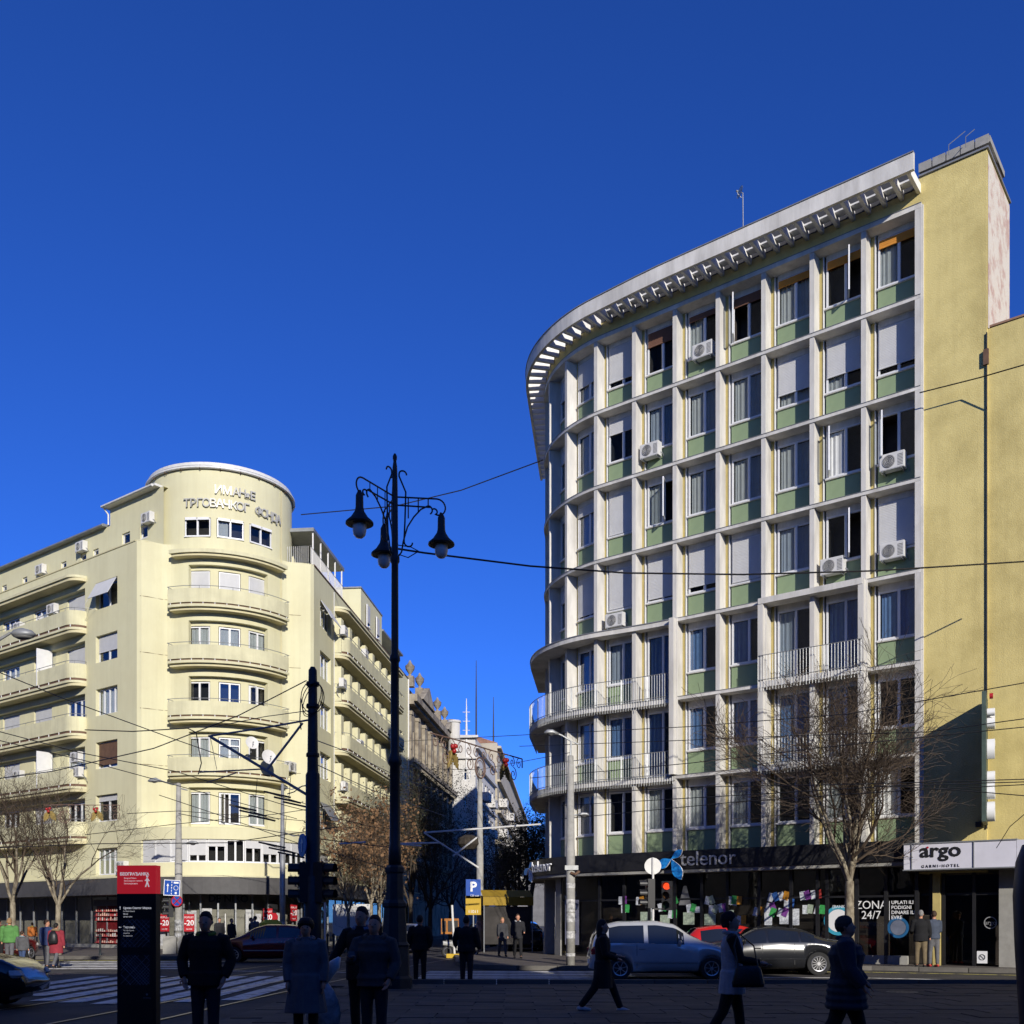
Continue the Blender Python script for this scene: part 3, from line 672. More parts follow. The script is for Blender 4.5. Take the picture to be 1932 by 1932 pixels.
# ATM kiosk glow panels (yellow framed doorway)
# ---- hotel portion to the right
bh = thing('hotel_building', 'plain yellow rendered hotel block with a glass entrance', 'building', (18, 34, 0), world=True)
p, q = pathB(-2.13, -.14), pathB(-14, -.14); p2, q2 = pathB(-2.13, -9), pathB(-14, -9)
mb = MB(); mb.ribbon([p, q], [p2, q2], 3.9, 20.88); mb.ribbon([pathB(-5.2, -.14), q], [pathB(-5.2, -9), q2], .12, 3.9); mb.ribbon([pathB(-2.2, -3.0), pathB(-5.2, -3)], [p2, pathB(-5.2, -9)], .12, 3.9)
add('wall', (mb, M['yellow']), bh)
mb = MB(); mb.ribbon([pathB(-2.2, -.1), pathB(-14, -.1)], [pathB(-2.2, -.6), pathB(-14, -.6)], 20.885, 20.95); add('coping', (mb, mat('tile_coping', (.34, .2, .13), .8, .2, 6)), bh)
# roof tiles on the lower block
for i in range(14):
    o_ = add('roof_tile', cached('tile', lambda: (lambda b_: (b_.box(-.2, .2, 0, 1.2, 0, .06, T=Matrix.Rotation(.25, 4, 'X')), b_.mesh(mat('clay_tile', (.36, .16, .09), .85, .25, 5), name='kept_tile'))[1])(MB())), bh, (*pathB(-2.6-i*.42, -.5), 20.96), aB)
mb = MB(); mb.tube([(*pathB(-2.135, -.02), z) for z in (4.6, 10, 16, 20.7)], .022, 5); add('cable', (mb, M['black']), bh)
mb = MB(); p = pathB(-2.1, -.04); mb.box(-.06, .1, -.08, 0, -.25, .25); add('junction_box', (mb, M['brown']), bh, (p.x, p.y, 19.9), aB)
# entrance: frames, doors, glass
for s in (-.35, -.75, -1.7, -2.75, -3.7):
    (x, y), a = fr(s, -.25); mb = MB(); mb.box(-.05, .05, -.05, .05, .12, 3.35); add('door_frame', (mb, M['black']), bh, (x, y, 0), a)
for a_, b_ in ((-.75, -1.7), (-1.7, -2.75), (-2.75, -3.7)):
    for z0, z1 in ((.2, 2.45), (2.55, 3.3)):
        (x, y), a = fr((a_+b_)/2, -.25); w = abs(b_-a_)-.11; mb = MB(); mb.box(-w/2, w/2, 0, .012, z0, z1); add('pane', (mb, M['shopglass']), bh, (x, y, 0), a)
(x, y), a = fr(-2.2, -.3); mb = MB(); mb.box(-2.2, 1.9, -.02, .06, 2.46, 2.54); add('transom', (mb, M['black']), bh, (x, y, 0), a)
(x, y), a = fr(-2.75, -.15); mb = MB(); mb.tube([(0, 0, .5), (0, -.05, 1.0), (0, -.05, 1.9), (0, 0, 2.2)], .02, 6); add('door_handle', (mb, M['steel']), bh, (x, y, 0), a)
(x, y), a = fr(-3.9, -.02); mb = MB(); mb.box(-1.4, .0, .0, .6, .12, 3.4); add('pillar', (mb, M['plinth']), bh, (x, y, 0), a)
text('lettering', 'argo', .6, bh, (*pathB(-4.35, .01), 2.25), aB, M['black'], .01)
(x, y), a = fr(-.55, -.1); mb = MB(); mb.box(-.12, .12, 0, .2, .12, 3.4); add('door_jamb', (mb, M['yellow2']), bh, (x, y, 0), a)
mb = MB(); mb.ribbon([pathB(.3, -1.9), pathB(-5.2, -1.9)], [pathB(.3, -2.1), pathB(-5.2, -2.1)], .12, 3.9); add('lobby_wall', (mb, M['warm']), bh)
for i, uu in enumerate((-2.2, -3.3)):
    (x, y), a = fr(uu, -.22); text('door_lettering', 'argo', .2, bh, (x, y, 1.55), a, M['signg'], .002)
    mb = MB(); n = 20
    for k in range(n):
        a0, a1 = 2*pi*k/n, 2*pi*(k+1)/n; mb.q([(.17*cos(a0), 0, .17*sin(a0)), (.2*cos(a0), 0, .2*sin(a0)), (.2*cos(a1), 0, .2*sin(a1)), (.17*cos(a1), 0, .17*sin(a1))])
    add('door_emblem', (mb, M['signg']), bh, (x, y, 1.55), a)
mb = MB(); mb.box(-.16, .16, 0, .004, -.2, .2); (x, y), a = fr(-1.95, -.22); add('notice', (mb, M['signw']), bh, (x, y, .42), a)
(x, y), a = fr(-1.95, -.21); mb = MB(); mb.tube([(.09*cos(t), 0, .09*sin(t)) for t in [i*pi/8 for i in range(17)]], .01, 4); mb.tube([(-.06, 0, .06), (.06, 0, -.06)], .01, 4); add('notice_symbol', (mb, M['black']), bh, (x, y, .42), a)
# light box canopy sign
sg = thing('hotel_sign', 'white lightbox canopy sign reading argo garni hotel', 'sign', (*pathB(.1, 0), 0), world=True)
sgm = mat('lightbox_white', (.66, .65, .72), .5, .06, 2)
(x, y), a = fr(.18, 0)
mb = MB(); mb.box(0, 3.4, -1.0, .2, 3.30, 4.12); add('sign_box', (mb, sgm), sg, (x, y, 0), a)
mb = MB()
for q_ in ((-.03, 3.43, 4.12, 4.16), (-.03, 3.43, 3.26, 3.30)): mb.box(q_[0], q_[1], -1.03, .2, q_[2]+.001, q_[3])
for xx in (.24, 2.15): mb.box(xx, xx+.03, -1.03, -1.0, 3.3, 4.12)
add('sign_frame', (mb, M['grey']), sg, (x, y, 0), a)
mb = MB(); mb.box(3.41, 9, -1.0, .2, 3.30, 4.12); add('sign_box', (mb, sgm), sg, (x, y, 0), a)
v = rotz(a) @ Vector((1.15, -1.012, 0)); text('lettering', 'argo', .62, sg, (x+v.x, y+v.y, 3.88), a, M['black'], .008, offset=.014, sx=1.15)
mb = MB(); mb.disc((0, 0, 0), .035, (0, 1, 0), .012, 14); vv = rotz(a) @ Vector((.76, -1.022, 0)); add('red_dot', (mb, M['red']), sg, (x+vv.x, y+vv.y, 4.0), a)
text('lettering', 'GARNI•HOTEL', .13, sg, (x+v.x, y+v.y, 3.385), a, M['black'], .006, spacing=1.5)
# blade sign
bl = thing('blade_sign', 'tall narrow vertical sign with white raised letters on the yellow wall', 'sign', (15.35, 33.05, 0), radians(-117))
mb = MB(); mb.box(0, 1.55, -.06, .06, 4.7, 8.75); add('panel', (mb, mat('dark_green_panel', (.06, .09, .075), .5, .2, 3)), bl)
mb = MB()
for z in (4.9, 6.6, 8.3): mb.box(-.3, 0, -.03, .03, z, z+.06)
add('bracket', (mb, M['grey']), bl)
for i, ch in enumerate('argo'):
    text('letter', ch, 1.25, bl, (.8, .18, 8.1-i*.98), pi, M['signw'], .11, offset=.025)
mb = MB(); mb.disc((1.3, .2, 8.62), .09, (0, 1, 0), .1, 14); add('red_dot', (mb, M['red']), bl)
# small lamp / square on yellow wall
mb = MB(); p = pathB(-1.9, -.05); mb.box(-.09, .09, -.12, 0, -.09, .09); add('wall_vent', (mb, M['black']), bR, (p.x, p.y, 4.75), aB)
# ACs on the right building
for r, k, lab, dx, dz in ((0, 4, 'pale air conditioner under the top-row window, fifth bay from the yellow wall', .2, .75), (1, 5, 'round-fan air conditioner hung in the second row, sixth bay from the yellow wall', -.3, .62),
                      (2, 0, 'air conditioner in the third row beside the yellow wall', .0, .62), (3, 0, 'air conditioner in the fourth row beside the yellow wall', .0, .62),
                      (3, 1, 'air conditioner in the fourth row under the half-open window', -.25, .55), (3, 6, 'air conditioner low in the fourth row near the rounded corner', -.1, .25)):
    s = (k+.5)*BW; p = pathB(s, 0); a = headB(s)-pi; v = rotz(a) @ Vector((dx, .42, 0)); ac_make(lab, (p.x+v.x, p.y+v.y, ROWZ[r+1]+dz), a)
# ================================================================== LEFT BUILDING
bL = thing('apartment_building', 'cream modernist corner building with a rounded tower and curved balconies', 'building', (-17, 56, 0), world=True)
CT = Vector((-16.9, 59.35)); RT = 4.0; RL = 5.5
aL = radians(-37.0); aR = radians(84.55)
TL = CT+Vector((-sin(-aL)*RL, -cos(-aL)*RL)); TRt = CT+Vector((sin(aR)*RL, -cos(aR)*RL))
def pol(th, r): t = radians(th); return (CT.x+r*sin(t), CT.y-r*cos(t))
uL = Vector((cos(aL), sin(aL))); nL = Vector((-sin(aL), cos(aL)))       # right, inward
uR = Vector((cos(aR), sin(aR))); nR = Vector((-sin(aR), cos(aR)))
fLw = lambda x, d: tuple(TL+uL*x+nL*d)
fRw = lambda x, d: tuple(TRt+uR*x+nR*d)
ZL = [22.1, 20.95, 17.93, 14.91, 11.89, 8.87]        # parapet, then window-head of each storey
PIT = 3.02
TH0, TH1 = -37.0, 84.55
prof = [(-37, 5.5), (-35.5, 5.47), (-34, 5.33), (-32.5, 5.0), (-31, 4.62), (-29, 4.3), (-26, 4.1), (-22, 4.02), (-18, 4.0)]
def rth(th):
    t = th if th < 23.8 else 47.55-th
    if t >= -18: return 4.0
    for (a, ra), (b, rb) in zip(prof[:-1], prof[1:]):
        if a <= t <= b: return ra+(rb-ra)*(t-a)/(b-a)
    return 5.5
fT = lambda th, d: pol(th, rth(th)-d)
fTb = lambda th, d: pol(th, RL-d)
mc = M['cream']
# --- tower skin above the first floor
mb = MB(); ops = []
for k in range(5):
    zt = 20.95-PIT*k; ops.append((-9.5, 54.5, zt-2.25, zt))
TW = (-2.5, 22.7, 48.0)
for i, th in enumerate(TW): ops.append((th-10.5, th+10.5, 22.48, 23.5))
wallmap(mb, fT, TH0, TH1, 6.55, 22.1, [o for o in ops if o[3] < 22], .3, 2.5)
wallmap(mb, lambda th, d: pol(th, RT-d), -75, 130, 22.1, 26.2, [o for o in ops if o[3] > 22], .12, 2.5)
mb.prism([pol(TH0+(TH1-TH0)*i/60, rth(TH0+(TH1-TH0)*i/60)) for i in range(61)]+[pol(84, 2), pol(-37, 2)], 22.101, 22.14)
for k in range(5):  # recessed band back wall
    zt = 20.95-PIT*k
    wallmap(mb, lambda s, d: pol(s, RT-.3-d), -9.6, 54.6, zt-2.25, zt, [(th-9.2, th+9.2, zt-1.95, zt-.22) for th in TW], .1, 2.5)
add('tower_wall', (mb, mc), bL)
# --- lower bulging storey
mb = MB()
wallmap(mb, fTb, TH0, TH1, 4.0, 6.55, [(-33, 80, 4.72, 5.95)], .25, 2.5)
mb.prism([pol(TH0+(TH1-TH0)*i/40, RL) for i in range(41)]+[pol(TH1, 2.5), pol(TH0, 2.5)], 6.552, 6.6)
add('first_floor_wall', (mb, mc), bL)
tl = [ -33+113*i/11 for i in range(12)]
bl_f = [1, 1, .97, .72, .30, 0, .35, .6, .5, .45, .8]
for i in range(11):
    th = (tl[i]+tl[i+1])/2; x, y = pol(th, RL-.13); w = 2*RL*sin(radians(113/11/2))-.04
    window(bL, (x, y, 4.74), radians(th), w, 1.2, 2, 0, None, 'glass', deep=.5, open_=None, im='dark', sill=True)
    if bl_f[i]:
        x, y = pol(th, RL-.10); add('roller_blind', cached(('bb', round(w, 2), bl_f[i]), lambda: blind_mesh(round(w, 2)-.1, 1.12*bl_f[i])), bL, (x, y, 5.93), radians(th))
# --- ledges / balconies on the tower
def arcpts(a, b, r, n=22): return [pol(a+(b-a)*i/n, r) for i in range(n+1)]
def arc_band(nm, a, b, r0, r1, z0, z1, m, lab=None):
    mb = MB(); mb.ribbon(arcpts(a, b, r1), arcpts(a, b, r0), z0, z1); return add(nm, (mb, m), bL, label=lab)
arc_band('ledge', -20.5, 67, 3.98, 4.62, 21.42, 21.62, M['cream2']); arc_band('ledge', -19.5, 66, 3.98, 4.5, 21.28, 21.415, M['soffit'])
for k in range(4):
    z = 19.47-PIT*k; a, b = -21, 67.5
    mb = MB(); mb.ribbon(arcpts(a, b, 4.66), arcpts(a, b, 4.56), z-.74, z)
    for e in (a, b): mb.ribbon([pol(e-.7, 4.555), pol(e-.7, 3.9)], [pol(e+.7, 4.555), pol(e+.7, 3.9)], z-.74, z)
    add('balcony_parapet', (mb, M['cream2']), bL)
    mb = MB(); mb.ribbon(arcpts(a, b, 4.70), arcpts(a, b, 3.95), z-.98, z-.84)
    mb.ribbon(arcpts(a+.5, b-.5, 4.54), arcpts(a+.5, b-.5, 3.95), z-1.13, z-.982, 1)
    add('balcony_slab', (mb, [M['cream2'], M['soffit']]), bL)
    mb = MB(); mb.ribbon(arcpts(a+.3, b-.3, 4.59), arcpts(a+.3, b-.3, 4.54), z-.84, z-.74)
    for i in range(12):
        p = pol(a+2+(b-a-4)*i/11, 4.63); mb.box(p[0]-.02, p[0]+.02, p[1]-.02, p[1]+.02, z-.85, z-.73, 1)
    add('parapet_gap', (mb, [M['brown'], M['whitep']]), bL)
    mb = MB(); mb.tube([(*p, z+.13) for p in [pol(a, 4.2)]+arcpts(a, b, 4.68)+[pol(b, 4.2)]], .018, 5)
    for i in range(5): p = pol(a+1+(b-a-2)*i/4, 4.66); mb.tube([(*p, z-.02), (*p, z+.13)], .016, 4)
    add('handrail', (mb, M['grey']), bL)
    # thin render line on each side
    for e0, e1 in ((a-14, a-1.5), (b+1.5, b+12)):
        mb = MB(); mb.tube([(*pol(e0+(e1-e0)*i/6, rth(e0+(e1-e0)*i/6)+.012), z-.35) for i in range(7)], .012, 4); add('cable', (mb, M['brown']), bL)
kind = [[('b', .85), ('b', .9), ('b', .72)], [('w', 0), ('w', 0), ('w', 0)], [('g', 0), ('g', 0), ('o', 0)], [('w', 0), ('r', 0), ('d', 0)], [('w', 0), ('o', 0), ('w', 0)]]
for k in range(5):
    zt = 20.95-PIT*k
    for i, th in enumerate(TW):
        x, y = pol(th, RT-.37); kd, bf = kind[k][i]
        window(bL, (x, y, zt-1.93), radians(th), 1.12, 1.68, 2, bf, 'curtain' if kd in 'wr' else None, 'glassb' if kd in 'g' else 'glass', im='dark', deep=.4, rows=.75 if kd == 'r' else None, open_=0 if kd == 'o' else None)
for i, th in enumerate(TW):
    x, y = pol(th, RT-.06); window(bL, (x, y, 22.5), radians(th), 1.4, .97, 2, 0, 'curtainL' if i == 1 else None, 'glass', deep=.5); 
    mb = MB(); mb.box(-.66, -.03, -.06, .0, .86, 1.0); mb.box(.03, .66, -.06, 0, .86, 1.0); add('blind_box', (mb, M['whitep']), bL, (*pol(th, RT-.0), 22.5), radians(th))
# drum eave
e0, e1 = -36, 84
mb = MB(); A = [pol(e0+(e1-e0)*i/30, rth(e0+(e1-e0)*i/30)+.28 if True else 0) for i in range(31)]
Rr = [(CT.x+4.10*sin(radians(t)), CT.y-4.10*cos(radians(t))) for t in [-75+210*i/40 for i in range(41)]]
mb = MB(); mb.prism(Rr, 26.2, 26.32); add('roof_slab', (mb, M['roof']), bL)
mb = MB(); mb.tube([(p[0], p[1], 26.2) for p in [(CT.x+4.12*sin(radians(t)), CT.y-4.12*cos(radians(t))) for t in [-72+200*i/40 for i in range(41)]]], .085, 6)
for i in range(12): t = radians(-60+15*i); mb.tube([(CT.x+4.12*sin(t), CT.y-4.12*cos(t), 26.3), (CT.x+4.2*sin(t), CT.y-4.2*cos(t), 26.1), (CT.x+4.02*sin(t), CT.y-4.02*cos(t), 26.05)], .02, 4, 1)
add('gutter', (mb, [M['acw'], M['brown']]), bL)
mb = MB(); mb.prism([(CT.x+4.05*sin(radians(t)), CT.y-4.05*cos(radians(t))) for t in [-75+210*i/40 for i in range(41)]], 26.321, 26.50); add('roof_rim', (mb, M['acw']), bL)
# back of the drum (keeps the silhouette solid)
mb = MB(); mb.prism([pol(t, 3.38) for t in [-70+200*i/30 for i in range(31)]]+[pol(170, 3)], 22.2, 26.19); add('drum_back', (mb, mc), bL)
mat_letter = mat('letter_metal', (.50, .49, .44), .4, .15, 9, metal=.15)
# letters on the drum, one part per letter
for row, zc, sz, txt, th0, dth in ((0, 25.0, .62, 'ИМАЊЕ', 13.6, 6.6), (1, 24.25, .62, 'ТРГОВАЧКОГ ФОНДА', -10.5, 5.05)):
    for i, ch in enumerate(txt):
        if ch == ' ': continue
        th = th0+dth*i
        x, y = pol(th, RT+.07); text('letter', ch, sz, bL, (x, y, zc), radians(th), mat_letter, .045, offset=.008)
# --- LEFT WING (local x negative to the left)
mb = MB()
WB = [(-4.9-2.15-3.78*i, ) for i in range(5)]
zh = [20.55, 17.55, 14.55, 11.55, 8.6]
opsB = [(-30, -5.1, z-2.3, z) for z in zh]
wz = [20.57-2.98*i for i in range(6)]
opsS = [(-4.0, -1.85, z-1.5, z) for z in wz]
wallmap(mb, fLw, -30, 0, 4.0, 22.1, opsB+opsS, .28, 100)
for z in zh:
    wallmap(mb, lambda s, d: fLw(s, .28+d), -30, -5.1, z-2.3, z, [(-7.45-3.78*i, -5.4-3.78*i, z-2.0, z-.15) for i in range(6)], .12, 100)
wallmap(mb, lambda s, d: fLw(s, .28+d), -4.1, -1.8, 4, 5, [], .1)
mb.q([(*fLw(-30, 0), 22.1), (*fLw(0, 0), 22.1), (*fLw(0, 1.3), 22.1), (*fLw(-30, 1.3), 22.1)])
add('wing_wall', (mb, mc), bL)
lk = [['b', 's', 's'], ['h', 's', 's'], ['d', 'b', 'b'], ['d', 'b', 'b'], ['d', 'b', 'd']]
for k, z in enumerate(zh):
    for i in range(6):
        x, y = fLw(-6.425-3.78*i, .37); kd = lk[k][i % 3]
        window(bL, (x, y, z-1.98), aL, 2.0, 1.8, 3, {'b': .97, 'h': .55}.get(kd, 0), 'curtain' if kd in 'sd' and (i+k) % 2 else None, 'glass' if (i+k) % 2 else 'glassb', deep=.4)
sk = [('a', 1), ('b', .6), ('w', 0), ('b', .86), ('r', .18), ('w', 0)]
for i, z in enumerate(wz):
    x, y = fLw(-2.925, .2); kd, bf = sk[i]
    window(bL, (x, y, z-1.48), aL, 2.1, 1.46, 2 if kd in 'bar' else 4, bf if kd != 'a' else 0, 'curtain' if kd == 'w' else None, 'glass', bm='brown' if i == 3 else 'shutter', deep=.5)
    if kd == 'a':
        mb = MB(); T = Matrix.Translation((0, 0, 1.44)) @ Matrix.Rotation(-.5, 4, 'X')
        mb.box(-1.0, 1.0, -.012, .012, -1.1, 0, T=T); mb.tube([(-1.0, -.5, .45), (-1.03, -.75, .0), (-1.03, 0, 0)], .012, 4); add('awning_shutter', (mb, M['shutter']), bL, fLw(-2.925, -.02)+(z-1.48,), aL)
def wing_balcony(f, x0, x1, z, sgn, a0, prot=.82, ledge=False):
    """x0: rounded end near the corner; x1 far end. sgn: direction away from the corner"""
    q = []
    for i in range(9):
        t = pi/2*i/8; q.append((x0+sgn*(.8-.8*cos(t)), -prot*sin(t)))
    q.append((x1, -prot))
    F = [f(x, d) for x, d in q]; G = [f(x+sgn*.09*(1-min(1, abs(x-x0)/.8)), min(-.0, d+.1) if i else 0) for i, (x, d) in enumerate(q)]
    I = [f(x, 0) for x, d in q]
    nm = 'ledge' if ledge else 'balcony_slab'
    mb = MB(); mb.ribbon(F, I, z, z+.13)
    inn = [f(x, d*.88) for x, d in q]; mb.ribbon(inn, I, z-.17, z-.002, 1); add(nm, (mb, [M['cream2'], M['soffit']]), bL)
    if not ledge:
        mb = MB(); mb.ribbon(F, G, z+.26, z+1.08); add('balcony_parapet', (mb, M['cream2']), bL)
        ins = [f(x, d*.94) for x, d in q]; mb = MB(); mb.ribbon(ins, [f(x, min(0, d*.94+.05)) for x, d in q], z+.131, z+.259); 
        xx = x0+sgn*.4
        while abs(xx-x1) > 1: 
            p = f(xx, -prot+.02) if abs(xx-x0) > .8 else f(xx, -prot*.9); mb.box(p[0]-.02, p[0]+.02, p[1]-.02, p[1]+.02, z+.131, z+.259, 1); xx += sgn*1.1
        add('parapet_gap', (mb, [M['brown'], M['whitep']]), bL)
        mb = MB(); mb.tube([(*p, z+1.22) for p in F], .018, 5)
        for p in F[::4]: mb.tube([(*p, z+1.05), (*p, z+1.22)], .014, 4)
        xx = x0+sgn*2
        while abs(xx-x1) > 1: p = f(xx, -prot+.02); mb.tube([(*p, z+1.05), (*p, z+1.22)], .014, 4); xx += sgn*1.6
        add('handrail', (mb, M['grey']), bL)
wing_balcony(fLw, -4.95, -30, 21.05, -1, aL, .82, True)
for z in zh: wing_balcony(fLw, -4.95, -30, z-2.45, -1, aL)
# glazed partitions
for k, i in ((1, 1), (3, 1)):
    p = fLw(-5.3-3.78*i+.25, -.85); mb = MB(); mb.box(-.03, .03, 0, .95, 0, 2.2); add('partition', (mb, M['whitep']), bL, (*p, zh[k]-2.2), aL)
# attic storeys set back
mb = MB(); f2 = lambda s, d: fLw(s, 1.25+d)
aops = [(-3.4, -2.6, 22.7, 23.6), (-1.6, -.9, 22.9, 23.6)]
wallmap(mb, f2, -4.6, .6, 22.1, 25.3, aops, .15)
sw = [-6.1, -7.4, -9.6, -14.2, -16.8, -18.4]
wallmap(mb, f2, -30, -4.6, 22.1, 24.35, [(s-.3, s+.3, 22.75, 23.35) for s in sw], .15)
mb.ribbon([f2(-4.6, 0), f2(.6, 0)], [f2(-4.6, 6), f2(.6, 6)], 25.3, 25.32)
mb.q([(*f2(-4.6, 6), 22.1), (*f2(-4.6, 0), 22.1), (*f2(-4.6, 0), 25.3), (*f2(-4.6, 6), 25.3)])
add('attic_wall', (mb, mc), bL)
for s, w, h, z in [(-3.0, .78, .88, 22.71), (-1.25, .68, .68, 22.91)]+[(s, .58, .58, 22.76) for s in sw]:
    window(bL, (*fLw(s, 1.33), z), aL, w, h, 1, 0, None, 'glass', deep=.4)
mb = MB(); mb.ribbon([f2(-4.85, -.35), f2(.3, -.35)], [f2(-4.85, 6), f2(.3, 6)], 25.33, 25.45); mb.tube([(*f2(-4.85, -.38), 25.38), (*f2(.1, -.38), 25.38)], .08, 6, 1)
mb.tube([(*f2(-4.8, -.3), 25.35), (*f2(-4.7, -.05), 25.0), (*f2(-4.7, -.05), 24.4)], .05, 5, 1); add('attic_roof', (mb, [M['acw'], M['acw']]), bL)
mb = MB(); mb.ribbon([f2(-30, -.25), f2(-4.9, -.25)], [f2(-30, 5), f2(-4.9, 5)], 24.36, 24.5); mb.tube([(*f2(-30, -.28), 24.4), (*f2(-4.9, -.28), 24.4)], .08, 6); add('attic_roof', (mb, M['roof']), bL)
mb = MB(); mb.ribbon([fLw(-30, -.04), fLw(-.1, -.04)], [fLw(-30, .15), fLw(-.1, .15)], 22.1, 22.16); add('coping', (mb, M['soffit']), bL)
# --- RIGHT WING (x positive away)
mb = MB(); ER = 22.0; EW = 27.6
zr = zh
opsB = [(4.6, ER, z-2.3, z) for z in zr]; opsS = [(1.3, 3.6, z-1.55, z) for z in wz]
opsE = [(24.2, 25.4, z-1.9, z-.4) for z in wz]
wallmap(mb, fRw, 0, EW, 4.0, 22.1, opsB+opsS+opsE, .28, 100)
NP = 8
for z in zr:
    wallmap(mb, lambda s, d: fRw(s, .28+d), 4.6, ER, z-2.3, z, [(5.0+2.1*i, 6.3+2.1*i, z-2.0, z-.15) for i in range(NP)], .25, 100)
mb.q([(*fRw(0, 0), 22.1), (*fRw(EW, 0), 22.1), (*fRw(EW, 2), 22.1), (*fRw(0, 2), 22.1)])
add('wing_wall', (mb, mc), bL)
for k, z in enumerate(zr):
    for i in range(NP):
        window(bL, (*fRw(5.65+2.1*i, .5), z-1.98), aR, 1.26, 1.8, 2, .9 if (i*3+k) % 4 == 0 else 0, None, 'glass', deep=.4)
        mb = None
    pm = cached('pier', lambda: (lambda b_: (b_.box(-.3, .3, -.42, .27, -2.3, -.16), b_.mesh(M['cream2'], name='kept_pier'))[1])(MB()))
    for i in range(NP+1):
        add('pier', pm, bL, (*fRw(4.75+2.1*i, .0), z), aR)
for i, z in enumerate(wz):
    window(bL, (*fRw(2.45, .2), z-1.53), aR, 2.25, 1.5, 3, .9 if i == 5 else 0, 'curtain', 'glass', deep=.5)
    window(bL, (*fRw(24.8, .2), z-1.88), aR, 1.15, 1.45, 1, .7, None, 'glass', deep=.5)
    if i in (0, 4):
        mb = MB(); T = Matrix.Translation((0, 0, 1.5)) @ Matrix.Rotation(-.55, 4, 'X')
        mb.box(-1.1, 1.1, -.012, .012, -1.25, 0, T=T); add('awning_shutter', (mb, M['shutter' if i == 0 else 'grey']), bL, fRw(2.45, -.02)+(z-1.53,), aR)
wing_balcony(fRw, 4.45, ER, 21.0, 1, aR, .82, True)
for z in zr: wing_balcony(fRw, 4.45, ER, z-2.45, 1, aR)
# terrace on top: railing, awning roof, sheds
mb = MB(); f3 = fRw
wallmap(mb, lambda s, d: fRw(s, 1.9+d), -.5, 11, 22.1, 24.2, [(1, 2.2, 22.2, 24)], .2); wallmap(mb, lambda s, d: fRw(s, 1.6+d), 12.6, EW, 22.1, 24.3, [(16, 17, 22.8, 24), (20, 20.8, 22.8, 23.9)], .2)
mb.ribbon([fRw(12.6, .35), fRw(19.2, .35)], [fRw(12.6, 3), fRw(19.2, 3)], 22.11, 24.9)
add('attic_wall', (mb, mc), bL)
mb = MB(); mb.ribbon([fRw(.3, .1), fRw(7.2, .1)], [fRw(.3, 2.4), fRw(7.2, 2.4)], 24.22, 24.42); add('terrace_roof', (mb, M['roof']), bL); mb = MB(); mb.ribbon([fRw(20, .4), fRw(EW, .4)], [fRw(20, 4), fRw(EW, 4)], 24.0, 24.15)
add('terrace_roof', (mb, M['roof']), bL)
mb = MB()
for i in range(5): p = fRw(.5+1.6*i, .2); mb.box(p[0]-.04, p[0]+.04, p[1]-.04, p[1]+.04, 22.1, 24.2)
for i in range(60): p = fRw(-.4+.12*i, .1); mb.box(p[0]-.01, p[0]+.01, p[1]-.01, p[1]+.01, 22.15, 23.1)
mb.tube([(*fRw(-.4, .1), 23.1), (*fRw(7, .1), 23.1)], .025, 4)
for i in range(12): p = (fRw(-.4, .1+.12*i)); mb.box(p[0]-.01, p[0]+.01, p[1]-.01, p[1]+.01, 22.15, 23.1)
add('terrace_railing', (mb, M['acw']), bL)
mb = MB(); mb.ribbon([fRw(12.5, .3), fRw(19.3, .3)], [fRw(12.5, 3.1), fRw(19.3, 3.1)], 24.902, 25.0); add('shed_roof', (mb, M['grey']), bL)
for i, s in enumerate((14.3, 17.3)): window(bL, (*fRw(s, .2), 22.6), aR, .8, 1.6, 1, .8, None, 'glass', deep=.1)
mb = MB(); mb.ribbon([fRw(0, -.05), fRw(EW, -.05)], [fRw(0, .2), fRw(EW, .2)], 22.1, 22.17); add('coping', (mb, M['brown']), bL)
mb = MB(); mb.tube([(*fRw(EW-.2, -.08), 4), (*fRw(EW-.2, -.08), 22)], .07, 6); mb.tube([(*fRw(4.15, -.05), 4.3), (*fRw(4.15, -.05), 21.9)], .03, 4); mb.tube([(*pol(69.5, 4.06), 6.7), (*pol(69.5, 4.06), 22), (*pol(69.5, 4.08), 26)], .03, 4, 1); add('drainpipe', (mb, [M['acw'], M['soffit']]), bL)
# solid core so that light does not leak through
mb = MB(); mb.prism([fLw(-30, 1.3), fLw(-1, 1.3), pol(-20, 2.6), pol(60, 2.6), fRw(1, 1.3), fRw(EW, 1.3), fRw(EW, 15), fLw(-30, 14)], 3.3, 22.05); add('core', (mb, M['dark']), bL)
# end wall
mb = MB(); mb.q([(*fRw(EW, 0), 0), (*fRw(EW, 15), 0), (*fRw(EW, 15), 22.1), (*fRw(EW, 0), 22.1)]); add('end_wall', (mb, mc), bL)
# --- ground floor: dark canopy fascia and recessed shops
def low_path(r, xa=-30, xb=27.6, n=30):
    o = r-RL; return [fLw(xa, -o)]+[pol(TH0+(TH1-TH0)*i/n, r) for i in range(n+1)]+[fRw(xb, -o)]
dg = mat('dark_grey_fascia', (.075, .072, .072), .6, .15, 2)
mb = MB(); mb.ribbon(low_path(6.5), low_path(5.0), 3.02, 3.90); add('canopy', (mb, dg), bL, label='dark grey canopy fascia above the shops')
mb = MB(); mb.ribbon(low_path(6.53), low_path(5.2), 3.905, 3.99); add('canopy_trim', (mb, M['cream2']), bL)
mb = MB(); mb.ribbon(low_path(4.3), low_path(4.0), .12, 3.1); add('shop_back_wall', (mb, mat('shop_back', (.34, .33, .27), .9, .3, .6)), bL)
mb = MB(); mb.ribbon(low_path(5.55), low_path(4.6), .12, .3); add('shop_step', (mb, M['plinth']), bL)
mu = MB(); mu.box(-.04, .04, -.04, .04, .3, 3.02); mum = mu.mesh(M['grey'], name='kept_mul')
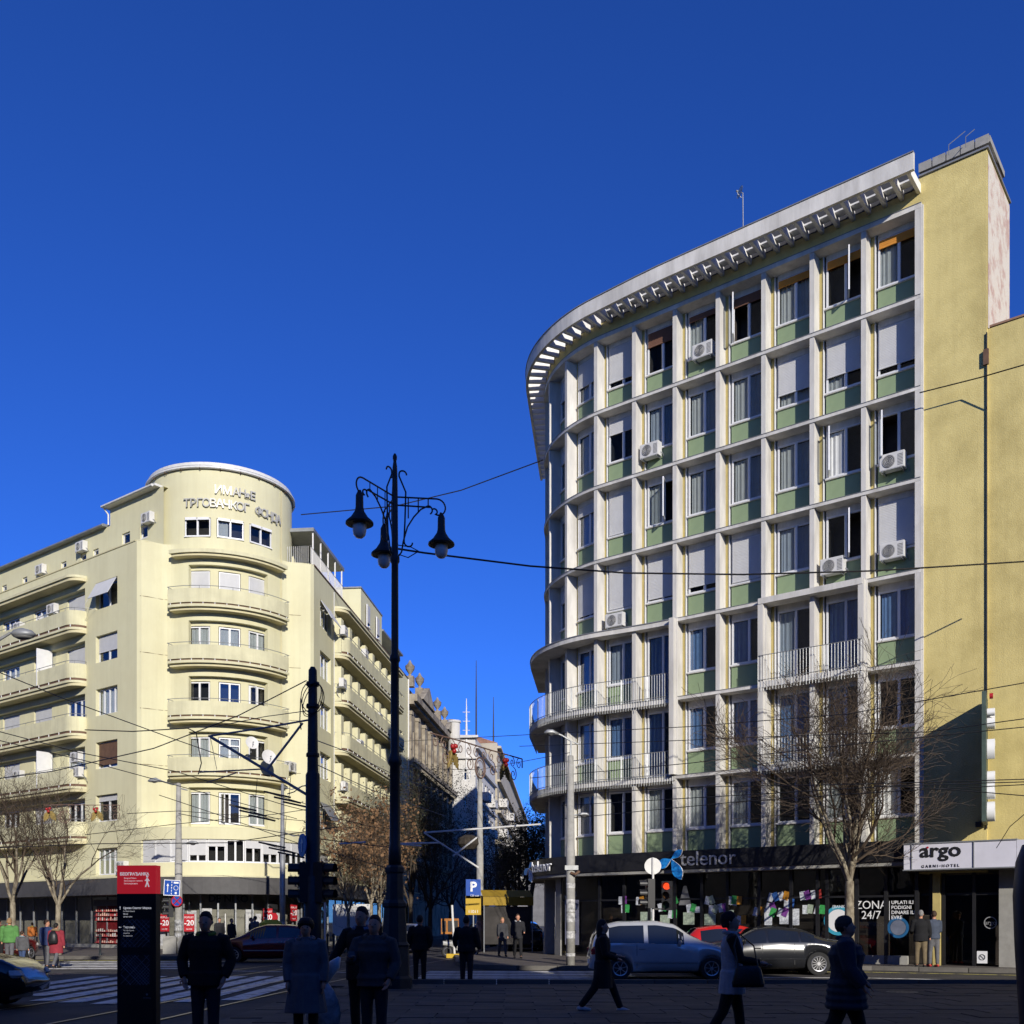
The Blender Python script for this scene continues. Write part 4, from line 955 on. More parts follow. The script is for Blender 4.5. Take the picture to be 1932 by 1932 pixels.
lp = []
for s in [-29+1.6*i for i in range(18)]: lp.append((fLw(s, .35), aL))
for th in range(-36, 84, 10): lp.append((pol(th, RL-.35), radians(th)))
for s in [0.8+1.7*i for i in range(16)]: lp.append((fRw(s, .35), aR))
for p, a in lp: add('shop_mullion', mum, bL, (*p, 0), a)
for (p, a), (q, b) in zip(lp[:-1], lp[1:]):
    p = Vector(p); q = Vector(q); d = q-p; w = round(d.length-.09, 2); an = atan2(d.y, d.x)
    add('shop_pane', cached(('sp', w), lambda: pane_mesh(w, 2.68, 'shopglass2')), bL, (*((p+q)/2), .32), an)
# display wall in red with shelves of goods
rd = thing('shop_display', 'red shop window packed with rows of small pale shoes', 'shop display', (*fLw(-2.6, .25), .3), aL)
mb = MB(); mb.box(-1.9, 2.3, .1, .16, 0, 2.5); add('backing', (mb, mat('red_backing', (.22, .012, .015), .7, .2, 3)), rd)
sh = [mat('shoe_%d' % i, c, .6, .2, 20) for i, c in enumerate(((.42, .38, .36), (.25, .2, .19), (.5, .3, .24), (.36, .05, .05)))]
for j, z in enumerate((.1, .45, .72, 1.35, 1.6, 1.85)):
    b = MB(); b.box(-1.85, 2.25, -.06, .1, z-.02, z); add('shelf', (b, M['red']), rd)
    for i in range(20):
        b = MB(); w = rs.uniform(.05, .08); h = rs.uniform(.08, .2); b.rings([(0, 0, 0, w, .045), (0, 0, h*.5, w*.9, .04), (w*.3, 0, h, w*.45, .03)], 7); add('shoe', (b, rs.choice(sh)), rd, (-1.75+i*.205, 0, z))
b = MB(); b.box(-1.9, 2.3, -.1, .1, 2.15, 2.5); add('header', (b, mat('grey_header', (.13, .12, .12), .7, .15, 2)), rd)
# white poster stands and discount signs in the round shop
def at_low(u, r=5.3):
    lo, hi = -37, 84
    for _ in range(40):
        m_ = (lo+hi)/2; x, y = pol(m_, r)
        if 966+F0*x/y < u: lo = m_
        else: hi = m_
    return (lo+hi)/2
PG = 'white lit poster panels in the round corner shop'
for i, (u, v0, v1, w, c) in enumerate(((304, 1728, 1790, .55, 'whitep'), (362, 1718, 1775, .5, 'whitep'), (390, 1714, 1730, .55, 'whitep'), (471, 1716, 1780, .45, 'whitep'), (487, 1724, 1782, .35, 'whitep'), (508, 1730, 1760, .5, 'whitep'), (520, 1722, 1750, .6, 'whitep'), (562, 1716, 1745, .3, 'whitep'))):
    th = at_low(u, 5.0); x, y = pol(th, 5.02)
    mb = MB(); mb.box(-w/2, w/2, 0, .05, max(.3, Z(v1, y)), Z(v0, y))
    o = tag(add('display_screen', (mb, M[c]), None, (x, y, 0), radians(th)), 'blank white panel inside the corner shop, %s' % ('leftmost, next to the red discount tag', 'tall one right of the signpost', 'small one behind the young man', 'tall one behind the waiting couple', 'narrow one behind the waiting couple', 'one behind the yellow box', 'one beside the yellow box', 'rightmost one by the dark traffic lights')[i], 'display panel', PG)
for i, (u, v) in enumerate(((311, 1741), (357, 1741), (505, 1730), (554, 1722))):
    th = at_low(u, 5.35); x, y = pol(th, 5.36)
    t = thing('discount_sign', 'red hanging sign reading popust -20, %s' % ('left of the signpost', 'right of the signpost', 'above the yellow box', 'rightmost of the four')[i], 'sign', (x, y, Z(v, y)), radians(th), 'red discount signs in the corner shop')
    mb = MB(); mb.box(-.28, .28, -.008, .008, -.46, .46); add('board', (mb, M['red']), t)
    text('lettering', '-20', .40, t, (0, -.013, -.02), 0, M['signw'], .002, offset=.008); text('lettering', 'POPUST', .14, t, (0, -.013, .28), 0, M['signw'], .002); text('lettering', 'NA SVE', .10, t, (0, -.013, -.34), 0, M['signw'], .002)
    mb = MB(); mb.tube([(0, 0, .46), (0, 0, 3.02-Z(v, y))], .008, 4); add('cord', (mb, M['grey']), t)
th = at_low(431, 5.15); x, y = pol(th, 5.16); text('shop_lettering', 'DE NIRO', .52, bL, (x, y, Z(1696, y)), radians(th), M['black'], .012, offset=.012, label='dark shop name over the round shop door')
for u in (425, 470): th = at_low(u, 5.25); x, y = pol(th, 5.28); mb = MB(); mb.tube([(0, -.1, .5), (0, -.1, 2.0)], .03, 6); add('door_handle', (mb, M['acw']), bL, (x, y, 0), radians(th))
# advert figure
th = at_low(515, 5.2); x, y = pol(th, 5.24)
t = thing('fashion_poster', 'tall poster of a dark-haired figure in red above the yellow box', 'poster', (x, y, 1.1), radians(th))
mb = MB(); mb.rings([(0, 0, .95, .2, .02), (0, 0, 1.2, .3, .02), (0, 0, 1.45, .26, .02), (0, 0, 1.6, .1, .02)], 12); add('hair', (mb, M['black']), t)
mb = MB(); mb.rings([(0, 0, .3, .26, .018), (0, 0, .8, .3, .018), (0, 0, 1.02, .1, .018)], 12); add('dress', (mb, M['red']), t)
mb = MB(); mb.rings([(-.08, 0, -.3, .06, .015), (-.08, 0, .31, .1, .015)], 8); mb.rings([(.08, 0, -.3, .06, .015), (.08, 0, .31, .1, .015)], 8); add('legs', (mb, M['dark']), t)
# AC units of the left building
def acL(f, x, d, z, a, lab, sc=1.0): ac_make(lab, (*f(x, d), z), a, sc)
acL(fLw, -.6, 1.2, 23.5, aL, 'air conditioner beside the attic windows near the drum of the cream building', 1.0)
acL(fLw, -7.3, 1.2, 23.4, aL, 'air conditioner on the attic wall right of the roof edge step', 1.0)
acL(fLw, -11.9, 1.2, 23.0, aL, 'air conditioner on the attic wall farthest left', 1.0)
acL(fLw, -8.3, -.02, 19.6, aL, 'air conditioner over the top-floor balcony next to a small dish')
acL(fLw, -12.2, -.02, 19.2, aL, 'air conditioner over the top-floor balcony above the street lamp head')
acL(fLw, -12.2, -.02, 10.2, aL, 'air conditioner over the fourth-floor balcony, left of the shutters')
acL(fLw, -5.2, -.3, 10.6, aL, 'upper of two stacked air conditioners at a balcony end')
acL(fLw, -5.15, -.3, 9.75, aL, 'lower of two stacked air conditioners at a balcony end')
acL(fLw, -1.1, -.05, 4.3, aL, 'air conditioner just above the shop canopy left of the red pillar top')
x, y = pol(73, 4.35); ac_make('air conditioner at the right side of the tower below the satellite dishes', (x, y, 10.1), radians(73))
for i, (s, z) in enumerate(((4.5, 19.3), (9.9, 19.3), (4.2, 16.0), (14.2, 15.9), (8.6, 13.0), (4.6, 9.7), (3.6, 22.9), (17.9, 19.0))):
    acL(fRw, s, -.45 if i != 6 else 1.5, z, aR, 'air conditioner on the shaded street wing of the cream building, %s' % ('top storey near the corner', 'top storey mid-wing', 'second storey near the corner', 'second storey far along', 'third storey mid-wing', 'above the awning shutter', 'up on the roof terrace', 'top storey far along')[i], .95)
dish('white satellite dish on the fourth balcony of the round tower, upper left of two', P(475, 1402, 54.7), .36, radians(35), 15, .5)
dish('white satellite dish on the fourth balcony of the round tower, lower right of two', P(507, 1429, 55.0), .42, radians(40), 15, .3)
dish('white satellite dish on the street wing beside the dark pole', P(642, 1309, 63.5), .42, radians(60), 15, .3)
dish('small satellite dish on the top-floor balcony of the left wing', (*fLw(-9.4, -.3), 19.4), .3, radians(-20), 15, .3)
# ================================================================== FURTHER ALONG THE STREET
brq = mat('weathered_stone', (.33, .29, .22), .9, .3, .8, .6, 12, dark=(.16, .13, .10), lo=.36, hi=.6)
bq = thing('old_building', 'weathered ornate stone building with urns along the roofline', 'building', (*fRw(38, 2), 0), world=True)
mb = MB(); E0, E1 = 27.9, 52
bops = [(29.2+3.2*i, 30.7+3.2*i, z, z+2.2) for i in range(7) for z in (3.5, 7.6, 11.8, 16.0)]
wallmap(mb, lambda s, d: fRw(s, .1+d), E0, E1, 0, 20.3, bops, .35)
mb.q([(*fRw(E0, .1), 0), (*fRw(E0, 12), 0), (*fRw(E0, 12), 20.3), (*fRw(E0, .1), 20.3)])
mb.ribbon([fRw(E0, .5), fRw(E1, .5)], [fRw(E0, 12), fRw(E1, 12)], 19.5, 20.3)
add('wall', (mb, brq), bq)
for i in range(7):
    for z in (3.5, 7.6, 11.8, 16.0): window(bq, (*fRw(29.95+3.2*i, .35), z+.02), aR, 1.46, 2.15, 2, 0, None, 'glass', deep=.5, rows=.7)
for z0, z1, pr_ in ((20.3, 20.9, .75), (15.1, 15.5, .6), (10.9, 11.2, .5), (6.8, 7.1, .4)):
    mb = MB(); mb.ribbon([fRw(E0, -pr_), fRw(E1, -pr_)], [fRw(E0, .1), fRw(E1, .1)], z0, z1); mb.ribbon([fRw(E0, -pr_*.6), fRw(E1, -pr_*.6)], [fRw(E0, .1), fRw(E1, .1)], z0-.25, z0-.002)
    add('cornice', (mb, brq), bq)
dn = MB(); dn.box(-.12, .12, -.5, .09, -.3, -.0); dnm = dn.mesh(brq, name='kept_dentil')
for i in range(40): add('dentil', dnm, bq, (*fRw(E0+.5+.6*i, 0), 15.08), aR)
pm = cached('pil2', lambda: (lambda b_: (b_.box(-.28, .28, -.2, .09, 0, 3.7), b_.box(-.36, .36, -.28, .09, 3.701, 4.0), b_.mesh(brq, name='kept_pil2'))[2])(MB()))
for i in range(8):
    for z in (7.1, 11.2, 15.5): add('pilaster', pm, bq, (*fRw(28.4+3.2*i, 0), z), aR)
mb = MB(); mb.prism([(0, 0), (6, 0), (3, 1.6)], 0, .5); me = mb.mesh(brq, name='kept_ped'); me.transform(Matrix.Rotation(radians(90), 4, 'X'))
for s in (30.0, 44): add('gable', me, bq, (*fRw(s, -.4), 20.92), aR)
mb = MB(); mb.ribbon([fRw(E0+.5, .3), fRw(E1, .3)], [fRw(E0+.5, 5), fRw(E1, 5)], 20.91, 21.7); add('attic', (mb, brq), bq)
um = MB(); um.box(-.35, .35, -.35, .35, 0, .9); um.lathe([(.16, .9), (.1, 1.1), (.38, 1.5), (.42, 1.8), (.2, 2.0), (.12, 2.15), (.05, 2.3)], n=10); umm = um.mesh(brq, name='kept_urn')
for i, s in enumerate((29.0, 33.5, 43.0, 47.5)): add('urn', umm, bq, (*fRw(s, .1), 21.72 if s < 40 else 21.6), aR)
# white building whose end faces the camera
wm = mat('pale_render', (.60, .58, .54), .9, .12, 1, .4, 20)
bw = thing('white_building', 'white building with tall narrow windows seen end-on down the street', 'building', (X(875, 112), 114, 0), world=True)
WX0, WX1, WY = X(850, 112), X(897, 112), 112
mb = MB(); f4 = lambda s, d: (s, WY+d)
wops = [(X(c-3.2, WY), X(c+3.2, WY), Z(v1, WY), Z(v0, WY)) for c in (878,) for v0, v1 in ((1449, 1472), (1500, 1523), (1550, 1572), (1600, 1622))]+[(X(887-1.4, WY), X(887+1.4, WY), Z(v1, WY), Z(v0, WY)) for v0, v1 in ((1452, 1470), (1503, 1521), (1553, 1570))]
wallmap(mb, f4, WX0, WX1, 0, Z(1392, WY), wops, .3)
sdir = Vector((.10, .995)); f7 = lambda s, d: (WX1+sdir.x*s-sdir.y*d, WY+sdir.y*s+sdir.x*d); wsz = [4.5, 8.2, 11.9, 15.6]
wallmap(mb, f7, 0, 18.6, 0, Z(1392, WY), [(1.4+3.4*i, 3.0+3.4*i, z, z+2.1) for i in range(5) for z in wsz], .3)
mb.q([(WX0, WY, Z(1392, WY)), (WX1, WY, Z(1392, WY)), (*f7(18.6, 0), Z(1392, WY)), (WX0, WY+18, Z(1392, WY))]); mb.q([(*f7(18.6, 0), 0), (*f7(18.6, 8), 0), (*f7(18.6, 8), Z(1392, WY)), (*f7(18.6, 0), Z(1392, WY))])
for i in range(5):
    for z in wsz: window(bw, (*f7(2.2+3.4*i, .12), z+.02), atan2(sdir.y, sdir.x), 1.56, 2.06, 2, 0, None, 'glass', deep=.5)
for z in (7.4, 14.8, 18.6, 20.6):
    m3 = MB(); m3.ribbon([f7(0, -.35), f7(18.6, -.35)], [f7(0, 0), f7(18.6, 0)], z, z+.3); add('cornice', (m3, wm), bw)
for i in (1, 3):
    for z in wsz[1:]:
        m3 = MB(); m3.ribbon([f7(1+3.4*i, -.9), f7(3.6+3.4*i, -.9)], [f7(1+3.4*i, 0), f7(3.6+3.4*i, 0)], z-.25, z+.75); add('balcony', (m3, wm), bw)
add('wall', (mb, wm), bw)
for o in wops: window(bw, ((o[0]+o[1])/2, WY+.1, o[2]+.02), 0, o[1]-o[0], o[3]-o[2]-.04, 1, 0, None, 'glass', deep=.5, rows=.68)
mb = MB(); mb.box(WX0-.3, WX1+.3, WY-.35, WY, Z(1432, WY), Z(1429, WY)); mb.box(WX0-.3, WX1+.3, WY-.45, WY+.2, Z(1393, WY)+.01, Z(1388, WY)); add('cornice', (mb, wm), bw)
ch = thing('chimney', 'round white chimney above the old stone building', 'chimney', (X(857, 105), 105, 19)); mb = MB(); mb.lathe([(.62, 0), (.6, Z(1370, 105)-19), (.6, Z(1364, 105)-19)], n=18); add('shaft', (mb, wm), ch); mb = MB(); mb.lathe([(.7, Z(1364, 105)-19), (.7, Z(1360, 105)-19), (.2, Z(1358, 105)-19)], n=18); add('cap', (mb, wm), ch)
# long cream block receding beyond it
bc = thing('apartment_building', 'long pale apartment block with a steep attic roof farther down the street', 'building', (X(930, 150), 150, 0), world=True)
cA, cB, cC = Vector((-9, 133)), Vector((-1.9, 131.5)), Vector((3.6, 240))
f5 = lambda s, d: tuple(cB+(cC-cB).normalized()*s+Vector((-(cC-cB).normalized().y, (cC-cB).normalized().x))*d)
LC = (cC-cB).length; mb = MB(); cops = [(4+6*i, 6+6*i, z, z+2) for i in range(14) for z in (5, 9, 13, 17)]
wallmap(mb, f5, 0, LC, 0, 24.6, cops, .4); mb.q([(*cA, 0), (*cB, 0), (*cB, 24.6), (*cA, 24.6)]); mb.q([(*cA, 24.6), (*cB, 24.6), (*cC, 24.6)])
ccm = mat('tan_render', (.50, .44, .33), .9, .15, .8, .4, 20)
add('wall', (mb, ccm), bc)
for i in range(14):
    for z in (5, 9, 13, 17): window(bc, (*f5(5+6*i, .2), z), atan2((cC-cB).y, (cC-cB).x), 1.9, 2, 2, 0, None, 'glass', deep=.6)
mb = MB(); a_, b_, c_ = Vector((*cA, 24.62)), Vector((*cB, 24.62)), Vector((*cC, 24.62)); m1, m2 = Vector((*(cA+(cB-cA)*.6), 25.6)), Vector((*cC, 25.6)); mb.q([a_, b_, m1]); mb.q([b_, c_, m2, m1]); mb.q([a_, m1, m2])
for z in (3.6, 7.6, 11.6, 15.6, 19.6, 23.9):
    m3 = MB(); m3.ribbon([f5(0, -.5), f5(LC, -.5)], [f5(0, 0), f5(LC, 0)], z, z+.3); add('cornice', (m3, ccm), bc)
for i in range(0, 14, 3):
    for z in (9, 13, 17):
        m3 = MB(); m3.ribbon([f5(3.4+6*i, -1.1), f5(6.6+6*i, -1.1)], [f5(3.4+6*i, 0), f5(6.6+6*i, 0)], z-.3, z+.8); add('balcony', (m3, wm), bc)
add('roof', (mb, mat('red_brown_roof', (.34, .18, .12), .9, .3, 2)), bc)
# unseen off-frame blocks, added and shaped to cast shade and cut sky fill
sb = thing('shade_block', 'unseen grey block behind the camera, stepped to shade the square', 'building', (5, -24, 0), world=True)
gm = mat('added_block_concrete', (.16, .155, .15), .9, .2, .5)
mb = MB(); f6 = lambda s, d: (-s, -14-d)
SBX0, SBX1 = -9.0, 40.0
wallmap(mb, f6, -SBX1, -SBX0, 0, 15.6, [(-38+3*i, -36+3*i, z, z+1.8) for i in range(15) for z in (1, 4.5, 8, 11.5)], .3)
mb.prism([(SBX0, -14.4), (SBX1, -14.4), (SBX1, -34), (SBX0, -34)], 0, 15.6); mb.prism([(SBX0+.2, -14.1), (22.7, -14.1), (22.7, -30), (SBX0+.2, -30)], 15.601, 17.0)
mb.prism([(8.6, -15), (16.6, -15), (16.6, -28), (8.6, -28)], 17.01, 27.2)  # upper block sized to throw shade on the ornate lamp post
add('wall', (mb, gm), sb)
sb3 = thing('shade_block', 'unseen tall dark slab added left of the square to cut skylight', 'building', (-42, -4, 0), world=True)
mb = MB(); mb.prism([(-60, -12), (-26, -12), (-26, 24), (-60, 24)], 0, 62)  # unseen slab added to block blue skylight over the foreground
add('wall', (mb, gm), sb3)
sb4 = thing('shade_block', 'unseen tall grey block added right of the square to cut skylight', 'building', (48, 0, 0), world=True)
mb = MB(); mb.prism([(37, -13), (70, -13), (70, 14), (37, 14)], 0, 45)  # unseen block added to block skylight from the right
add('wall', (mb, gm), sb4)
sb2 = thing('shade_block', 'unseen lower grey block, near left, added for shade and dark reflections', 'building', (-24, -24, 0), world=True)
mb = MB(); mb.prism([(-110, -14.5), (-9.2, -14.5), (-9.2, -34), (-110, -34)], 0, 12.4); mb.prism([(-110, -10), (-86, -10), (-86, 90), (-110, 90)], 0, 17); add('wall', (mb, gm), sb2)  # unseen; far wing added so the shop glass reflects less sky
# ================================================================== STREET FURNITURE
def arc(c, r, a0, a1, n=10):
    """points of an arc in the local (r, z) plane; degrees"""
    return [(c[0]+r*cos(radians(a0+(a1-a0)*i/n)), c[1]+r*sin(radians(a0+(a1-a0)*i/n))) for i in range(n+1)]
globe_m = mat('frosted_globe', (.62, .62, .60), .35, .06, 3)
lampX, lampY = X(745, 23.7), 23.7
lt = thing('street_lamp', 'tall ornate black street lamp with three bell-shaped lanterns', 'street lamp', (lampX, lampY, 0))
mb = MB()
mb.lathe([(.42, .0), (.42, .28), (.36, .34), (.34, 1.0), (.36, 1.05), (.30, 1.12), (.26, 1.9), (.29, 1.95), (.29, 2.02), (.22, 2.1), (.20, 2.7), (.23, 2.74), (.23, 2.84), (.17, 2.9)], n=8)
add('base', (mb, M['iron']), lt, rot=radians(22.5))
mb = MB()
mb.lathe([(.15, 2.85), (.145, 3.3), (.125, 3.35), (.118, 5.2), (.16, 5.25), (.17, 5.33), (.13, 5.42), (.10, 5.5), (.095, 7.6), (.125, 7.65), (.12, 7.74), (.085, 7.8), (.08, 9.9), (.11, 9.95), (.11, 10.05), (.078, 10.1), (.068, 11.6), (.055, 12.15), (.035, 12.28), (.05, 12.34), (.05, 12.4), (.02, 12.46)], n=14)
add('pole', (mb, M['iron'], True), lt)
for ang in (20, 110, 232):
    def P3(pts): return [(p[0], 0, p[1]) for p in pts]
    mb = MB(); r_ = .020
    mb.tube(P3([(.05, 11.46), (1.0, 11.55)]+arc((1.03, 11.36), .19, 90, -110, 12)+arc((.95, 11.24), .07, -30, 130, 6)), r_, 5)
    mb.tube(P3([(.05, 11.27), (.85, 11.33)]), r_, 5)
    for x_ in (.32, .56, .8): mb.tube(P3([(x_, 11.49 if x_ < .7 else 11.52), (x_, 11.0 if x_ < .4 else (11.16 if x_ < .7 else 11.32))]), .015, 4)
    mb.tube(P3(arc((.80, 11.26), .1, -60, 90, 6)+[(.62, 11.25), (.45, 11.05), (.3, 10.8), (.2, 10.45), (.16, 10.2), (.06, 10.05)]), r_, 5)
    mb.tube(P3(arc((.19, 12.0), .09, 0, 180, 7)+[(.1, 11.95), (.26, 11.6), (.24, 10.9), (.22, 10.5)]+arc((.32, 10.44), .1, 180, 360, 7)), r_, 5)
    mb.tube(P3([(1.12, 11.18), (1.1, 11.24)]), .03, 5)
    arm = add('arm', (mb, M['iron']), lt, (0, 0, 0), radians(ang))
    mb = MB(); mb.lathe([(.04, 11.22), (.085, 11.12), (.09, 10.85), (.11, 10.76), (.2, 10.62), (.31, 10.52), (.315, 10.48), (.29, 10.47), (.14, 10.49)], n=18)
    sh_ = add('lantern_shade', (mb, M['iron'], True), lt, (1.12*cos(radians(ang)), 1.12*sin(radians(ang)), 0))
    mb = MB(); mb.lathe([(.15, 10.5), (.155, 10.34), (.135, 10.24), (.08, 10.18), (.01, 10.165)], n=16)
    add('globe', (mb, globe_m, True), sh_)
def cobra(mb, p, d, L, w=.13):
    """lamp head; p joint, d horizontal unit direction"""
    p = Vector(p); d = Vector(d); n_ = 7
    for i, (t, r, h) in enumerate([]): pass
    rings = []
    mb.tube([p, p+d*.15+Vector((0, 0, .03)), p+d*L*.45+Vector((0, 0, .05)), p+d*L*.8+Vector((0, 0, .04)), p+d*L], [.04, .07, w, w*.8, .03], 10)
def head_part(parent, p, d, L=.6, w=.12, m='acd'):
    mb = MB(); cobra(mb, p, d, L, w); me = mb.mesh(M['steel'], True)
    o = add('lamp_head', me, parent)
    c = Vector(p)+Vector(d)*L*.55; mb = MB(); mb.rings([(c.x, c.y, c.z-.075, .06, .06), (c.x, c.y, c.z+.0, .17, .13)], 12); add('lens', (mb, M[m]), o)
    return o
def pole(label, u, Y, z1, r0, r1, mt='steel', z0=.12, cat='pole', n=12, group=None, name='pole_shaft'):
    t = thing('street_pole', label, cat, (X(u, Y), Y, z0), 0, group)
    mb = MB(); mb.lathe([(r0, 0), (r0, (z1-z0)*.55), (r0*.92, (z1-z0)*.551), (r1, z1-z0-.02), (r1*.4, z1-z0)], n=n); add('shaft', (mb, M[mt], True), t); return t
# grey pole with lamps and signs in front of the round building
t = pole('grey street lamp pole with blue and red road signs in front of the round building', 337, 46.5, 7.9, .17, .1, 'concrete', cat='street lamp')
mb = MB(); mb.tube([(0, 0, 7.1), (0, 0, 7.75), (-.25, -.02, 7.7), (-.75, -.1, 7.85)], .035, 6); mb.tube([(0, 0, 7.55), (.4, 0, 7.45)], .03, 6); mb.tube([(0, 0, 5.0), (.35, 0, 5.02)], .03, 6); add('bracket', (mb, M['steel']), t)
head_part(t, (-.72, -.1, 7.84), (-1, -.1, 0), .62); head_part(t, (.35, 0, 5.02), (1, 0, 0), .55, .08)
sgn = Z(1675, 46.2)-.12
mb = MB(); T = Matrix.Rotation(radians(3), 4, 'Y'); mb.box(-.36, .38, -.02, .02, -.36, .36, T=T); o = add('blue_road_sign', (mb, M['blue']), t, (-.22, -.26, sgn)); 
mb = MB(); 
for q in ((-.36, -.33, -.36, .36), (.35, .38, -.36, .36), (-.33, .35, .33, .36), (-.33, .35, -.36, -.33)): mb.box(q[0], q[1], -.026, -.0205, q[2], q[3], T=T)
for k in range(5): mb.box(-.02, .01, -.026, -.0205, -.3+k*.13, -.22+k*.13, T=T)
add('sign_border', (mb, M['signw']), o)
mb = MB(); mb.box(-.2, -.165, -.026, -.0205, -.2, .1, T=T); mb.q([T @ Vector(p) for p in ((-.24, -.024, .08), (-.125, -.024, .08), (-.1825, -.024, .2))]); add('arrow', (mb, M['signw']), o)
mb = MB(); mb.tube([T @ Vector((.19+.1*cos(a), -.023, .1*sin(a))) for a in [i*pi/8 for i in range(17)]], .012, 4); mb.box(.08, .3, -.026, -.0205, .2, .28, T=T); mb.box(.15, .24, -.026, -.0205, -.28, -.18, T=T); add('lane_symbol', (mb, M['signw']), o)
nz_ = Z(1700, 46.2)-.12
mb = MB(); mb.disc((0, 0, 0), .26, (0, 1, 0), .02, 24); o = add('no_stopping_sign', (mb, M['blue']), t, (0, -.24, nz_))
mb = MB(); mb.tube([(.24*cos(a), -.012, .24*sin(a)) for a in [i*pi/12 for i in range(25)]], .028, 4); 
for s_ in (1, -1): mb.tube([(-.17*s_, -.012, -.17), (.17*s_, -.012, .17)], .026, 4)
add('red_cross', (mb, M['red']), o)
mb = MB()
for z, w in ((.3, .2), (.7, .19), (1.05, .2), (1.3, .19)): mb.lathe([(.175, z), (.178, z+w*1.3)], n=10)
add('sticker', (mb, mat('torn_paper', (.5, .5, .5), .9, .5, 9)), t)
def traffic_light(parent, loc, rot, on=None, wide=1.0):
    mb = MB(); mb.box(-.16*wide, .16*wide, -.02, .2, -.45, .45); h = add('signal_housing', (mb, M['black']), parent, loc, rot)
    for i, (nm, c) in enumerate((('red_lamp', (.5, .02, .01)), ('amber_lamp', (.4, .16, .01)), ('green_lamp', (.01, .12, .03)))):
        z = .29-.29*i
        m_ = cached(('tl', nm, on == nm), lambda: mat(nm, c if on == nm else tuple(q*.18 for q in c), .4, .05))
        if on == nm and m_.node_tree.nodes['Principled BSDF'].inputs['Emission Strength'].default_value == 0 or on == nm:
            b_ = m_.node_tree.nodes['Principled BSDF']; b_.inputs['Emission Color'].default_value = (1, .08, .02, 1); b_.inputs['Emission Strength'].default_value = 1.3
        mb = MB(); mb.disc((0, -.03, z), .105*wide, (0, 1, 0), .03, 16); add(nm, (mb, m_), h)
        mb = MB(); n = 10; A = [(.125*wide*cos(a), z+.125*wide*sin(a)) for a in [radians(-20+220*k/n) for k in range(n+1)]]
        for p, q in zip(A[:-1], A[1:]):
            mb.q([(p[0], -.02, p[1]), (q[0], -.02, q[1]), (q[0]*.95, -.26, q[1]), (p[0]*.95, -.26, p[1])]); mb.q([(p[0]*.93, -.26, p[1]-.004), (q[0]*.93, -.26, q[1]-.004), (q[0]*.97, -.02, q[1]-.006), (p[0]*.97, -.02, p[1]-.006)])
        add('visor', (mb, M['black']), h)
    return h
traffic_light(t, (-.5, .1, Z(1712, 46.5)-.12), radians(-60))
# slender grey pole
t = pole('slender grey pole wrapped in torn posters before the round shop', 533, 47.0, Z(1478, 47), .13, .07, 'steel', cat='street lamp'); mb = MB(); mb.tube([(0, 0, 5.6), (.5, 0, 5.4), (.9, 0, 5.45)], .03, 5); mb.tube([(0, 0, 7.7), (.4, .05, 7.55), (1.2, .1, 7.8)], .025, 5); add('bracket', (mb, M['steel']), t)
mb = MB(); mb.lathe([(.135, .3), (.14, .9)], n=10); mb.lathe([(.135, 1.0), (.138, 1.5)], n=10); add('sticker', (mb, mat('torn_paper_b', (.45, .45, .44), .9, .5, 9)), t)
# pole on the right with street lamp
t = pole('weathered concrete lamp pole with scraps of posters at the phone shop corner', 1076.5, 34.4, Z(1425, 34.4), .15, .10, 'concrete', cat='street lamp')
mb = MB(); mb.tube([(0, 0, 7.0), (.02, 0, 7.55), (.25, 0, 7.45)], .035, 6); mb.tube([(.02, 0, 7.55), (-.3, 0, 7.75), (-.45, 0, 7.8)], .03, 6); mb.tube([(0, 0, 5.1), (.25, 0, 5.05)], .025, 6); mb.box(-.2, .25, -.2, -.17, 3.2, 3.35); add('bracket', (mb, M['steel']), t)
head_part(t, (-.4, 0, 7.79), (-.97, -.1, .06), .5, .1); head_part(t, (.22, 0, 5.05), (1, -.1, 0), .4, .06)
mb = MB()
for z, w in ((.9, .24), (1.45, .3), (1.8, .42), (2.6, .16), (.3, .1)): mb.lathe([(.153, z), (.156, z+w)], n=12)
add('sticker', (mb, mat('torn_paper_c', (.6, .59, .57), .9, .5, 7)), t)
mb = MB(); mb.tube([(.0, -.17, 3.1), (.15, -.24, 3.05), (.28, -.2, 3.15)], .05, 6); add('dead_branch', (mb, M['brown']), t)
# pole in the street
t = pole('pale grey pole in the tree-lined street', 905.5, 50, Z(1450, 50), .17, .1, 'concrete', cat='street lamp'); mb = MB(); mb.lathe([(.175, 1.0), (.178, 1.5)], n=10); add('sticker', (mb, mat('torn_paper_d', (.55, .4, .38), .9, .5, 9)), t)
mb = MB(); mb.lathe([(.19, 2.0), (.19, 2.02), (.23, 2.03), (.23, 2.1)], n=10); mb.rings([(-.55, 0, 5.0, .3, .3), (-.55, 0, 5.25, .55, .5), (-.55, 0, 5.55, .5, .5), (-.55, 0, 5.7, .2, .2)], 10); add('flower_basket', (mb, mat('dead_basket', (.05, .04, .03), .95, .4, 9, 1, 12)), t)
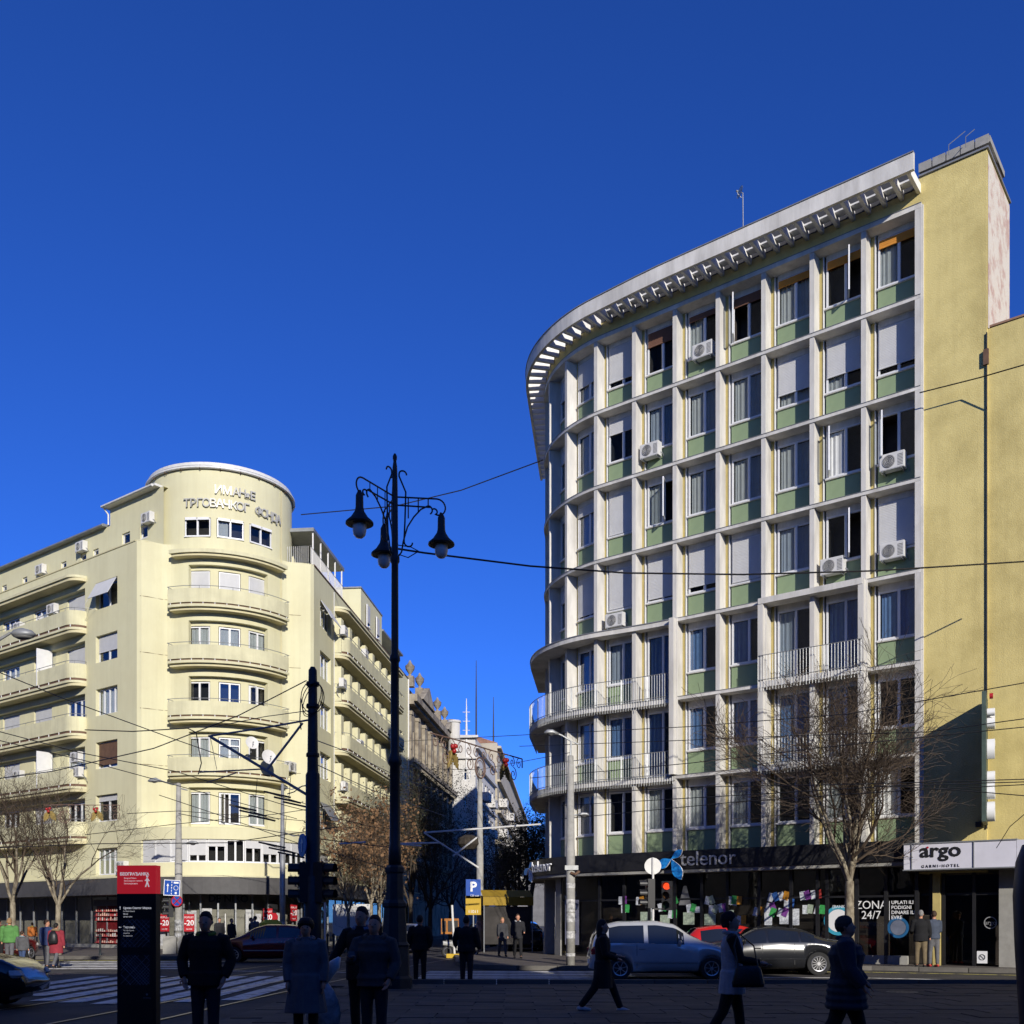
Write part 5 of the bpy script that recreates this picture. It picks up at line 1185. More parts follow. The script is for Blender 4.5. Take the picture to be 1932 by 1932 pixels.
# dark catenary pole
t = thing('tram_wire_pole', 'dark tapering tram-wire pole with traffic lights and a blue arrow sign', 'pole', (X(590, 23), 23.0, 0))
mb = MB(); mb.lathe([(.20, 0), (.20, 2.6), (.165, 2.62), (.16, 4.9), (.13, 4.95), (.125, 5.0), (.095, 7.25), (.05, 7.33)], n=14); add('shaft', (mb, M['iron'], True), t)
def lp_(u, v): return (X(u, 23)-X(590, 23), 0, Z(v, 23))
mb = MB(); mb.tube([lp_(590, 1357), lp_(500, 1373), lp_(393, 1389)], .022, 6); mb.tube([lp_(590, 1506), lp_(397, 1390)], .032, 6); mb.tube([lp_(571, 1364), lp_(504, 1452)], .028, 6); mb.tube([lp_(497, 1451), lp_(376, 1457)], .018, 5); mb.tube([lp_(446, 1458), lp_(390, 1477)], .014, 5); mb.tube([lp_(397, 1391), lp_(409, 1452)], .006, 4)
mb.tube([lp_(590, 1482), lp_(570, 1483), lp_(555, 1494), lp_(542, 1498)], .012, 4)
add('bracket_arm', (mb, M['grey']), t)
mb = MB()
for z in (6.9, 6.4, 5.3, 4.85, 4.0): mb.lathe([(.14, z), (.15, z+.02), (.15, z+.07), (.14, z+.09)], n=10)
add('clamp', (mb, M['black']), t)
mb = MB()
for k in range(3): mb.tube([(.02+.26*sin(a+k*.3)*(1-.1*k), -.12-.03*k, 6.62-k*.04+.36*cos(a)) for a in [i*2*pi/20 for i in range(21)]], .010, 4)
mb.tube([(-.25, -.1, 6.6), (-.27, -.1, 6.1), (-.24, -.1, 5.9)], .012, 4); add('cable_coil', (mb, M['black']), t)
mb = MB(); mb.disc((0, 0, 0), .27, (1, .55, 0), .02, 26); mb.disc((.012, .006, 0), .255, (1, .55, 0), .012, 26)
a_ = radians(-58)
mb = MB(); mb.disc((0, 0, 0), .26, (0, 1, 0), .02, 26); o = add('blue_arrow_sign', (mb, M['blue']), t, (-.2, -.16, Z(1595, 22.9)), a_)
mb = MB(); mb.box(-.02, .02, -.02, -.012, -.15, .05); mb.q([(-.07, -.015, .04), (.07, -.015, .04), (0, -.015, .17)]); add('arrow', (mb, M['signw']), o)
traffic_light(t, (-.28, -.05, Z(1665, 23)), radians(-75), wide=1.1); traffic_light(t, (.28, -.05, Z(1665, 23)), radians(75), wide=1.1)
mb = MB(); mb.box(-.3, .3, -.03, .03, 2.75, 2.8); mb.box(-.3, .3, -.03, .03, 2.2, 2.25); add('signal_bracket', (mb, M['black']), t)
# round sign from behind with traffic light
t = thing('traffic_signal', 'thin pole with a round road sign seen from behind and a lit red traffic light', 'traffic light', (X(1339*.1911+975.7+.5, 31.5), 31.5, .0))
mb = MB(); mb.tube([(0, 0, 0), (0, 0, 3.55)], .035, 8); add('shaft', (mb, M['acw']), t)
mb = MB(); mb.disc((0, .04, 0), .26, (0, 1, 0), .012, 28); o = add('round_sign_back', (mb, M['acw']), t, (.0, 0, Z(1634, 31.5))); mb = MB(); mb.box(-.02, .02, -.005, .03, -.27, .27); add('rib', (mb, M['grey']), o)
traffic_light(t, (.42, -.05, Z(1690, 31.5)), radians(-18), on='red_lamp'); traffic_light(t, (-.18, .0, Z(1686, 31.5)), radians(-80))
mb = MB(); mb.box(0, .42, -.02, .02, 1.95, 2.0); add('signal_bracket', (mb, M['black']), t)
# white post with yellow foot, parking sign, fallen scooter
t = thing('traffic_post', 'white leaning post on a yellow foot at the far crossing', 'post', (X(858, 44.5), 44.5, .0)); mb = MB(); mb.tube([(.0, 0, 0), (-.12, 0, 2.3)], .05, 8); add('shaft', (mb, M['acw']), t); mb = MB(); mb.box(-.35, .45, -.25, .25, 0, .18); add('foot', (mb, mat('yellow_plastic', (.55, .36, .02), .6, .1, 4)), t)
t = thing('traffic_post', 'white thin post behind the dark tram-wire pole', 'post', (X(613, 40), 40, .12)); mb = MB(); mb.tube([(0, 0, 0), (0, 0, 2.9)], .04, 8); add('shaft', (mb, M['acw']), t)
t = thing('parking_sign', 'blue parking sign with a yellow plate in the shaded street', 'sign', (X(893, 48), 48, .12))
mb = MB(); mb.tube([(0, .03, 0), (0, .03, 3.0)], .035, 8); add('post', (mb, M['steel']), t)
mb = MB(); mb.box(-.35, .35, -.015, .0, -.45, .45); o = add('blue_plate', (mb, M['blue']), t, (0, 0, Z(1677, 48)-.12)); text('lettering', 'P', .62, o, (0, -.022, .08), 0, M['signw'], .002, offset=.02); text('lettering', '120 min', .13, o, (.06, -.022, -.32), 0, M['signw'], .002)
mb = MB(); mb.box(-.36, .36, -.015, .0, -.45, .45); o = add('yellow_plate', (mb, mat('yellow_plate', (.5, .32, .02), .6, .1, 4)), t, (0, 0, Z(1708, 48)-.12)); text('lettering', '11011', .2, o, (0, -.022, -.3), 0, M['signw'], .002)
t = thing('barrier_light', 'orange and amber warning panel beside the white post', 'warning panel', (X(849, 46), 46, .12)); mb = MB(); mb.box(-.4, .4, -.05, .05, .9, 1.6); add('board', (mb, mat('orange_board', (.4, .14, .01), .5, .3, 8)), t); mb = MB()
for i in (-.27, 0, .27): mb.box(i-.09, i+.09, -.06, -.051, 1.0, 1.5)
mb.tube([(-.3, 0, 0), (-.3, 0, .9)], .02, 4); mb.tube([(.3, 0, 0), (.3, 0, .9)], .02, 4); add('bars', (mb, M['black']), t)
# white board on the left pavement
t = thing('map_board', 'white street map board behind the thin tree', 'board', (X(663, 52), 52, .12)); mb = MB(); mb.box(-.95, .95, -.03, .03, .75, 2.35); add('board', (mb, M['acw']), t); mb = MB()
rl = random.Random(8)
for i in range(14): x_ = rl.uniform(-.8, .8); z_ = rl.uniform(.9, 2.2); mb.tube([(x_, -.035, z_), (x_+rl.uniform(-.5, .5)*.5, -.035, z_+rl.uniform(-.3, .3)*.5)], .012, 3)
add('map_lines', (mb, M['grey']), t); mb = MB(); mb.box(-.9, -.84, -.03, .03, 0, .75); mb.box(.84, .9, -.03, .03, 0, .75); add('leg', (mb, M['grey']), t)
# bollards
bo = thing('bollard', 'dark metal bollard on the pavement below the red shop window', 'bollard', (X(359.5/3.864*.5274/1+0, 44.5), 44.5, .12), group='dark bollards on the far left pavement')
bo.location = (X(189, 44.5), 44.5, .12)
mb = MB(); mb.lathe([(.07, 0), (.06, .06), (.045, .1), (.045, .75), (.07, .78), (.07, .86), (.02, .92)], n=10); add('post', (mb, M['iron']), bo)
for u, lab in ((905-0, None),):
    pass
for u, Y_, lab in ((618, 48, 'dark bollard behind the grey-coated woman'), (629, 47, 'dark bollard beside the white map board'), (570, 46.8, 'dark bollard behind the dark red hatchback')):
    c = copy_tree(bo, None, (X(u, Y_), Y_, .12)); c['label'] = lab
# yellow box
t = thing('post_box', 'rounded yellow street box in front of the corner shop', 'street box', (X(511, 46), 46, .12)); mb = MB(); mb.rings([(0, 0, 0, .5, .35), (0, 0, 1.15, .55, .38), (0, 0, 1.4, .5, .35), (0, 0, 1.55, .3, .2)], 14); yb = mat('yellow_box', (.60, .48, .02), .5, .1, 4); add('body', (mb, yb), t); mb = MB(); mb.box(-.2, .2, -.40, -.375, 1.0, 1.25); add('label_plate', (mb, M['signw']), t)
# planters round the sign pole
for i, (u, lab) in enumerate(((323, 'grey concrete block left of the signpost foot'), (352, 'pale wooden crate right of the signpost foot'))):
    t = thing('planter_box', lab, 'planter', (X(u, 46.4), 46.4, .12)); mb = MB(); mb.box(-.3, .3, -.25, .25, 0, .75); mb.box(-.24, .24, -.2, .2, .751, .8); add('box', (mb, M['plinth']), t)
# info pillar
def glow(n_, c, e):
    m = mat(n_, c, .5, .05); b = m.node_tree.nodes['Principled BSDF']; b.inputs['Emission Color'].default_value = (*c, 1); b.inputs['Emission Strength'].default_value = e; return m
redg = glow('lit_red_panel', (.55, .018, .03), .55); whg = glow('lit_lettering', (.8, .8, .8), .45)
ip = thing('information_pillar', 'red-topped black information pillar with street maps', 'information pillar', (X(249, 12.6)-.02, 12.85, .0), radians(-4))
pw = .235; zt_ = Z(1632, 12.6)
mb = MB(); mb.box(-pw, pw, -.07, .07, 0, zt_-.35); mb.box(pw+.003, pw+.028, -.07, .07, 0, zt_-.35); add('body', (mb, mat('pillar_black', (.016, .016, .017), .4, .15, 3)), ip)
mb = MB(); mb.box(-pw, pw+.028, -.072, .072, zt_-.348, zt_+.005); add('red_head', (mb, redg), ip)
zs = zt_
text('lettering', 'БЕОГРАЂАНКА', .050, ip, (-.01, -.074, zs-.105), 0, whg, .001, offset=.0022)
for i, s_ in enumerate(('Beograd Palace', 'Београдска палата', 'Белградианка')): text('lettering', s_, .026, ip, (-.145, -.074, zs-.155-.034*i), 0, whg, .001, align='LEFT')
mb = MB(); mb.disc((0, 0, .085), .014, (0, 1, 0), .003, 10); mb.tube([(0, 0, .065), (0, 0, .02)], .013, 4); mb.tube([(0, 0, .02), (.022, 0, -.045)], .008, 4); mb.tube([(0, 0, .02), (-.022, 0, -.045)], .008, 4); mb.tube([(0, 0, .06), (.03, 0, .03)], .005, 4); mb.tube([(0, 0, .06), (-.03, 0, .03)], .005, 4); add('walking_symbol', (mb, whg), ip, (.155, -.075, zs-.22))
for j, (z0_, hd, rows) in enumerate(((zs-.53, 'Црква Светог Марка', ('St. Mark Church', 'Музеј', 'Дечја кућа')), (zs-.77, 'Теразије', ('Terazije Square', 'Skupština', 'Позориште')))):
    text('lettering', hd, .036, ip, (-.155, -.072, z0_), 0, whg, .001, align='LEFT', offset=.0008)
    for i, s_ in enumerate(rows): text('lettering', s_, .022, ip, (-.155, -.072, z0_-.04-.034*i), 0, whg, .001, align='LEFT')
    mb = MB(); mb.tube([(-.195, -.073, z0_-.02), (-.195, -.073, z0_+.02)] if j == 0 else [(-.21, -.073, z0_), (-.18, -.073, z0_)], .0035, 4); mb.q([(-.205, -.0735, z0_+.008), (-.185, -.0735, z0_+.008), (-.195, -.0735, z0_+.024)] if j == 0 else [(-.2, -.0735, z0_-.01), (-.2, -.0735, z0_+.01), (-.216, -.0735, z0_)]); add('direction_arrow', (mb, whg), ip)
    mb = MB(); mb.box(-.155, .15, -.0725, -.0705, z0_-.165, z0_-.161); add('rule_line', (mb, M['signg']), ip)
rl = random.Random(12)
mapm = mat('map_line', (.20, .22, .26), .6, .3, 6)
for j, (a_, b_) in enumerate(((Z(1735, 12.6), Z(1788, 12.6)), (Z(1803, 12.6), Z(1860, 12.6)))):
    mb = MB(); mb.box(-.19, .19, -.0725, -.0705, b_, a_); o = add('map_panel', (mb, mat('map_dark_%d' % j, (.03, .028, .032), .5, .5, 9)), ip)
    mb = MB()
    for i in range(16 if j == 0 else 22):
        for sg_ in (1, -1):
            c0 = -.45+i*(.06 if j == 0 else .042); h_ = a_-b_
            x0_, z0_, x1_, z1_ = c0, b_, c0+sg_*h_*1.0, a_
            if sg_ < 0: x0_, x1_ = c0+.1, c0+.1-h_
            # clip to panel
            t0, t1 = 0, 1
            dx = x1_-x0_
            for lim, s_ in ((-.185, 1), (.185, -1)):
                if abs(dx) > 1e-6:
                    tt = (lim-x0_)/dx
                    if (dx*s_) > 0: t0 = max(t0, tt)
                    else: t1 = min(t1, tt)
            if t1-t0 > .08 and rl.random() < (.75 if j == 0 else .55): mb.tube([(x0_+dx*t0, -.0735, z0_+(z1_-z0_)*t0), (x0_+dx*t1, -.0735, z0_+(z1_-z0_)*t1)], .0035 if rl.random() < .5 else .002, 3)
    add('map_streets', (mb, mapm), o)
text('lettering', 'БЕОГРАД', .02, ip, (.15, -.072, Z(1885, 12.6)), 0, M['signg'], .001)
mb = MB(); mb.disc((.15, -.073, Z(1878, 12.6)), .014, (0, 1, 0), .002, 10); add('city_emblem', (mb, M['signg']), ip)
# floating lamp head on its arm from a pole out of the frame
t = thing('street_lamp', 'dark oval lamp head on an arm reaching in from the left edge', 'street lamp', (X(-60, 22), 22, 0)); mb = MB(); mb.tube([(0, 0, 0), (0, 0, 7.3)], [.12, .07], 10); mb.tube([(0, 0, 7.2), (.3, 0, 7.45), (X(20, 22)-X(-60, 22), 0, Z(1194, 22))], [.05, .04, .03], 8); add('shaft', (mb, M['steel']), t)
mb = MB(); c = P(44, 1195, 22)-Vector(t.location); mb.rings([(c.x, 0, c.z-.09, .10, .10), (c.x, 0, c.z-.07, .22, .16), (c.x, 0, c.z-.01, .27, .17), (c.x-.01, 0, c.z+.06, .2, .13), (c.x-.02, 0, c.z+.1, .06, .06)], 18); add('lamp_head', (mb, M['grey'], True), t)
mb = MB(); mb.rings([(c.x, 0, c.z-.12, .12, .08), (c.x, 0, c.z-.075, .215, .155)], 18); add('lens', (mb, M['acd'], True), t)
# ---------------------------------------------------------------- wires
WG = 'overhead wires across the crossing'
wm_ = M['black']
def wire(label, pts, r=.012, sag=0, cat='wire', nm='overhead_wire'):
    Q = [P(*p) for p in pts]; out = []
    for a, b in zip(Q[:-1], Q[1:]):
        for i in range(7): t_ = i/6; p = a.lerp(b, t_); p.z -= sag*4*t_*(1-t_); out.append(p)
    c = out[0].copy(); mb = MB(); mb.tube([p-c for p in out], r, 4)
    return tag(add(nm, (mb, wm_), None, c), label, cat, WG)
wire('thick black cable running from the ornate lamp across the gridded facade', [(748, 1035, 23.8), (800, 1043, 24.2), (1000, 1068, 26), (1180, 1081, 27.5), (1400, 1084, 29), (1650, 1077, 30), (1940, 1059, 31)], .024)
wire('thin cable between the cream tower roof and the curved white canopy building', [(568, 971, 59), (745, 955, 55), (870, 925, 51), (1024, 868, 46.5)], .03)
wire('cable drooping down the yellow wall from upper left to right edge', [(1735, 741, 33.9), (1850, 712, 32.8), (1940, 686, 31.5)], .022)
wire('cable loop knotted under the ornate lamp arms', [(748, 1028, 23.7), (775, 1032, 23.8), (790, 1040, 23.9), (770, 1052, 23.8), (752, 1046, 23.7)], .012)
WR = [((735, 1400, 60), (1000, 1386, 42), (1300, 1371, 33), (1600, 1347, 29), (1940, 1287, 27)),
      ((980, 1408, 44), (1260, 1398, 35), (1500, 1388, 31), (1750, 1381, 28.5), (1940, 1355, 27)),
      ((1000, 1468, 42), (1300, 1440, 33), (1600, 1405, 29), (1940, 1371, 27)),
      ((1060, 1500, 40), (1300, 1485, 33), (1600, 1480, 29), (1940, 1470, 27)),
      ((1060, 1520, 40), (1400, 1500, 31), (1700, 1482, 28), (1940, 1475, 27)),
      ((1060, 1545, 40), (1400, 1512, 31), (1700, 1492, 28), (1940, 1480, 27)),
      ((1650, 1482, 28), (1800, 1490, 27.5), (1940, 1502, 27)),
      ((1880, 1600, 28), (1905, 1560, 27.5), (1940, 1530, 27))]
nmR = ('highest wire crossing the gridded facade below the long cable', 'second wire from the top across the lower facade', 'wire crossing the facade from the street lamp up to the right edge', 'upper of three close wires by the bare tree', 'middle of three close wires by the bare tree', 'lower of three close wires by the bare tree', 'short wire dropping towards the right edge over the yellow wall', 'short rising wire at the right edge above the hotel sign')
for lab, p in zip(nmR, WR): wire(lab, p, .013)
WLs = [('wire from the dark pole top down to the left past the lower tower balconies', ((578, 1284, 23), (450, 1350, 24), (290, 1412, 26), (100, 1455, 28), (-10, 1470, 29)), .014),
 ('wire from the left edge down across the flat windows to the tower', ((-10, 1265, 26), (120, 1318, 28), (330, 1395, 31), (430, 1430, 33)), .014),
 ('beaded wire arching from the left balcony to the tower windows', ((160, 1377, 30), (250, 1380, 30), (354, 1374, 30), (370, 1382, 30), (380, 1440, 30), (374, 1461, 30)), .016),
 ('wire rising to the dark pole above its bracket', ((588, 1340, 23), (500, 1352, 26), (400, 1372, 28), (354, 1373, 30)), .010),
 ('steeper wire from the left edge to the pole foot level', ((-10, 1378, 28), (150, 1420, 30), (330, 1455, 33), (540, 1520, 36), (700, 1560, 38)), .013),
 ('wire from the left edge through the iron garland', ((-10, 1395, 28), (180, 1440, 30), (400, 1500, 34), (560, 1545, 38)), .012),
 ('long nearly level wire over the ribbon windows', ((-10, 1600, 40), (180, 1592, 42), (430, 1590, 44), (640, 1560, 40)), .018),
 ('second level wire over the ribbon windows', ((160, 1575, 42), (330, 1555, 44), (520, 1536, 44), (680, 1512, 40)), .014),
 ('wire from the grey lamp pole to the dark pole', ((337, 1535, 46), (470, 1560, 42), (580, 1580, 36), (745, 1600, 36)), .016),
 ('wire between the slender poles under the tower windows', ((240, 1535, 42), (337, 1530, 46), (533, 1545, 47), (640, 1555, 44)), .014),
 ('wire fanning down right from the left street poles', ((300, 1500, 40), (420, 1540, 42), (560, 1590, 42), (740, 1640, 40)), .014),
 ('wire from the dark pole rightward into the street', ((592, 1395, 23), (660, 1420, 30), (760, 1470, 45), (900, 1515, 60)), .012),
 ('second wire from the dark pole rightward into the street', ((592, 1440, 23), (700, 1490, 32), (840, 1540, 48)), .012),
 ('wire crossing the street below the hanging garland', ((740, 1450, 40), (905, 1452, 50), (1075, 1420, 36)), .012),
 ('pale span across the dark street beneath the trees', ((725, 1598, 40), (800, 1573, 42), (900, 1562, 44), (1000, 1556, 42)), .016)]
for lab, p, r in WLs: wire(lab, p, r)
# street cantilever in the background
t = thing('tram_wire_bracket', 'pale cantilever frame over the dark street beside the thick lamp', 'bracket', tuple(P(762, 1560, 40)))
o_ = Vector(t.location); mb = MB()
for a, b in (((800, 1571), (1020, 1555)), ((800, 1571), (903, 1637)), ((855, 1615), (900, 1580)), ((748, 1592), (830, 1590)), ((640, 1592), (690, 1589)), ((748, 1592), (795, 1596))): mb.tube([P(*a, 40)-o_, P(*b, 40)-o_], .035, 5)
add('frame', (mb, M['acw']), t)
for i, (u, v, Y_, lab) in enumerate(((480, 1535, 38, 'dark wire switch plate left of the slender pole'), (545, 1510, 38, 'dark wire switch plate over the slender pole'), (535, 1605, 38, 'lowest dark wire switch plate by the slender pole'))):
    t = thing('wire_switch', lab, 'wire switch', tuple(P(u, v, Y_)), .2, 'tram wire switch plates'); 
    mb = MB()
    for dx, dz in ((-.4, .12), (0, 0), (.35, -.1)): mb.box(-.55+dx, .45+dx, -.05, .05, -.03+dz, .03+dz, T=Matrix.Rotation(.2, 4, 'Y'))
    mb.tube([(0, 0, 0), (.1, 0, 1.3)], .01, 4); mb.tube([(-.9, 0, .3), (.9, 0, -.2)], .012, 4); add('plate', (mb, M['black']), t)
# ---------------------------------------------------------------- iron garlands with holly
def spiral(c, r, a0, turns, n=26):
    return [(c[0]+r*(1-.8*i/n)*cos(a0+turns*2*pi*i/n), 0, c[1]+r*(1-.8*i/n)*sin(a0+turns*2*pi*i/n)) for i in range(n+1)]
im_ = mat('rusty_iron', (.19, .12, .09), .7, .3, 6)
hm = mat('golden_holly', (.28, .20, .06), .5, .35, 5); rb = mat('red_ball', (.33, .015, .015), .4, .1, 3)
def garland(label, loc, rot, L, s, holly, ringx):
    t = thing('iron_garland', label, 'decoration', loc, rot)
    mb = MB(); mb.tube([(0, 0, 0), (L*.3, 0, .03*s), (L*.6, 0, 0), (L, 0, 0)], .03*s, 5); mb.tube([(L, 0, 0), (L, 0, -.4*s)], .03*s, 5)
    n = int(L/(.62*s))
    for i in range(n):
        x_ = (i+.5)*L/n; mb.tube(spiral((x_, -.26*s), .24*s, (pi/2 if i % 2 else pi/2), (1.3 if i % 2 else -1.3)), .02*s, 4)
        if i % 3 == 1: mb.tube(spiral((x_+.1*s, -.78*s), .32*s, pi/2, -1.4), .022*s, 4)
    add('scrolls', (mb, im_), t)
    mb = MB(); mb.tube([(ringx+.42*s*cos(a), 0, -.85*s+.42*s*sin(a)) for a in [i*pi/12 for i in range(25)]], .035*s, 5); mb.tube([(ringx+.3*s*cos(a), 0, -.85*s+.3*s*sin(a)) for a in [i*pi/12 for i in range(25)]], .02*s, 4); add('ring', (mb, im_), t)
    for hx in holly:
        for sg_ in (-1, 1):
            mb = MB(); pts = []
            for k in range(15):
                tt = k/14; w_ = .2*s*sin(pi*min(1, tt*1.05))*(1.25 if k % 2 else .75); pts.append((tt*.95*s, w_))
            out = [(a, b) for a, b in pts]+[(a, -b) for a, b in reversed(pts[:-1])]
            T = Matrix.Rotation(radians(65 if sg_ < 0 else 95)+(0 if sg_ > 0 else -.9*0), 4, 'Y')
            ang = radians(60 if sg_ > 0 else 115); T = Matrix.Rotation(ang, 4, 'Y')
            mb.q([T @ Vector((a, .0, b)) for a, b in out]); mb.q([T @ Vector((a, .03, b)) for a, b in reversed(out)]); mb.tube([T @ Vector((0, -.01, 0)), T @ Vector((.9*s, -.01, 0))], .02*s, 4)
            add('holly_leaf', (mb, hm), t, (hx, 0, -.35*s))
        for dx, dz in ((-.12, 0), (.1, .04), (0, -.16)): 
            mb = MB(); mb.lathe([(.02, -.1*s), (.075*s, -.07*s), (.1*s, 0), (.075*s, .07*s), (.02, .1*s)], n=10); add('berry', (mb, rb, True), t, (hx+dx*s, -.08, -.3*s+dz*s))
    return t
p0 = P(84, 1519, 40); garland('rusty iron scroll garland with holly hanging at the left over the bare trees', p0, 0, X(225, 40)-X(84, 40), .55, (X(64, 40)-X(84, 40)+.6, X(182, 40)-X(84, 40)), X(122, 40)-X(84, 40))
p0 = P(812, 1383, 44); p1 = P(985, 1432, 52); d = p1-p0; g_ = garland('rusty iron scroll garland with golden holly hanging across the street', p0, atan2(d.y, d.x), d.length, 1.15, (1.9, d.length*.78), d.length*.5); g_.rotation_euler = (0, -asin(d.z/d.length), atan2(d.y, d.x))
# masts beyond
for u, v0, v1, Y_, lab in ((898.5, 1400, 1246, 160, 'tall thin mast rising beyond the rooftops, left of two'), (931, 1430, 1315, 160, 'shorter thin mast beyond the rooftops, right of two'), (880, 1384, 1318, 112, 'pale lattice antenna on the far roof')):
    t = thing('mast', lab, 'mast', (X(u, Y_), Y_, Z(v0, Y_)-4), group='thin masts on the far skyline'); h = Z(v1, Y_)-Z(v0, Y_)+4
    mb = MB(); mb.tube([(0, 0, 0), (0, 0, h*.6), (0, 0, h)], [.16, .12, .04], 6)
    if u == 880: 
        for k in range(5): mb.tube([(-.4, 0, h*.3+k), (.4, 0, h*.3+k)], .04, 4)
    add('shaft', (mb, M['black' if u != 880 else 'acw']), t)
for i, (u, v, Y_) in enumerate(((1790, 255, 34), (1822, 240, 34))):
    t = thing('roof_antenna', ('short slanting aerial on the rooftop shed', 'long slanting aerial at the rooftop shed corner')[i], 'aerial', tuple(P(u, v+18, Y_)), group='aerials on the shed'); mb = MB(); mb.tube([(0, 0, 0), ((.55, .3)[i], 0, (.45, .25)[i])], .012, 4); mb.tube([(0, 0, 0), (0, 0, -.35)], .012, 4); add('rod', (mb, M['grey']), t)
# ================================================================== TREES
bark = mat('pale_bark', (.27, .235, .17), .9, .3, 7, .6, 25, dark=(.12, .095, .065), lo=.4, hi=.6, streak=.4)
twigm = mat('brown_twig', (.085, .060, .040), .9, .3, 4)
barkd = mat('dark_bark', (.085, .065, .048), .9, .3, 6, .5, 20)
leafb = mat('dry_brown_leaf', (.20, .11, .05), .8, .4, 3); leafd = mat('dark_green_leaf', (.045, .05, .028), .8, .4, 2); 
def tree(label, loc, H, fork, spread, r0, seed, levels=5, bm=bark, tm=twigm, leaf=None, nleaf=0, ls=.1, group='bare winter trees', nl=5, droop=0, dens=1.0, shape=1.0, rmin=.0045):
    R = random.Random(seed); t = thing('tree', label, 'tree', loc, R.uniform(0, 6.28), group)
    tr = MB(); cr = MB(); tips = []
    def rv(s): return Vector((R.uniform(-s, s), R.uniform(-s, s), R.uniform(-s, s)))
    def grow(p, d, L, r, lv):
        n = 4 if lv < 3 else 3; pts = [p.copy()]; rs_ = [r]; q = p.copy(); dd = d.copy()
        for i in range(n):
            dd = (dd+rv(.16+.05*lv)+Vector((0, 0, .10 if lv < 4 else .04-droop))).normalized(); q = q+dd*L/n; pts.append(q.copy()); rs_.append(max(rmin, r*(1-(.42 if lv < 4 else .6)*(i+1)/n)))
        (tr if lv <= 1 else cr).tube(pts, rs_, 7 if lv == 0 else (5 if lv < 3 else 3), 0, cap=False)
        if lv >= levels: tips.append(q); tips.append(pts[-2]); return
        k = max(2, int(round((3 if lv < 2 else 4)*dens)))
        for j in range(k+ (1 if lv > 2 else 0)):
            i = n if j == 0 else R.randint(1, n); b = pts[i]; 
            ax = rv(1).normalized(); nd = (dd*(1.0 if j == 0 else .75)+ax*(.30 if j == 0 else .62)).normalized()
            if nd.z < -.15: nd.z = -.05
            grow(b, nd, L*R.uniform(.60, .80)*(1 if lv else .9), rs_[i]*(.82 if j == 0 else .62), lv+1)
    tr.tube([(0, 0, -.05), (R.uniform(-.03, .03), 0, fork*.5), (0, 0, fork)], [r0*1.25, r0, r0*.9], 9, 0, cap=False)
    for i in range(nl):
        a = 2*pi*i/nl+R.uniform(-.3, .3); tl = R.uniform(.55, 1)*spread
        d = Vector((cos(a)*tl, sin(a)*tl, 1)).normalized(); grow(Vector((0, 0, fork-.06)), d, (H-fork)*.40*R.uniform(.85, 1.1)*shape, r0*.55, 1)
    grow(Vector((0, 0, fork-.05)), Vector((.05, 0, 1)), (H-fork)*.44, r0*.7, 1)
    add('trunk', (tr, bm, True), t)
    if leaf:
        for i in range(nleaf):
            p = R.choice(tips)+rv(.35); a = rv(1).normalized(); b = a.orthogonal().normalized(); s_ = ls*R.uniform(.6, 1.4)
            cr.q([p-a*s_*.6, p+b*s_*.4, p+a*s_*.6, p-b*s_*.4], 1)
    o = add('crown', (cr, [tm, leaf or tm]), t); return t
tree('large bare tree with pale forked trunk before the white grid facade', (X(1603, 32.3), 32.3, .12), 9.8, 2.75, .56, .15, 11, 5, dens=1.15, nl=6, rmin=.006)
tree('bare young tree at the far left edge over the shop pavement', (X(24, 44.8), 44.8, .12), 8.2, 2.3, .5, .13, 21, 5, dens=1.0, nl=4)
tree('bare young tree behind the couple in blue and red coats', (X(110, 44.8), 44.8, .12), 8.0, 2.2, .55, .12, 32, 5, dens=1.0, nl=4)
tree('thin pale tree with brown leaves beside the map board', (X(657, 49), 49, .12), 6.8, 1.9, .45, .08, 41, 5, leaf=leafb, nleaf=900, ls=.13, nl=4, group='trees along the street wing')
tree('taller brown-leaved tree left of the ornate lamp', (X(700, 57), 57, .12), 8.6, 2.4, .4, .11, 44, 5, leaf=leafb, nleaf=1300, ls=.14, nl=4, group='trees along the street wing')
tree('brown-leaved tree growing close to the cream street wing', (X(716, 66), 66, .12), 9.2, 2.4, .4, .12, 47, 5, leaf=leafb, nleaf=1500, ls=.15, nl=4, group='trees along the street wing')
for i, (u, Y_, H, sd_, nlf, lab) in enumerate(((775, 70, 11.5, 51, 7000, 'dense dark tree just right of the ornate lamp'), (812, 76, 11, 52, 7000, 'tall dense dark tree in the left row of the street'), (850, 88, 8.2, 53, 200, 'dark tree farther along the left row of the street'),
        (880, 100, 7.5, 54, 0, 'thin bare tree before the white end-on building'), (915, 80, 7.2, 55, 0, 'bare tree behind the pale street pole'), (945, 72, 7.2, 56, 200, 'bare tree left of the curved balconies'), (972, 62, 8.3, 57, 3500, 'dark tree close to the left edge of the balconies'), (1000, 58, 7.5, 58, 4000, 'dark leafy tree hidden behind the shop corner'), (960, 110, 10, 59, 300, 'far bare tree rising right of the street'), (900, 125, 9.5, 60, 300, 'farthest dark tree closing the street'), (800, 95, 9, 61, 3000, 'dark tree far down the left row'))):
    tree(lab, (X(u, Y_), Y_, 0), H, 2.4, .5, .16, sd_, 5 if i not in (8, 9, 10) else 4, barkd, barkd, leafd, int(nlf*1.3), .10, 'dark trees lining the street', 4, dens=.95 if i not in (8, 9, 10) else 1.2)
# dark block added at the street end so glass reflects less sky
t = thing('added_far_block', 'dark block added at the far end of the street to darken reflections', 'building', (5, 330, 0)); mb = MB(); mb.box(-70, 60, 0, 20, 0, 15); add('wall', (mb, gm), t)
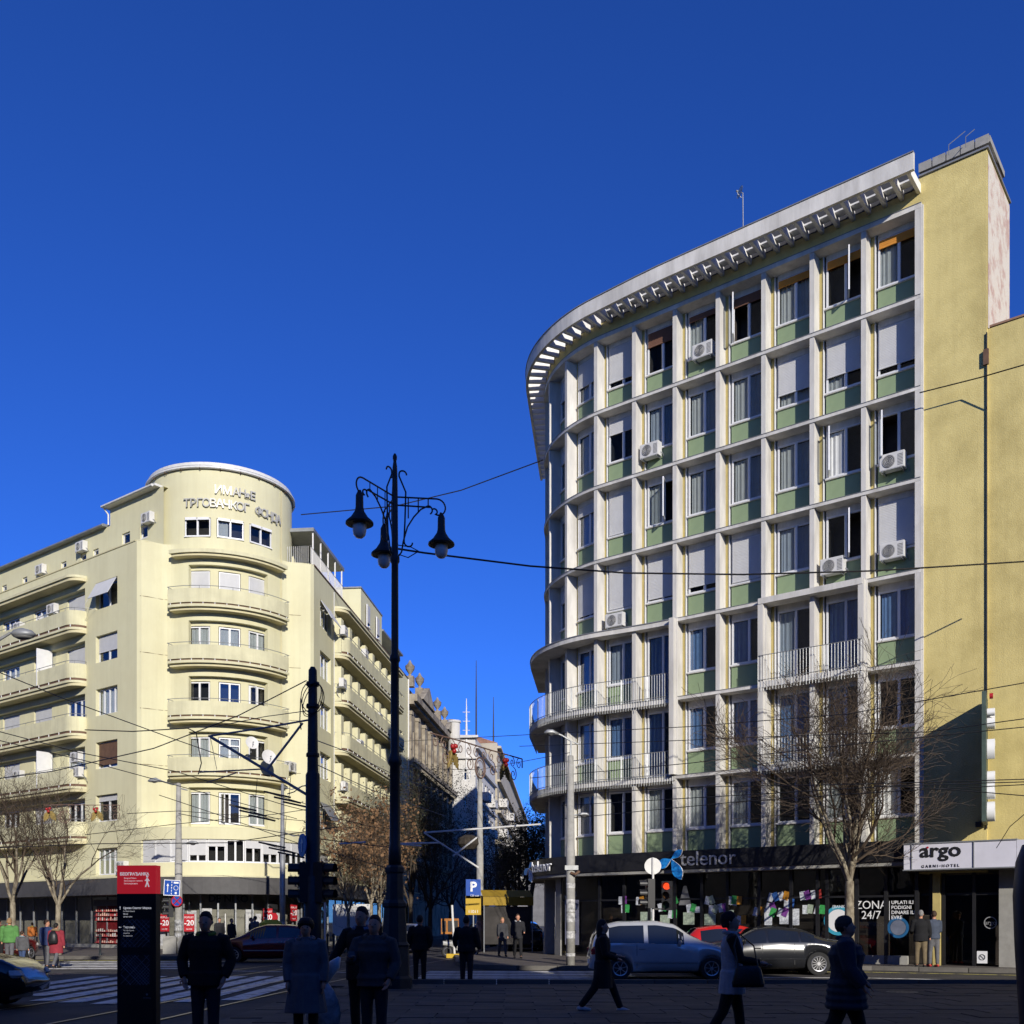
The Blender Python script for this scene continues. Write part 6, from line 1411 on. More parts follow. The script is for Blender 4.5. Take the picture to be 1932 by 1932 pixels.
# ================================================================== CARS
def lerp_k(K, x):
    if x <= K[0][0]: return K[0][1]
    for (a, va), (b, vb) in zip(K[:-1], K[1:]):
        if x <= b:
            t = (x-a)/(b-a); t = t*t*(3-2*t)*.35+t*.65; return va+(vb-va)*t
    return K[-1][1]
carglass = glass('car_glass', (.35, .38, .38), .10, 1.5)
tyre_m = mat('tyre_rubber', (.022, .022, .022), .85, .2, 9); rim_m = mat('alloy_rim', (.55, .55, .57), .3, .1, 5, metal=.8)
def paint(name, c, metal=.3): 
    m = mat(name, c, .16 if metal < .5 else .34, .06, 2, metal=metal, spec=.5); m.node_tree.nodes['Principled BSDF'].inputs['Coat Weight'].default_value = .6; return m
def car(label, loc, rot, L, Wd, top, belt, pm, wheels, R=.31, spokes=5, sides=((-.2, .2),), ws=None, rw=None, group=None, full=True, doors=(), trim=None):
    """x forward. top/belt: outline key points (x fraction of L/2, z)"""
    t = thing('car', label, 'car', loc, rot, group); hw = Wd/2
    kt = [(a*L/2, z) for a, z in top]; kb = [(a*L/2, z) for a, z in belt]
    def ring(x):
        e = abs(x)/(L/2); w = hw*(1-.16*max(0, (e-.55)/.45)**2.2)*(1 if e < .985 else .96)
        zt = lerp_k(kt, x); zb_ = min(lerp_k(kb, x), zt-.02); g = max(0, min(1, (zt-zb_)/.45)); wr = w*(.93-.20*g)
        z0 = .20+.10*max(0, (e-.8)/.2); ar = 0
        for xw in wheels:
            if abs(x-xw) < R+.055: ar = max(ar, R+sqrt((R+.055)**2-(x-xw)**2)-.0)
        zm = max(.5, ar+.02)
        return [(0, z0), (w*.80, max(z0, 0)), (w*.955, max(z0+.05, ar)), (w, max(zm, ar+.01)), (w*.985, max(zb_, zm+.02)), (wr, zt-.045*(.3+g)), (wr*.78, zt-.005), (0, zt+.012)]
    xs = sorted(set([-L/2+L*i/44 for i in range(45)]+[xw+(R+.055)*cos(pi*k/10) for xw in wheels for k in range(11)]+[xw+s*(R+.056) for xw in wheels for s in (1, -1)]))
    mb = MB(); b = 0; N = 15
    for x in xs:
        r = ring(x); full_ = [(y, z) for y, z in r]+[(-y, z) for y, z in reversed(r[1:-1])]
        mb.v += [(x, y, z) for y, z in full_]
    n = 14
    for i in range(len(xs)-1):
        for k in range(n):
            a = i*n+k; c = i*n+(k+1) % n; mb.f.append((a, a+n, c+n, c)); mb.m.append(0)
    mb.f.append(tuple(range(n))); mb.m.append(0); mb.f.append(tuple((len(xs)-1)*n+k for k in reversed(range(n)))); mb.m.append(0)
    add('body', (mb, pm, True), t)
    def side_pt(x, v, s, off=.010):
        r = ring(x); y = r[4][0]+(r[5][0]-r[4][0])*v; z = r[4][1]+(r[5][1]-r[4][1])*v; return (x, s*(y+off), z)
    for s in (1, -1):
        for (xa, xb) in sides:
            mb = MB(); m = 10; q = [xa+(xb-xa)*i/m for i in range(m+1)]
            for a, c in zip(q[:-1], q[1:]):
                P4 = [side_pt(a, .07, s), side_pt(c, .07, s), side_pt(c, .90, s), side_pt(a, .90, s)]; mb.q(P4 if s < 0 else P4[::-1])
            add('side_window', (mb, M['dark'] if not full else carw), t)
    for nm, rg in (('windscreen', ws), ('rear_window', rw)):
        if not rg: continue
        mb = MB(); m = 8; q = [rg[0]+(rg[1]-rg[0])*i/m for i in range(m+1)]
        for a, c in zip(q[:-1], q[1:]):
            ra, rc = ring(a), ring(c); F_ = [(-.97, 6), (-.5, 7), (.5, 7), (.97, 6)]
            row = lambda r_, x_: [(x_, yy*r_[6][0]*.98/.97*.97, r_[6][1]+(r_[7][1]-r_[6][1])*(1-abs(yy))+.012) for yy in (-.97, -.4, .4, .97)]
            A, B_ = row(ra, a), row(rc, c)
            for k in range(3): mb.q([A[k], B_[k], B_[k+1], A[k+1]])
        add(nm, (mb, carw), t)
    wm_me = cached(('wheel', R, spokes), lambda: None)
    for xw in wheels:
        for s in (1, -1):
            mb = MB(); mb.tube([(0, -.10, 0), (0, -.09, 0), (0, .09, 0), (0, .10, 0)], [R*.93, R, R, R*.93], 28)
            o = add('wheel', (mb, tyre_m, False), t, (xw, s*(hw-.115), R))
            mb = MB(); yo = s*.104
            mb.tube([(R*.63*cos(a), yo, R*.63*sin(a)) for a in [i*2*pi/28 for i in range(29)]], .018, 5)
            for k in range(spokes):
                a = 2*pi*k/spokes+.3; w_ = .5/spokes*.6+.012
                mb.q([(.05*cos(a-w_*3), yo, .05*sin(a-w_*3)), (R*.62*cos(a-w_), yo, R*.62*sin(a-w_)), (R*.62*cos(a+w_), yo, R*.62*sin(a+w_)), (.05*cos(a+w_*3), yo, .05*sin(a+w_*3))])
            mb.disc((0, yo, 0), .05, (0, 1, 0), .012, 12); add('rim', (mb, rim_m), o)
    # lights, handles, mirrors, sill trim
    for s in (1, -1):
        xf = L/2-.18; r = ring(xf); mb = MB(); mb.rings([(xf, s*(r[3][0]-.06), .58, .10, .06), (xf+.02, s*(r[3][0]-.07), .63, .16, .10), (xf-.03, s*(r[3][0]-.08), .72, .15, .09)], 10); add('headlight', (mb, mat_cached('lamp_lens', (.55, .55, .52), .15)), t)
        xr = -L/2+.12; r = ring(xr); zt_ = min(lerp_k(kb, xr), .95); mb = MB(); mb.rings([(xr, s*(r[3][0]-.05), zt_-.24, .10, .055), (xr-.01, s*(r[3][0]-.05), zt_-.1, .11, .065), (xr+.04, s*(r[3][0]-.06), zt_-.02, .08, .05)], 10); add('taillight', (mb, mat_cached('tail_lens', (.35, .01, .02), .25)), t)
        xm = ws[0]-.05 if ws and ws[0] > 0 else (ws[1] if ws else L*.15)
        xm = (max(b_ for a_, b_ in sides)-.12); r = ring(xm); mb = MB(); mb.rings([(xm, s*(r[4][0]+.09), r[4][1]+.02, .05, .07), (xm, s*(r[4][0]+.1), r[4][1]+.09, .06, .09), (xm-.01, s*(r[4][0]+.1), r[4][1]+.14, .04, .07)], 8); add('mirror', (mb, pm), t)
        for xd in doors:
            r = ring(xd); mb = MB(); mb.box(xd-.09, xd+.09, s*(r[4][0]+.0)-.015, s*(r[4][0])+.028, r[4][1]-.14, r[4][1]-.11); add('door_handle', (mb, M['grey'] if trim is None else pm), t)
        for xd in [d_ -.14 for d_ in doors]:
            mb = MB(); 
            for z_ in (.3,): 
                r = ring(xd); mb.q([(xd-.006, s*(r[3][0]+.002), .32), (xd+.006, s*(r[3][0]+.002), .32), (xd+.006, s*(r[4][0]+.003), r[4][1]), (xd-.006, s*(r[4][0]+.003), r[4][1])]); 
            add('door_gap', (mb, M['black']), t)
    r = ring(0)
    for s_ in (-1, 1):
        mb = MB(); mb.box(wheels[0]+R+.08, wheels[1]-R-.08, s_*r[3][0]-.012, s_*r[3][0]+.012, .46, .50); add('rub_strip', (mb, M['grey'] if trim is None else pm), t)
    mb = MB(); mb.box(-L/2-.012, -L/2+.02, -.26, .26, .42, .53); add('number_plate', (mb, M['signw']), t)
    mb = MB(); mb.box(-L/2+.3, L/2-.3, -hw*.7, hw*.7, .17, .24); add('underside', (mb, M['black']), t)
    return t
def mat_cached(n_, c, r): return cached(('m', n_), lambda: mat(n_, c, r, .1, 6, spec=.7))
carw = bpy.data.materials.new('dark_car_glass'); carw.use_nodes = True; b_ = carw.node_tree.nodes['Principled BSDF']; b_.inputs['Base Color'].default_value = (.012, .014, .014, 1); b_.inputs['Roughness'].default_value = .06; b_.inputs['Specular IOR Level'].default_value = .9
mpv_top = [(-1, .62), (-.985, .95), (-.93, 1.25), (-.84, 1.50), (-.6, 1.60), (-.1, 1.62), (.14, 1.54), (.42, 1.18), (.56, 1.05), (.82, .92), (.96, .76), (1, .55)]
mpv_belt = [(-1, .60), (-.93, .98), (-.5, .97), (.3, .94), (.56, .93), (.9, .80), (1, .52)]
sed_top = [(-1, .60), (-.98, .96), (-.90, 1.03), (-.72, 1.08), (-.42, 1.38), (-.1, 1.46), (.12, 1.42), (.42, 1.08), (.5, 1.03), (.82, .92), (.97, .74), (1, .5)]
sed_belt = [(-1, .58), (-.95, .93), (-.5, .97), (.3, .93), (.5, .92), (.9, .80), (1, .48)]
hat_top = [(-1, .60), (-.98, .90), (-.90, 1.08), (-.70, 1.40), (-.4, 1.48), (0, 1.48), (.2, 1.38), (.52, 1.02), (.62, .96), (.88, .84), (.97, .68), (1, .5)]
hat_belt = [(-1, .58), (-.92, .94), (-.5, .95), (.3, .90), (.6, .88), (.9, .78), (1, .48)]
silver = paint('silver_paint', (.50, .51, .52), .25); darkg = paint('graphite_paint', (.016, .017, .02), 0); redp = paint('bright_red_paint', (.55, .02, .015), .1); maroon = paint('dark_red_paint', (.16, .012, .012), .2); blackp = paint('black_paint', (.006, .006, .008), .1)
car('silver hatchback-style people carrier crossing in front of the phone shop', (X(1245, 29.0), 29.0, -.012), 0, 4.05, 1.8, mpv_top, mpv_belt, silver, (-1.22, 1.30), .305, 7, ((-1.52, -.56), (-.44, .55)), (.38, 1.02), (-1.95, -1.72), doors=(-.62,))
car('dark grey saloon with bright multi-spoke wheels behind the silver car', (X(1438, 31.2), 31.2, -.012), pi, 4.9, 1.86, sed_top, sed_belt, darkg, (-1.46, 1.52), .345, 13, ((-1.35, -.95), (-.88, .02), (.09, .9)), (.38, 1.0), (-1.65, -1.05), doors=(-.6, .35), trim=1)
car('bright red car mostly hidden behind the woman in the white vest', (X(1385, 32.4)+.15, 32.55, -.012), 0.0, 3.9, 1.6, hat_top, hat_belt, redp, (-1.18, 1.18), .29, 6, ((-1.3, -.5), (-.4, .55)), (.42, .98), (-1.75, -1.4), doors=(-.55,))
car('dark red hatchback in shade before the corner shop', (X(541, 43.0)-.1, 40.3, -.012), pi+.06, 4.0, 1.72, hat_top, hat_belt, maroon, (-1.2, 1.22), .31, 9, ((-1.3, -.5), (-.4, .6)), (.42, .98), (-1.75, -1.4), doors=(-.55,))
car('black car nosing in at the bottom left corner', (X(-155, 19.2), 19.0, -.012), 0.12, 4.5, 1.78, sed_top, sed_belt, blackp, (-1.35, 1.42), .33, 5, ((-1.35, -.6), (-.5, .7)), (.4, 1.0), (-1.65, -1.1), doors=(-.5,), trim=1)
car('small dark red car seen behind the boy at the far left', (X(44, 43.5), 41.2, -.012), pi/2-.1, 3.8, 1.65, hat_top, hat_belt, maroon, (-1.15, 1.15), .29, 6, ((-1.3, -.5), (-.4, .55)), (.42, .98), (-1.75, -1.4))
PKG = 'parked cars in the shaded street'
car('pale car parked left of the man waiting at the crossing', (X(762, 52), 53, 0), -pi/2+.05, 4.2, 1.75, hat_top, hat_belt, paint('dusty_paint', (.25, .25, .24), .3), (-1.2, 1.2), .30, 5, ((-1.3, -.5), (-.4, .55)), (.42, .98), (-1.75, -1.4), group=PKG)
for i, (x_, y_, c, lab) in enumerate(((X(995, 50)-.2, 52, (.05, .06, .07), 'dark car parked by the shop corner, front one of the row'), (X(993, 58)-.1, 58.5, (.02, .02, .025), 'dark car parked beyond the first by the shop corner'), (X(1000, 66)-.6, 65, (.08, .08, .085), 'grey car parked deepest behind the shop corner'), (X(905, 60), 62, (.03, .03, .035), 'black car standing in the shaded street beneath the parking sign'))):
    car(lab, (x_, y_, .12 if i < 3 else 0), pi/2+.08, 4.3, 1.75, sed_top, sed_belt, paint('street_paint_%d' % i, c, .3), (-1.3, 1.35), .31, 5, ((-1.3, -.6), (-.5, .65)), (.4, .98), (-1.6, -1.1), group=PKG)
# scooter by the white post
t = thing('scooter', 'pale motor scooter beside the yellow-footed post', 'scooter', (X(868, 45.5), 45.6, 0), .3)
mb = MB()
for x_ in (-.6, .6): mb.tube([(x_, -.05, .25), (x_, .05, .25)], .25, 18)
add('tyre', (mb, tyre_m), t); mb = MB()
for x_ in (-.6, .6): mb.tube([(x_+.17*cos(a), -.06, .25+.17*sin(a)) for a in [i*pi/8 for i in range(17)]], .02, 4)
add('rim', (mb, rim_m), t); mb = MB(); mb.tube([(-.8, 0, .62), (-.4, 0, .6), (-.1, 0, .35), (.3, 0, .33), (.5, 0, .6), (.42, 0, 1.0)], [.1, .16, .1, .1, .12, .06], 8); mb.tube([(.42, -.28, 1.0), (.42, .28, 1.0)], .02, 6); add('bodywork', (mb, mat_cached('scooter_paint', (.4, .4, .38), .4)), t); mb = MB(); mb.rings([(-.45, 0, .68, .3, .12), (-.45, 0, .76, .28, .1)], 10); add('seat', (mb, M['black']), t)
t = thing('sun_awning', 'yellow shop awning jutting over the shaded street', 'awning', (X(958, 48), 48.6, 0), radians(12)); mb = MB(); ya = mat('yellow_awning', (.30, .19, .012), .7, .1, 4); mb.box(-1.2, 1.25, -.02, .02, 2.35, 2.75); mb.q([(-1.2, -.02, 2.76), (1.25, -.02, 2.76), (1.25, .8, 3.1), (-1.2, .8, 3.1)]); add('valance', (mb, ya), t); mb = MB(); mb.tube([(-1.15, 0, 0), (-1.15, 0, 2.35)], .03, 5); mb.tube([(1.2, 0, 0), (1.2, 0, 2.35)], .03, 5); add('post', (mb, M['grey']), t); mb = MB(); mb.box(-1.1, 1.15, .1, .12, .5, 2.3); add('screen_panel', (mb, M['dark']), t)
# ================================================================== PEOPLE
def cloth(n_, c, rough=.9): return cached(('cl', n_), lambda: mat(n_, c, rough, .18, 6, .35, 45))
SK = mat('skin', (.55, .27, .17), .6, .08, 5)
HB_, HBR, HGR, HBL = (mat(a, b, .7, .3, 18) for a, b in (('black_hair', (.012, .010, .009)), ('brown_hair', (.06, .032, .018)), ('grey_hair', (.26, .25, .24)), ('fair_hair', (.33, .20, .09))))
def dirv(a, o, side): return Vector((side*sin(radians(o)), -sin(radians(a))*cos(radians(o)), -cos(radians(a))*cos(radians(o))))
def remesh(o, v, sub=0):
    m = o.modifiers.new('remesh', 'REMESH'); m.mode = 'VOXEL'; m.voxel_size = v; m.use_smooth_shade = True
    s_ = o.modifiers.new('smooth', 'SMOOTH'); s_.iterations = 2; s_.factor = .5
def person(label, u, Y, H=1.72, face=0, coat=('black_cloth', (.02, .02, .022)), hem=.82, legs=('dark_trousers', (.02, .02, .025)), hair='b', long=0, la=(0, 0), ra=(0, 0), Larm=(0, 8, 12), Rarm=(0, 8, 12), shoes=('dark_shoes', (.02, .02, .02)), bulk=1.0, near=False, hood=None, flare=0, puff=False, z0=0, headt=0, headp=0, trw=1.0, extra=None, collar=None, hair_r=1.0, slv=None, x=None, group=None, sleeve_m=None, hold=None):
    t = thing('person', label, 'person', (X(u, Y) if x is None else x, Y, z0), radians(face), group); s = H/1.75; t.scale = (s, s, s)
    hips = {}; ank = {}
    J = {}
    for sd_, (a1, kb) in ((1, la), (-1, ra)):
        h = Vector((.09*sd_, 0, .92)); k = h+dirv(a1, 1.5, sd_)*.43; a = k+dirv(a1-kb, 0, sd_)*.41; J[sd_] = [h, k, a]
    dz = .075-min(J[1][2].z, J[-1][2].z)
    D = Vector((0, 0, dz))
    for sd_ in J: J[sd_] = [p+D for p in J[sd_]]
    A = {}
    for sd_, (f_, o_, e_, *i_) in ((1, Larm), (-1, Rarm)):
        sh = Vector((.175*bulk*sd_, .01, 1.41))+D; el = sh+dirv(f_, o_, sd_)*.28; inn = i_[0] if i_ else o_-abs(e_)*.35; wr = el+dirv(f_+e_, inn, sd_)*.245; A[sd_] = [sh, el, wr, (wr-el).normalized()]
    mb = MB(); dzv = dz
    mb.rings([(0, 0, z+dz, a, b) for z, a, b in ((.86, .10, .08), (.95, .15, .10), (1.08, .125, .09), (1.28, .15, .10), (1.40, .15, .085), (1.45, .07, .06), (1.54, .05, .052))], 12)
    HT = Matrix.Translation((0, 0, 1.52+dz)) @ rotz(radians(headt)) @ Matrix.Rotation(radians(headp), 4, 'X')
    mb.rings([(0, 0, -.03, .048, .05), (0, -.022, .0, .045, .062), (0, -.018, .035, .062, .082), (0, -.006, .09, .074, .096), (0, .004, .145, .074, .094), (0, .008, .19, .056, .072), (0, .008, .222, .02, .03)], 14, T=HT)
    mb.tube([HT @ Vector(p) for p in ((0, -.085, .115), (0, -.112, .08), (0, -.09, .065))], [.009, .014, .01], 6)
    for e in (1, -1): mb.tube([HT @ Vector((e*.068, .012, .075)), HT @ Vector((e*.084, .014, .10)), HT @ Vector((e*.07, .012, .125))], [.012, .016, .01], 6)
    mb.tube([HT @ Vector((-.02, -.088, .035)), HT @ Vector((.02, -.088, .035))], .008, 5)
    for sd_ in (1, -1):
        h, k, a = J[sd_]; mb.tube([h+Vector((0, 0, .03)), h.lerp(k, .3), k, k.lerp(a, .3), a], [.075, .075, .052, .054, .036], 10)
        mb.tube([a+Vector((0, .03, -.02)), a+Vector((0, -.06, -.045)), a+Vector((0, -.13, -.055))], [.035, .033, .022], 8)
        sh, el, wr, wd = A[sd_]; mb.tube([sh+Vector((-.03*sd_, 0, 0)), sh.lerp(el, .4), el, el.lerp(wr, .3), wr], [.045, .043, .036, .037, .025], 8)
        # hand: palm, four fingers, thumb
        side = wd.cross(Vector((0, 0, 1))); side = side.normalized() if side.length > .3 else Vector((0, -1, 0)); nrm = side.cross(wd)
        pc = wr+wd*.045; mb.tube([wr, wr+wd*.03+side*.0, wr+wd*.085], [.022, .032, .03], 8)
        if near:
            cu = -.5 if not hold else -.9
            for i, L_ in enumerate((.062, .07, .066, .052)):
                b0 = wr+wd*.082+side*(.024-.016*i); inw = Vector((-sd_, 0, 0))*.4+nrm*.0
                p1 = b0+wd*L_*.5; p2 = p1+(wd*.75+inw*.6).normalized()*L_*.4; p3 = p2+(wd*.35+inw).normalized()*L_*.3
                mb.tube([b0, p1, p2, p3], [.0095, .009, .0085, .007], 6)
            b0 = wr+wd*.03+side*.028; mb.tube([b0, b0+(side+wd*.9).normalized()*.035, b0+(side*.6+wd*1.1).normalized()*.062], [.012, .0105, .0085], 6)
    o = add('body', (mb, SK), t); remesh(o, .008 if near else .016)
    for e in (1, -1):
        mb = MB(); c = HT @ Vector((e*.030, -.0885, .1)); mb.rings([(c.x, c.y, c.z-.006, .006, .003), (c.x, c.y, c.z, .011, .005), (c.x, c.y, c.z+.006, .006, .003)], 8)
        if near: add('eye', (mb, M['black']), t)
    # trousers
    lm = cloth(*legs); mb = MB()
    mb.rings([(0, 0, z+dz, a, b) for z, a, b in ((.80, .06, .06), (.86, .15, .115), (.95, .165, .12), (1.04, .15, .11))], 12)
    for sd_ in (1, -1):
        h, k, a = J[sd_]; w_ = trw; mb.tube([h+Vector((-.01*sd_, 0, .05)), h.lerp(k, .35), k, k.lerp(a, .4), a+Vector((0, 0, .015))], [.095*w_, .092*w_, .07*w_, .066*w_, .056*w_], 10)
    o = add('trousers', (mb, lm), t); remesh(o, .014 if near else .022)
    for sd_ in (1, -1):
        h, k, a = J[sd_]; mb = MB(); pitch = 0 if a.z < .12+dz*0 else .06
        mb.tube([a+Vector((0, .065, -.045-pitch*-.3)), a+Vector((0, .045, -.03)), a+Vector((0, -.03, -.025)), a+Vector((0, -.12, -.042-pitch)), a+Vector((0, -.185, -.05-pitch))], [.026, .042, .046, .038, .024], 10)
        o = add('shoe', (mb, cloth(*shoes)), t); remesh(o, .012 if near else .02)
    # coat
    cm = cloth(*coat); B = bulk; mb = MB(); hz = hem
    top = [(1.02, .165*B, .125*B), (1.16, .165*B, .125*B), (1.30, .19*B, .135*B), (1.40, .185*B, .115*B), (1.445, .13*B, .09), (1.475, .085, .075), (1.50, .078, .07)]
    low = []
    n_ = max(2, int((1.0-hz)/.08))
    for i in range(n_+1): q = i/n_; zz_ = hz+(1.0-hz)*q; low.append((zz_, (.185+flare*(1-q))*B, (.14+flare*.8*(1-q))*B))
    R_ = low+top
    if puff:
        Rp = []
        for (z_, a, b), (z2, a2, b2) in zip(R_[:-1], R_[1:]):
            for q in (0, .5): zz_ = z_+(z2-z_)*q; w_ = .010*sin(zz_*2*pi/.085); Rp.append((zz_, a+(a2-a)*q+w_, b+(b2-b)*q+w_))
        R_ = Rp+[R_[-1]]
    mb.rings([(0, .0, z_+dz, a, b) for z_, a, b in R_], 16)
    def sleeves(m2):
        for sd_ in (1, -1):
            sh, el, wr, wd = A[sd_]; m2.tube([sh+Vector((-.05*sd_, 0, .0)), sh+Vector((.0, 0, .0)), sh.lerp(el, .5), el, el.lerp(wr, .5), wr-wd*.01], [.072*B, .072*B, .066*B, .058*B, .056*B, .046*B], 10)
    if sleeve_m is None: sleeves(mb)
    o = add('coat', (mb, cm), t); remesh(o, .011 if near else .02)
    if sleeve_m:
        m2 = MB(); sleeves(m2); o = add('sleeves', (m2, cloth(*sleeve_m)), t); remesh(o, .012)
    if collar:
        m2 = MB(); m2.tube([(.10*cos(a)*1.0, .012+.085*sin(a), 1.475+dz+.02*sin(a)) for a in [radians(-60+i*20) for i in range(16)]], .028, 8); add('collar', (m2, cloth(*collar)), t)
    if hood:
        m2 = MB(); m2.tube([(.12*cos(a), .03+.10*sin(a), 1.47+dz+.03*sin(a)) for a in [radians(-50+i*20) for i in range(15)]], [.03]+[.045]*13+[.03], 8); add('fur_hood', (m2, cloth(*hood)), t)
    # hair
    if hair:
        hm_ = {'b': HB_, 'br': HBR, 'g': HGR, 'f': HBL}.get(hair, None) or cloth(*hair); mb = MB(); g = hair_r
        mb.rings([(0, .045, .05, .050*g, .045*g), (0, .032, .10, .080*g, .078*g), (0, .018, .150, .084*g, .092*g), (0, .012, .195, .070*g, .084*g), (0, .01, .232, .045*g, .05*g), (0, .01, .242, .01, .01)], 14, T=HT)
        if long: mb.rings([(0, .06, .12-long, .075, .045), (0, .065, .10-long*.5, .09, .05), (0, .05, .10, .085, .07), (0, .03, .16, .08, .08)], 12, T=HT)
        o = add('hair' , (mb, hm_), t); remesh(o, .009 if near else .016)
    t['_'] = 0; del t['_']
    return t, A, J, dz, HT
def tpart(t, nm, mb, m, smooth=True): return add(nm, (mb, m, smooth), t)
blk = ('black_cloth', (.010, .010, .012)); jean = ('dark_jeans', (.014, .020, .034)); nav = ('navy_puffer', (.035, .042, .06)); grc = ('grey_wool', (.14, .14, .15))
person('young man in a black zipped jacket with both hands in his pockets', 388, 12.4, 1.72, 0, blk, .84, jean, 'b', la=(2, 2), ra=(-2, 1), Larm=(-8, 20, 34, -14), Rarm=(-8, 20, 34, -14), bulk=1.2, near=True, collar=('lime_collar', (.12, .18, .02)), trw=1.05)
person('woman with short dark curly hair in a long grey buttoned coat', 577, 12.7, 1.65, 4, grc, .50, blk, 'b', la=(4, 4), ra=(-3, 2), Larm=(2, 10, 12, -2), Rarm=(2, 10, 14, -4), bulk=1.12, near=True, flare=.07, hair_r=1.36, long=.04, collar=grc)
q = person('tall man in a dark coat leaning and carrying plastic bags', 682, 13.6, 1.80, -12, blk, .80, blk, 'b', la=(5, 3), ra=(-4, 2), Larm=(5, 8, 8), Rarm=(10, 26, 2), bulk=1.12, near=True, collar=('pale_blue_shirt', (.12, .17, .28)), headt=-10)
q2 = person('woman in a puffy grey-brown jacket with fur hood looking down at her phone', 706, 12.3, 1.68, -8, ('taupe_puffer', (.075, .07, .07)), .86, jean, 'br', long=.14, la=(4, 3), ra=(-2, 2), Larm=(4, 16, 30, -14), Rarm=(24, 14, 80, -20), bulk=1.2, near=True, hood=('dark_fur', (.10, .075, .06)), puff=True, headp=-8)
def handpos(q, side):
    t, A, J, dz, HT = q; sh, el, wr, wd = A[side]; s = t.scale.x; p = wr+wd*.07; p = rotz(t.rotation_euler.z) @ (p*s); return p+Vector(t.location)
def bagthing(label, top, H, Wd, m, cat='plastic bag', name='plastic_bag'):
    t = thing(name, label, cat, (top.x, top.y, top.z-H)); mb = MB(); R = random.Random(int(H*100)); n = 18
    prof = [(0, .30), (.05, .46), (.25, .52), (.5, .46), (.7, .32), (.85, .14), (.94, .05), (1, .035)]
    b = 0
    for (h, w) in prof:
        for k in range(n):
            a = 2*pi*k/n; rr = w*Wd*(1+.10*sin(a*4+h*5)+R.uniform(-.05, .05)); mb.v.append((rr*cos(a), rr*.55*sin(a), h*H))
    for i in range(len(prof)-1):
        for k in range(n): a = i*n+k; c = i*n+(k+1) % n; mb.f.append((a, c, c+n, a+n)); mb.m.append(0)
    mb.f.append(tuple(reversed(range(n)))); mb.m.append(0)
    add('bag_body', (mb, m, True), t); mb = MB(); mb.tube([(-.02, 0, H*.97), (-.03, 0, H+.03), (.0, 0, H+.06), (.03, 0, H+.03), (.02, 0, H*.97)], .008, 5); add('handle', (mb, m, True), t); return t
plast = mat('translucent_plastic', (.55, .57, .60), .35, .5, 5, .5, 14); plast2 = mat('white_plastic', (.75, .75, .76), .4, .2, 5, .4, 14)
hp = handpos(q, -1); bagthing('large crumpled translucent bag hanging from the tall man\'s hand', hp+Vector((-.02, -.05, .0)), .72, .42, plast)
t = thing('plastic_bag', 'small white bag held against the grey-coated woman\'s side', 'plastic bag', tuple(P(620, 1860, 12.9))); mb = MB(); mb.tube([(-.12, 0, -.02), (-.04, 0, .1), (.08, 0, .27), (.14, .0, .36)], [.03, .07, .075, .02], 10, ry=None); add('bag_body', (mb, plast2, True), t)
hp = handpos(q2, -1); t = thing('mobile_phone', 'mobile phone held by the woman with the fur hood', 'phone', tuple(hp+Vector((0, -.03, .03))), .2); mb = MB(); mb.box(-.036, .036, -.07, .07, -.004, .004, T=Matrix.Rotation(.5, 4, 'X')); add('case', (mb, M['black']), t)
person('man in a dark jacket seen from behind, left of two waiting', 792, 25.7, 1.76, 178, blk, .86, blk, 'b', la=(2, 2), ra=(-2, 0), Larm=(-4, 18, 30, -16), Rarm=(-4, 18, 30, -16), bulk=1.15)
person('stocky man in a dark jacket seen from behind, right of two waiting', 880, 25.6, 1.73, 172, blk, .84, ('brown_trousers', (.028, .022, .022)), 'b', la=(3, 2), ra=(-3, 0), Larm=(10, 18, 40), Rarm=(4, 14, 16), bulk=1.25, trw=1.1)
person('woman with long fair hair in a grey coat at the far pavement', 948, 42.6, 1.66, 20, ('charcoal_cloth', (.05, .05, .055)), .7, ('grey_tights', (.07, .07, .075)), 'f', long=.15, la=(12, 4), ra=(-10, 8), z0=.12)
person('man in a dark suit with white earphones walking at the far pavement', 977, 40.5, 1.78, 12, ('dark_suit', (.02, .02, .024)), .78, blk, 'br', la=(10, 3), ra=(-8, 6), Larm=(15, 8, 50), bulk=1.1, z0=.12, collar=('white_shirt', (.5, .5, .5)))
person('woman in a black knee-length coat and white trainers striding right', 1137, 17.8, 1.70, 90, blk, .52, blk, 'b', long=.28, la=(26, 6), ra=(-22, 14), Larm=(10, 6, 70), Rarm=(8, 6, 60), shoes=('white_trainers', (.55, .55, .55)), bulk=1.08, near=True, flare=.035, trw=1.05)
q = person('woman in a dark cap and long white vest looking at her phone', 1381, 12.7, 1.74, 82, ('white_vest', (.42, .43, .48)), .72, blk, ('black_cap', (.012, .012, .014)), la=(12, 6), ra=(-16, 14), Larm=(16, 6, 62), Rarm=(22, 6, 58), bulk=1.05, near=True, flare=.03, hair_r=1.12, sleeve_m=blk, headp=-12, collar=('white_vest', (.42, .43, .48)), long=.08)
hp = handpos(q, 1); t = thing('mobile_phone', 'mobile phone in the hand of the woman in the white vest', 'phone', tuple(hp+Vector((.03, 0, .02))), pi/2); mb = MB(); mb.box(-.036, .036, -.075, .075, -.004, .004, T=Matrix.Rotation(.35, 4, 'X')); add('case', (mb, M['black']), t)
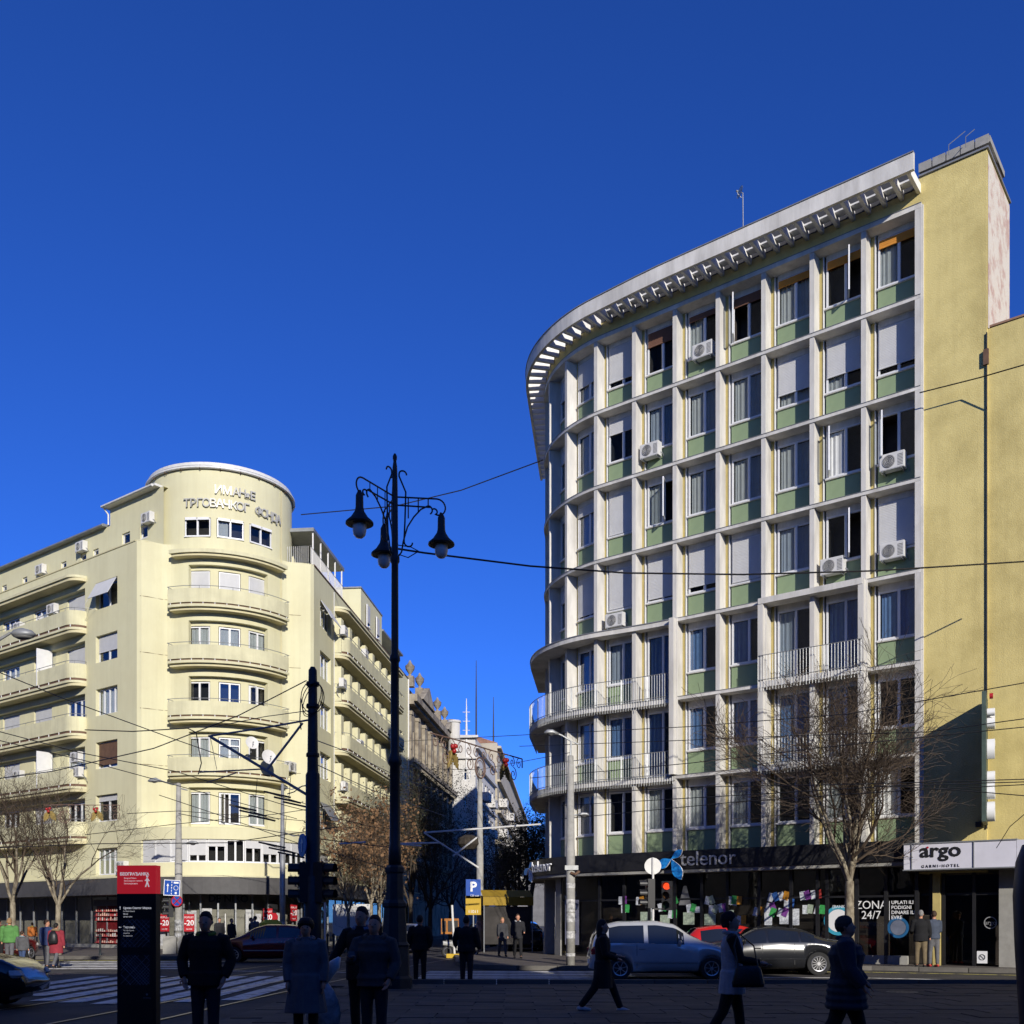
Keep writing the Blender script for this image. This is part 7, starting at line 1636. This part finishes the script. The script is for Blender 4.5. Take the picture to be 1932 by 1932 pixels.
t = thing('handbag', 'black shoulder bag at the hip of the woman in the white vest', 'handbag', (q[0].location.x+.12, 12.35, .80)); mb = MB(); mb.rings([(0, 0, 0, .19, .06), (0, 0, .05, .2, .075), (0, 0, .22, .16, .05), (0, 0, .26, .13, .03)], 14); add('bag_body', (mb, cloth('black_leather', (.012, .012, .013), .45), True), t); mb = MB(); mb.tube([(-.12, 0, .24), (-.16, .05, .5), (-.1, .12, .66), (.08, .05, .5), (.12, 0, .24)], .01, 5); add('strap', (mb, M['black']), t)
person('broad figure with short grey hair in a quilted navy coat walking right', 1597, 11.6, 1.69, 72, nav, .66, blk, ('ash_hair', (.07, .06, .05)), la=(18, 8), ra=(-18, 14), Larm=(12, 12, 30), Rarm=(10, 10, 26), bulk=1.5, near=True, puff=True, flare=.03, hair_r=1.15, trw=1.25, collar=nav, headp=-6)
person('grey-haired man in black jacket and khaki trousers by the hotel door', 1737, 32.6, 1.84, 168, blk, .80, ('khaki_trousers', (.17, .13, .075)), 'g', la=(4, 2), ra=(-4, 0), Larm=(8, 12, 60), Rarm=(4, 12, 20), bulk=1.15, z0=.12, trw=1.1)
person('man in a blue leather jacket, grey trousers and red shoes by the hotel door', 1762, 32.9, 1.82, 192, ('blue_leather', (.06, .075, .11)), .88, ('grey_trousers', (.13, .13, .14)), 'br', la=(6, 4), ra=(-2, 0), Larm=(8, 12, 20), Rarm=(8, 10, 50), shoes=('red_shoes', (.5, .05, .04)), bulk=1.1, z0=.12, headt=-20)
person('fair-haired woman in a green jacket walking away at the left edge', 18, 36.2, 1.72, 185, ('green_jacket', (.10, .26, .07)), .86, ('grey_trousers', (.13, .13, .14)), 'f', long=.08, la=(8, 4), ra=(-8, 4), bulk=1.3)
person('person in a dark red jacket half hidden behind the green jacket', -2, 37.4, 1.7, 185, ('dark_red_jacket', (.12, .03, .03)), .86, blk, 'b', la=(4, 2), ra=(-4, 2), bulk=1.1)
person('boy in a two-tone grey jacket and jeans walking away', 42, 35.2, 1.28, 178, ('grey_kids_jacket', (.10, .10, .105)), .82, ('blue_jeans', (.05, .08, .17)), 'br', la=(10, 4), ra=(-10, 8), bulk=1.25, collar=('pale_scarf', (.3, .4, .42)))
person('child in an orange jacket near the shop entrance', 61, 54, 1.42, 190, ('orange_jacket', (.48, .15, .03)), .84, ('grey_trousers', (.13, .13, .14)), 'br', la=(6, 2), ra=(-6, 2), bulk=1.2, z0=.12, collar=('yellow_hat', (.5, .4, .05)))
person('man in a navy blue jacket crossing beside the red coat', 88, 35.0, 1.66, 160, ('bright_navy', (.03, .05, .14)), .82, ('grey_trousers', (.13, .13, .14)), 'br', la=(6, 2), ra=(-4, 4), bulk=1.2, headt=-40)
q = person('person in a red hooded coat with fur trim wearing a black rucksack', 106, 34.8, 1.60, 172, ('crimson_coat', (.28, .03, .045)), .62, ('grey_trousers', (.13, .13, .14)), 'b', la=(24, 4), ra=(-20, 12), bulk=1.3, hood=('brown_fur', (.28, .19, .10)), flare=.02)
t = thing('rucksack', 'small black rucksack on the back of the red coat', 'rucksack', (q[0].location.x-.02, 34.8-.2, .84)); mb = MB(); mb.rings([(0, 0, 0, .15, .08), (0, -.01, .1, .17, .11), (0, 0, .3, .15, .09), (0, 0, .42, .07, .05)], 12); add('pack', (mb, M['black'], True), t)
person('bald man in a dark coat standing beside the information pillar', 290, 48.5, 1.62, 150, blk, .55, blk, None, z0=.12, la=(4, 2), ra=(-4, 0), bulk=1.2)
person('person in dark clothes and light shoes before the round shop door', 437, 47.6, 1.62, 60, ('dark_coat_b', (.02, .018, .02)), .62, blk, 'b', z0=.12, la=(10, 4), ra=(-14, 8), bulk=1.1)
person('person in dark clothes just inside the round shop door', 414, 51.6, 1.66, 20, ('dark_coat_c', (.02, .02, .024)), .7, blk, 'b', z0=.12, la=(4, 2), ra=(-4, 0), bulk=1.1)
person('woman in a dark coat, left of the couple by the shop window', 474, 49.5, 1.66, 100, ('dark_coat_d', (.016, .016, .018)), .6, blk, 'br', z0=.12, la=(4, 2), ra=(-4, 0), bulk=1.1)
person('man in a grey jacket with dark hair, right of the couple by the shop window', 481, 48.8, 1.74, 250, ('grey_purple_jacket', (.12, .115, .14)), .8, blk, 'b', z0=.12, la=(4, 2), ra=(-4, 0), bulk=1.25)
# dark red advertising column at the right edge, close by
t = thing('advertising_column', 'dark red rounded column at the right edge of the picture', 'column', (X(1932, 6)+.11, 6.0, 0)); mb = MB(); mb.lathe([(.13, 0), (.13, .1), (.12, .5), (.125, 1.0), (.15, 1.45), (.16, 1.75), (.145, 1.95), (.11, 2.05), (.02, 2.08)], n=24); add('shell', (mb, mat('deep_red_shell', (.035, .006, .006), .5, .2, 3), True), t); mb = MB(); mb.lathe([(.18, 0), (.18, .06), (.13, .07)], n=24); add('foot', (mb, M['black']), t)
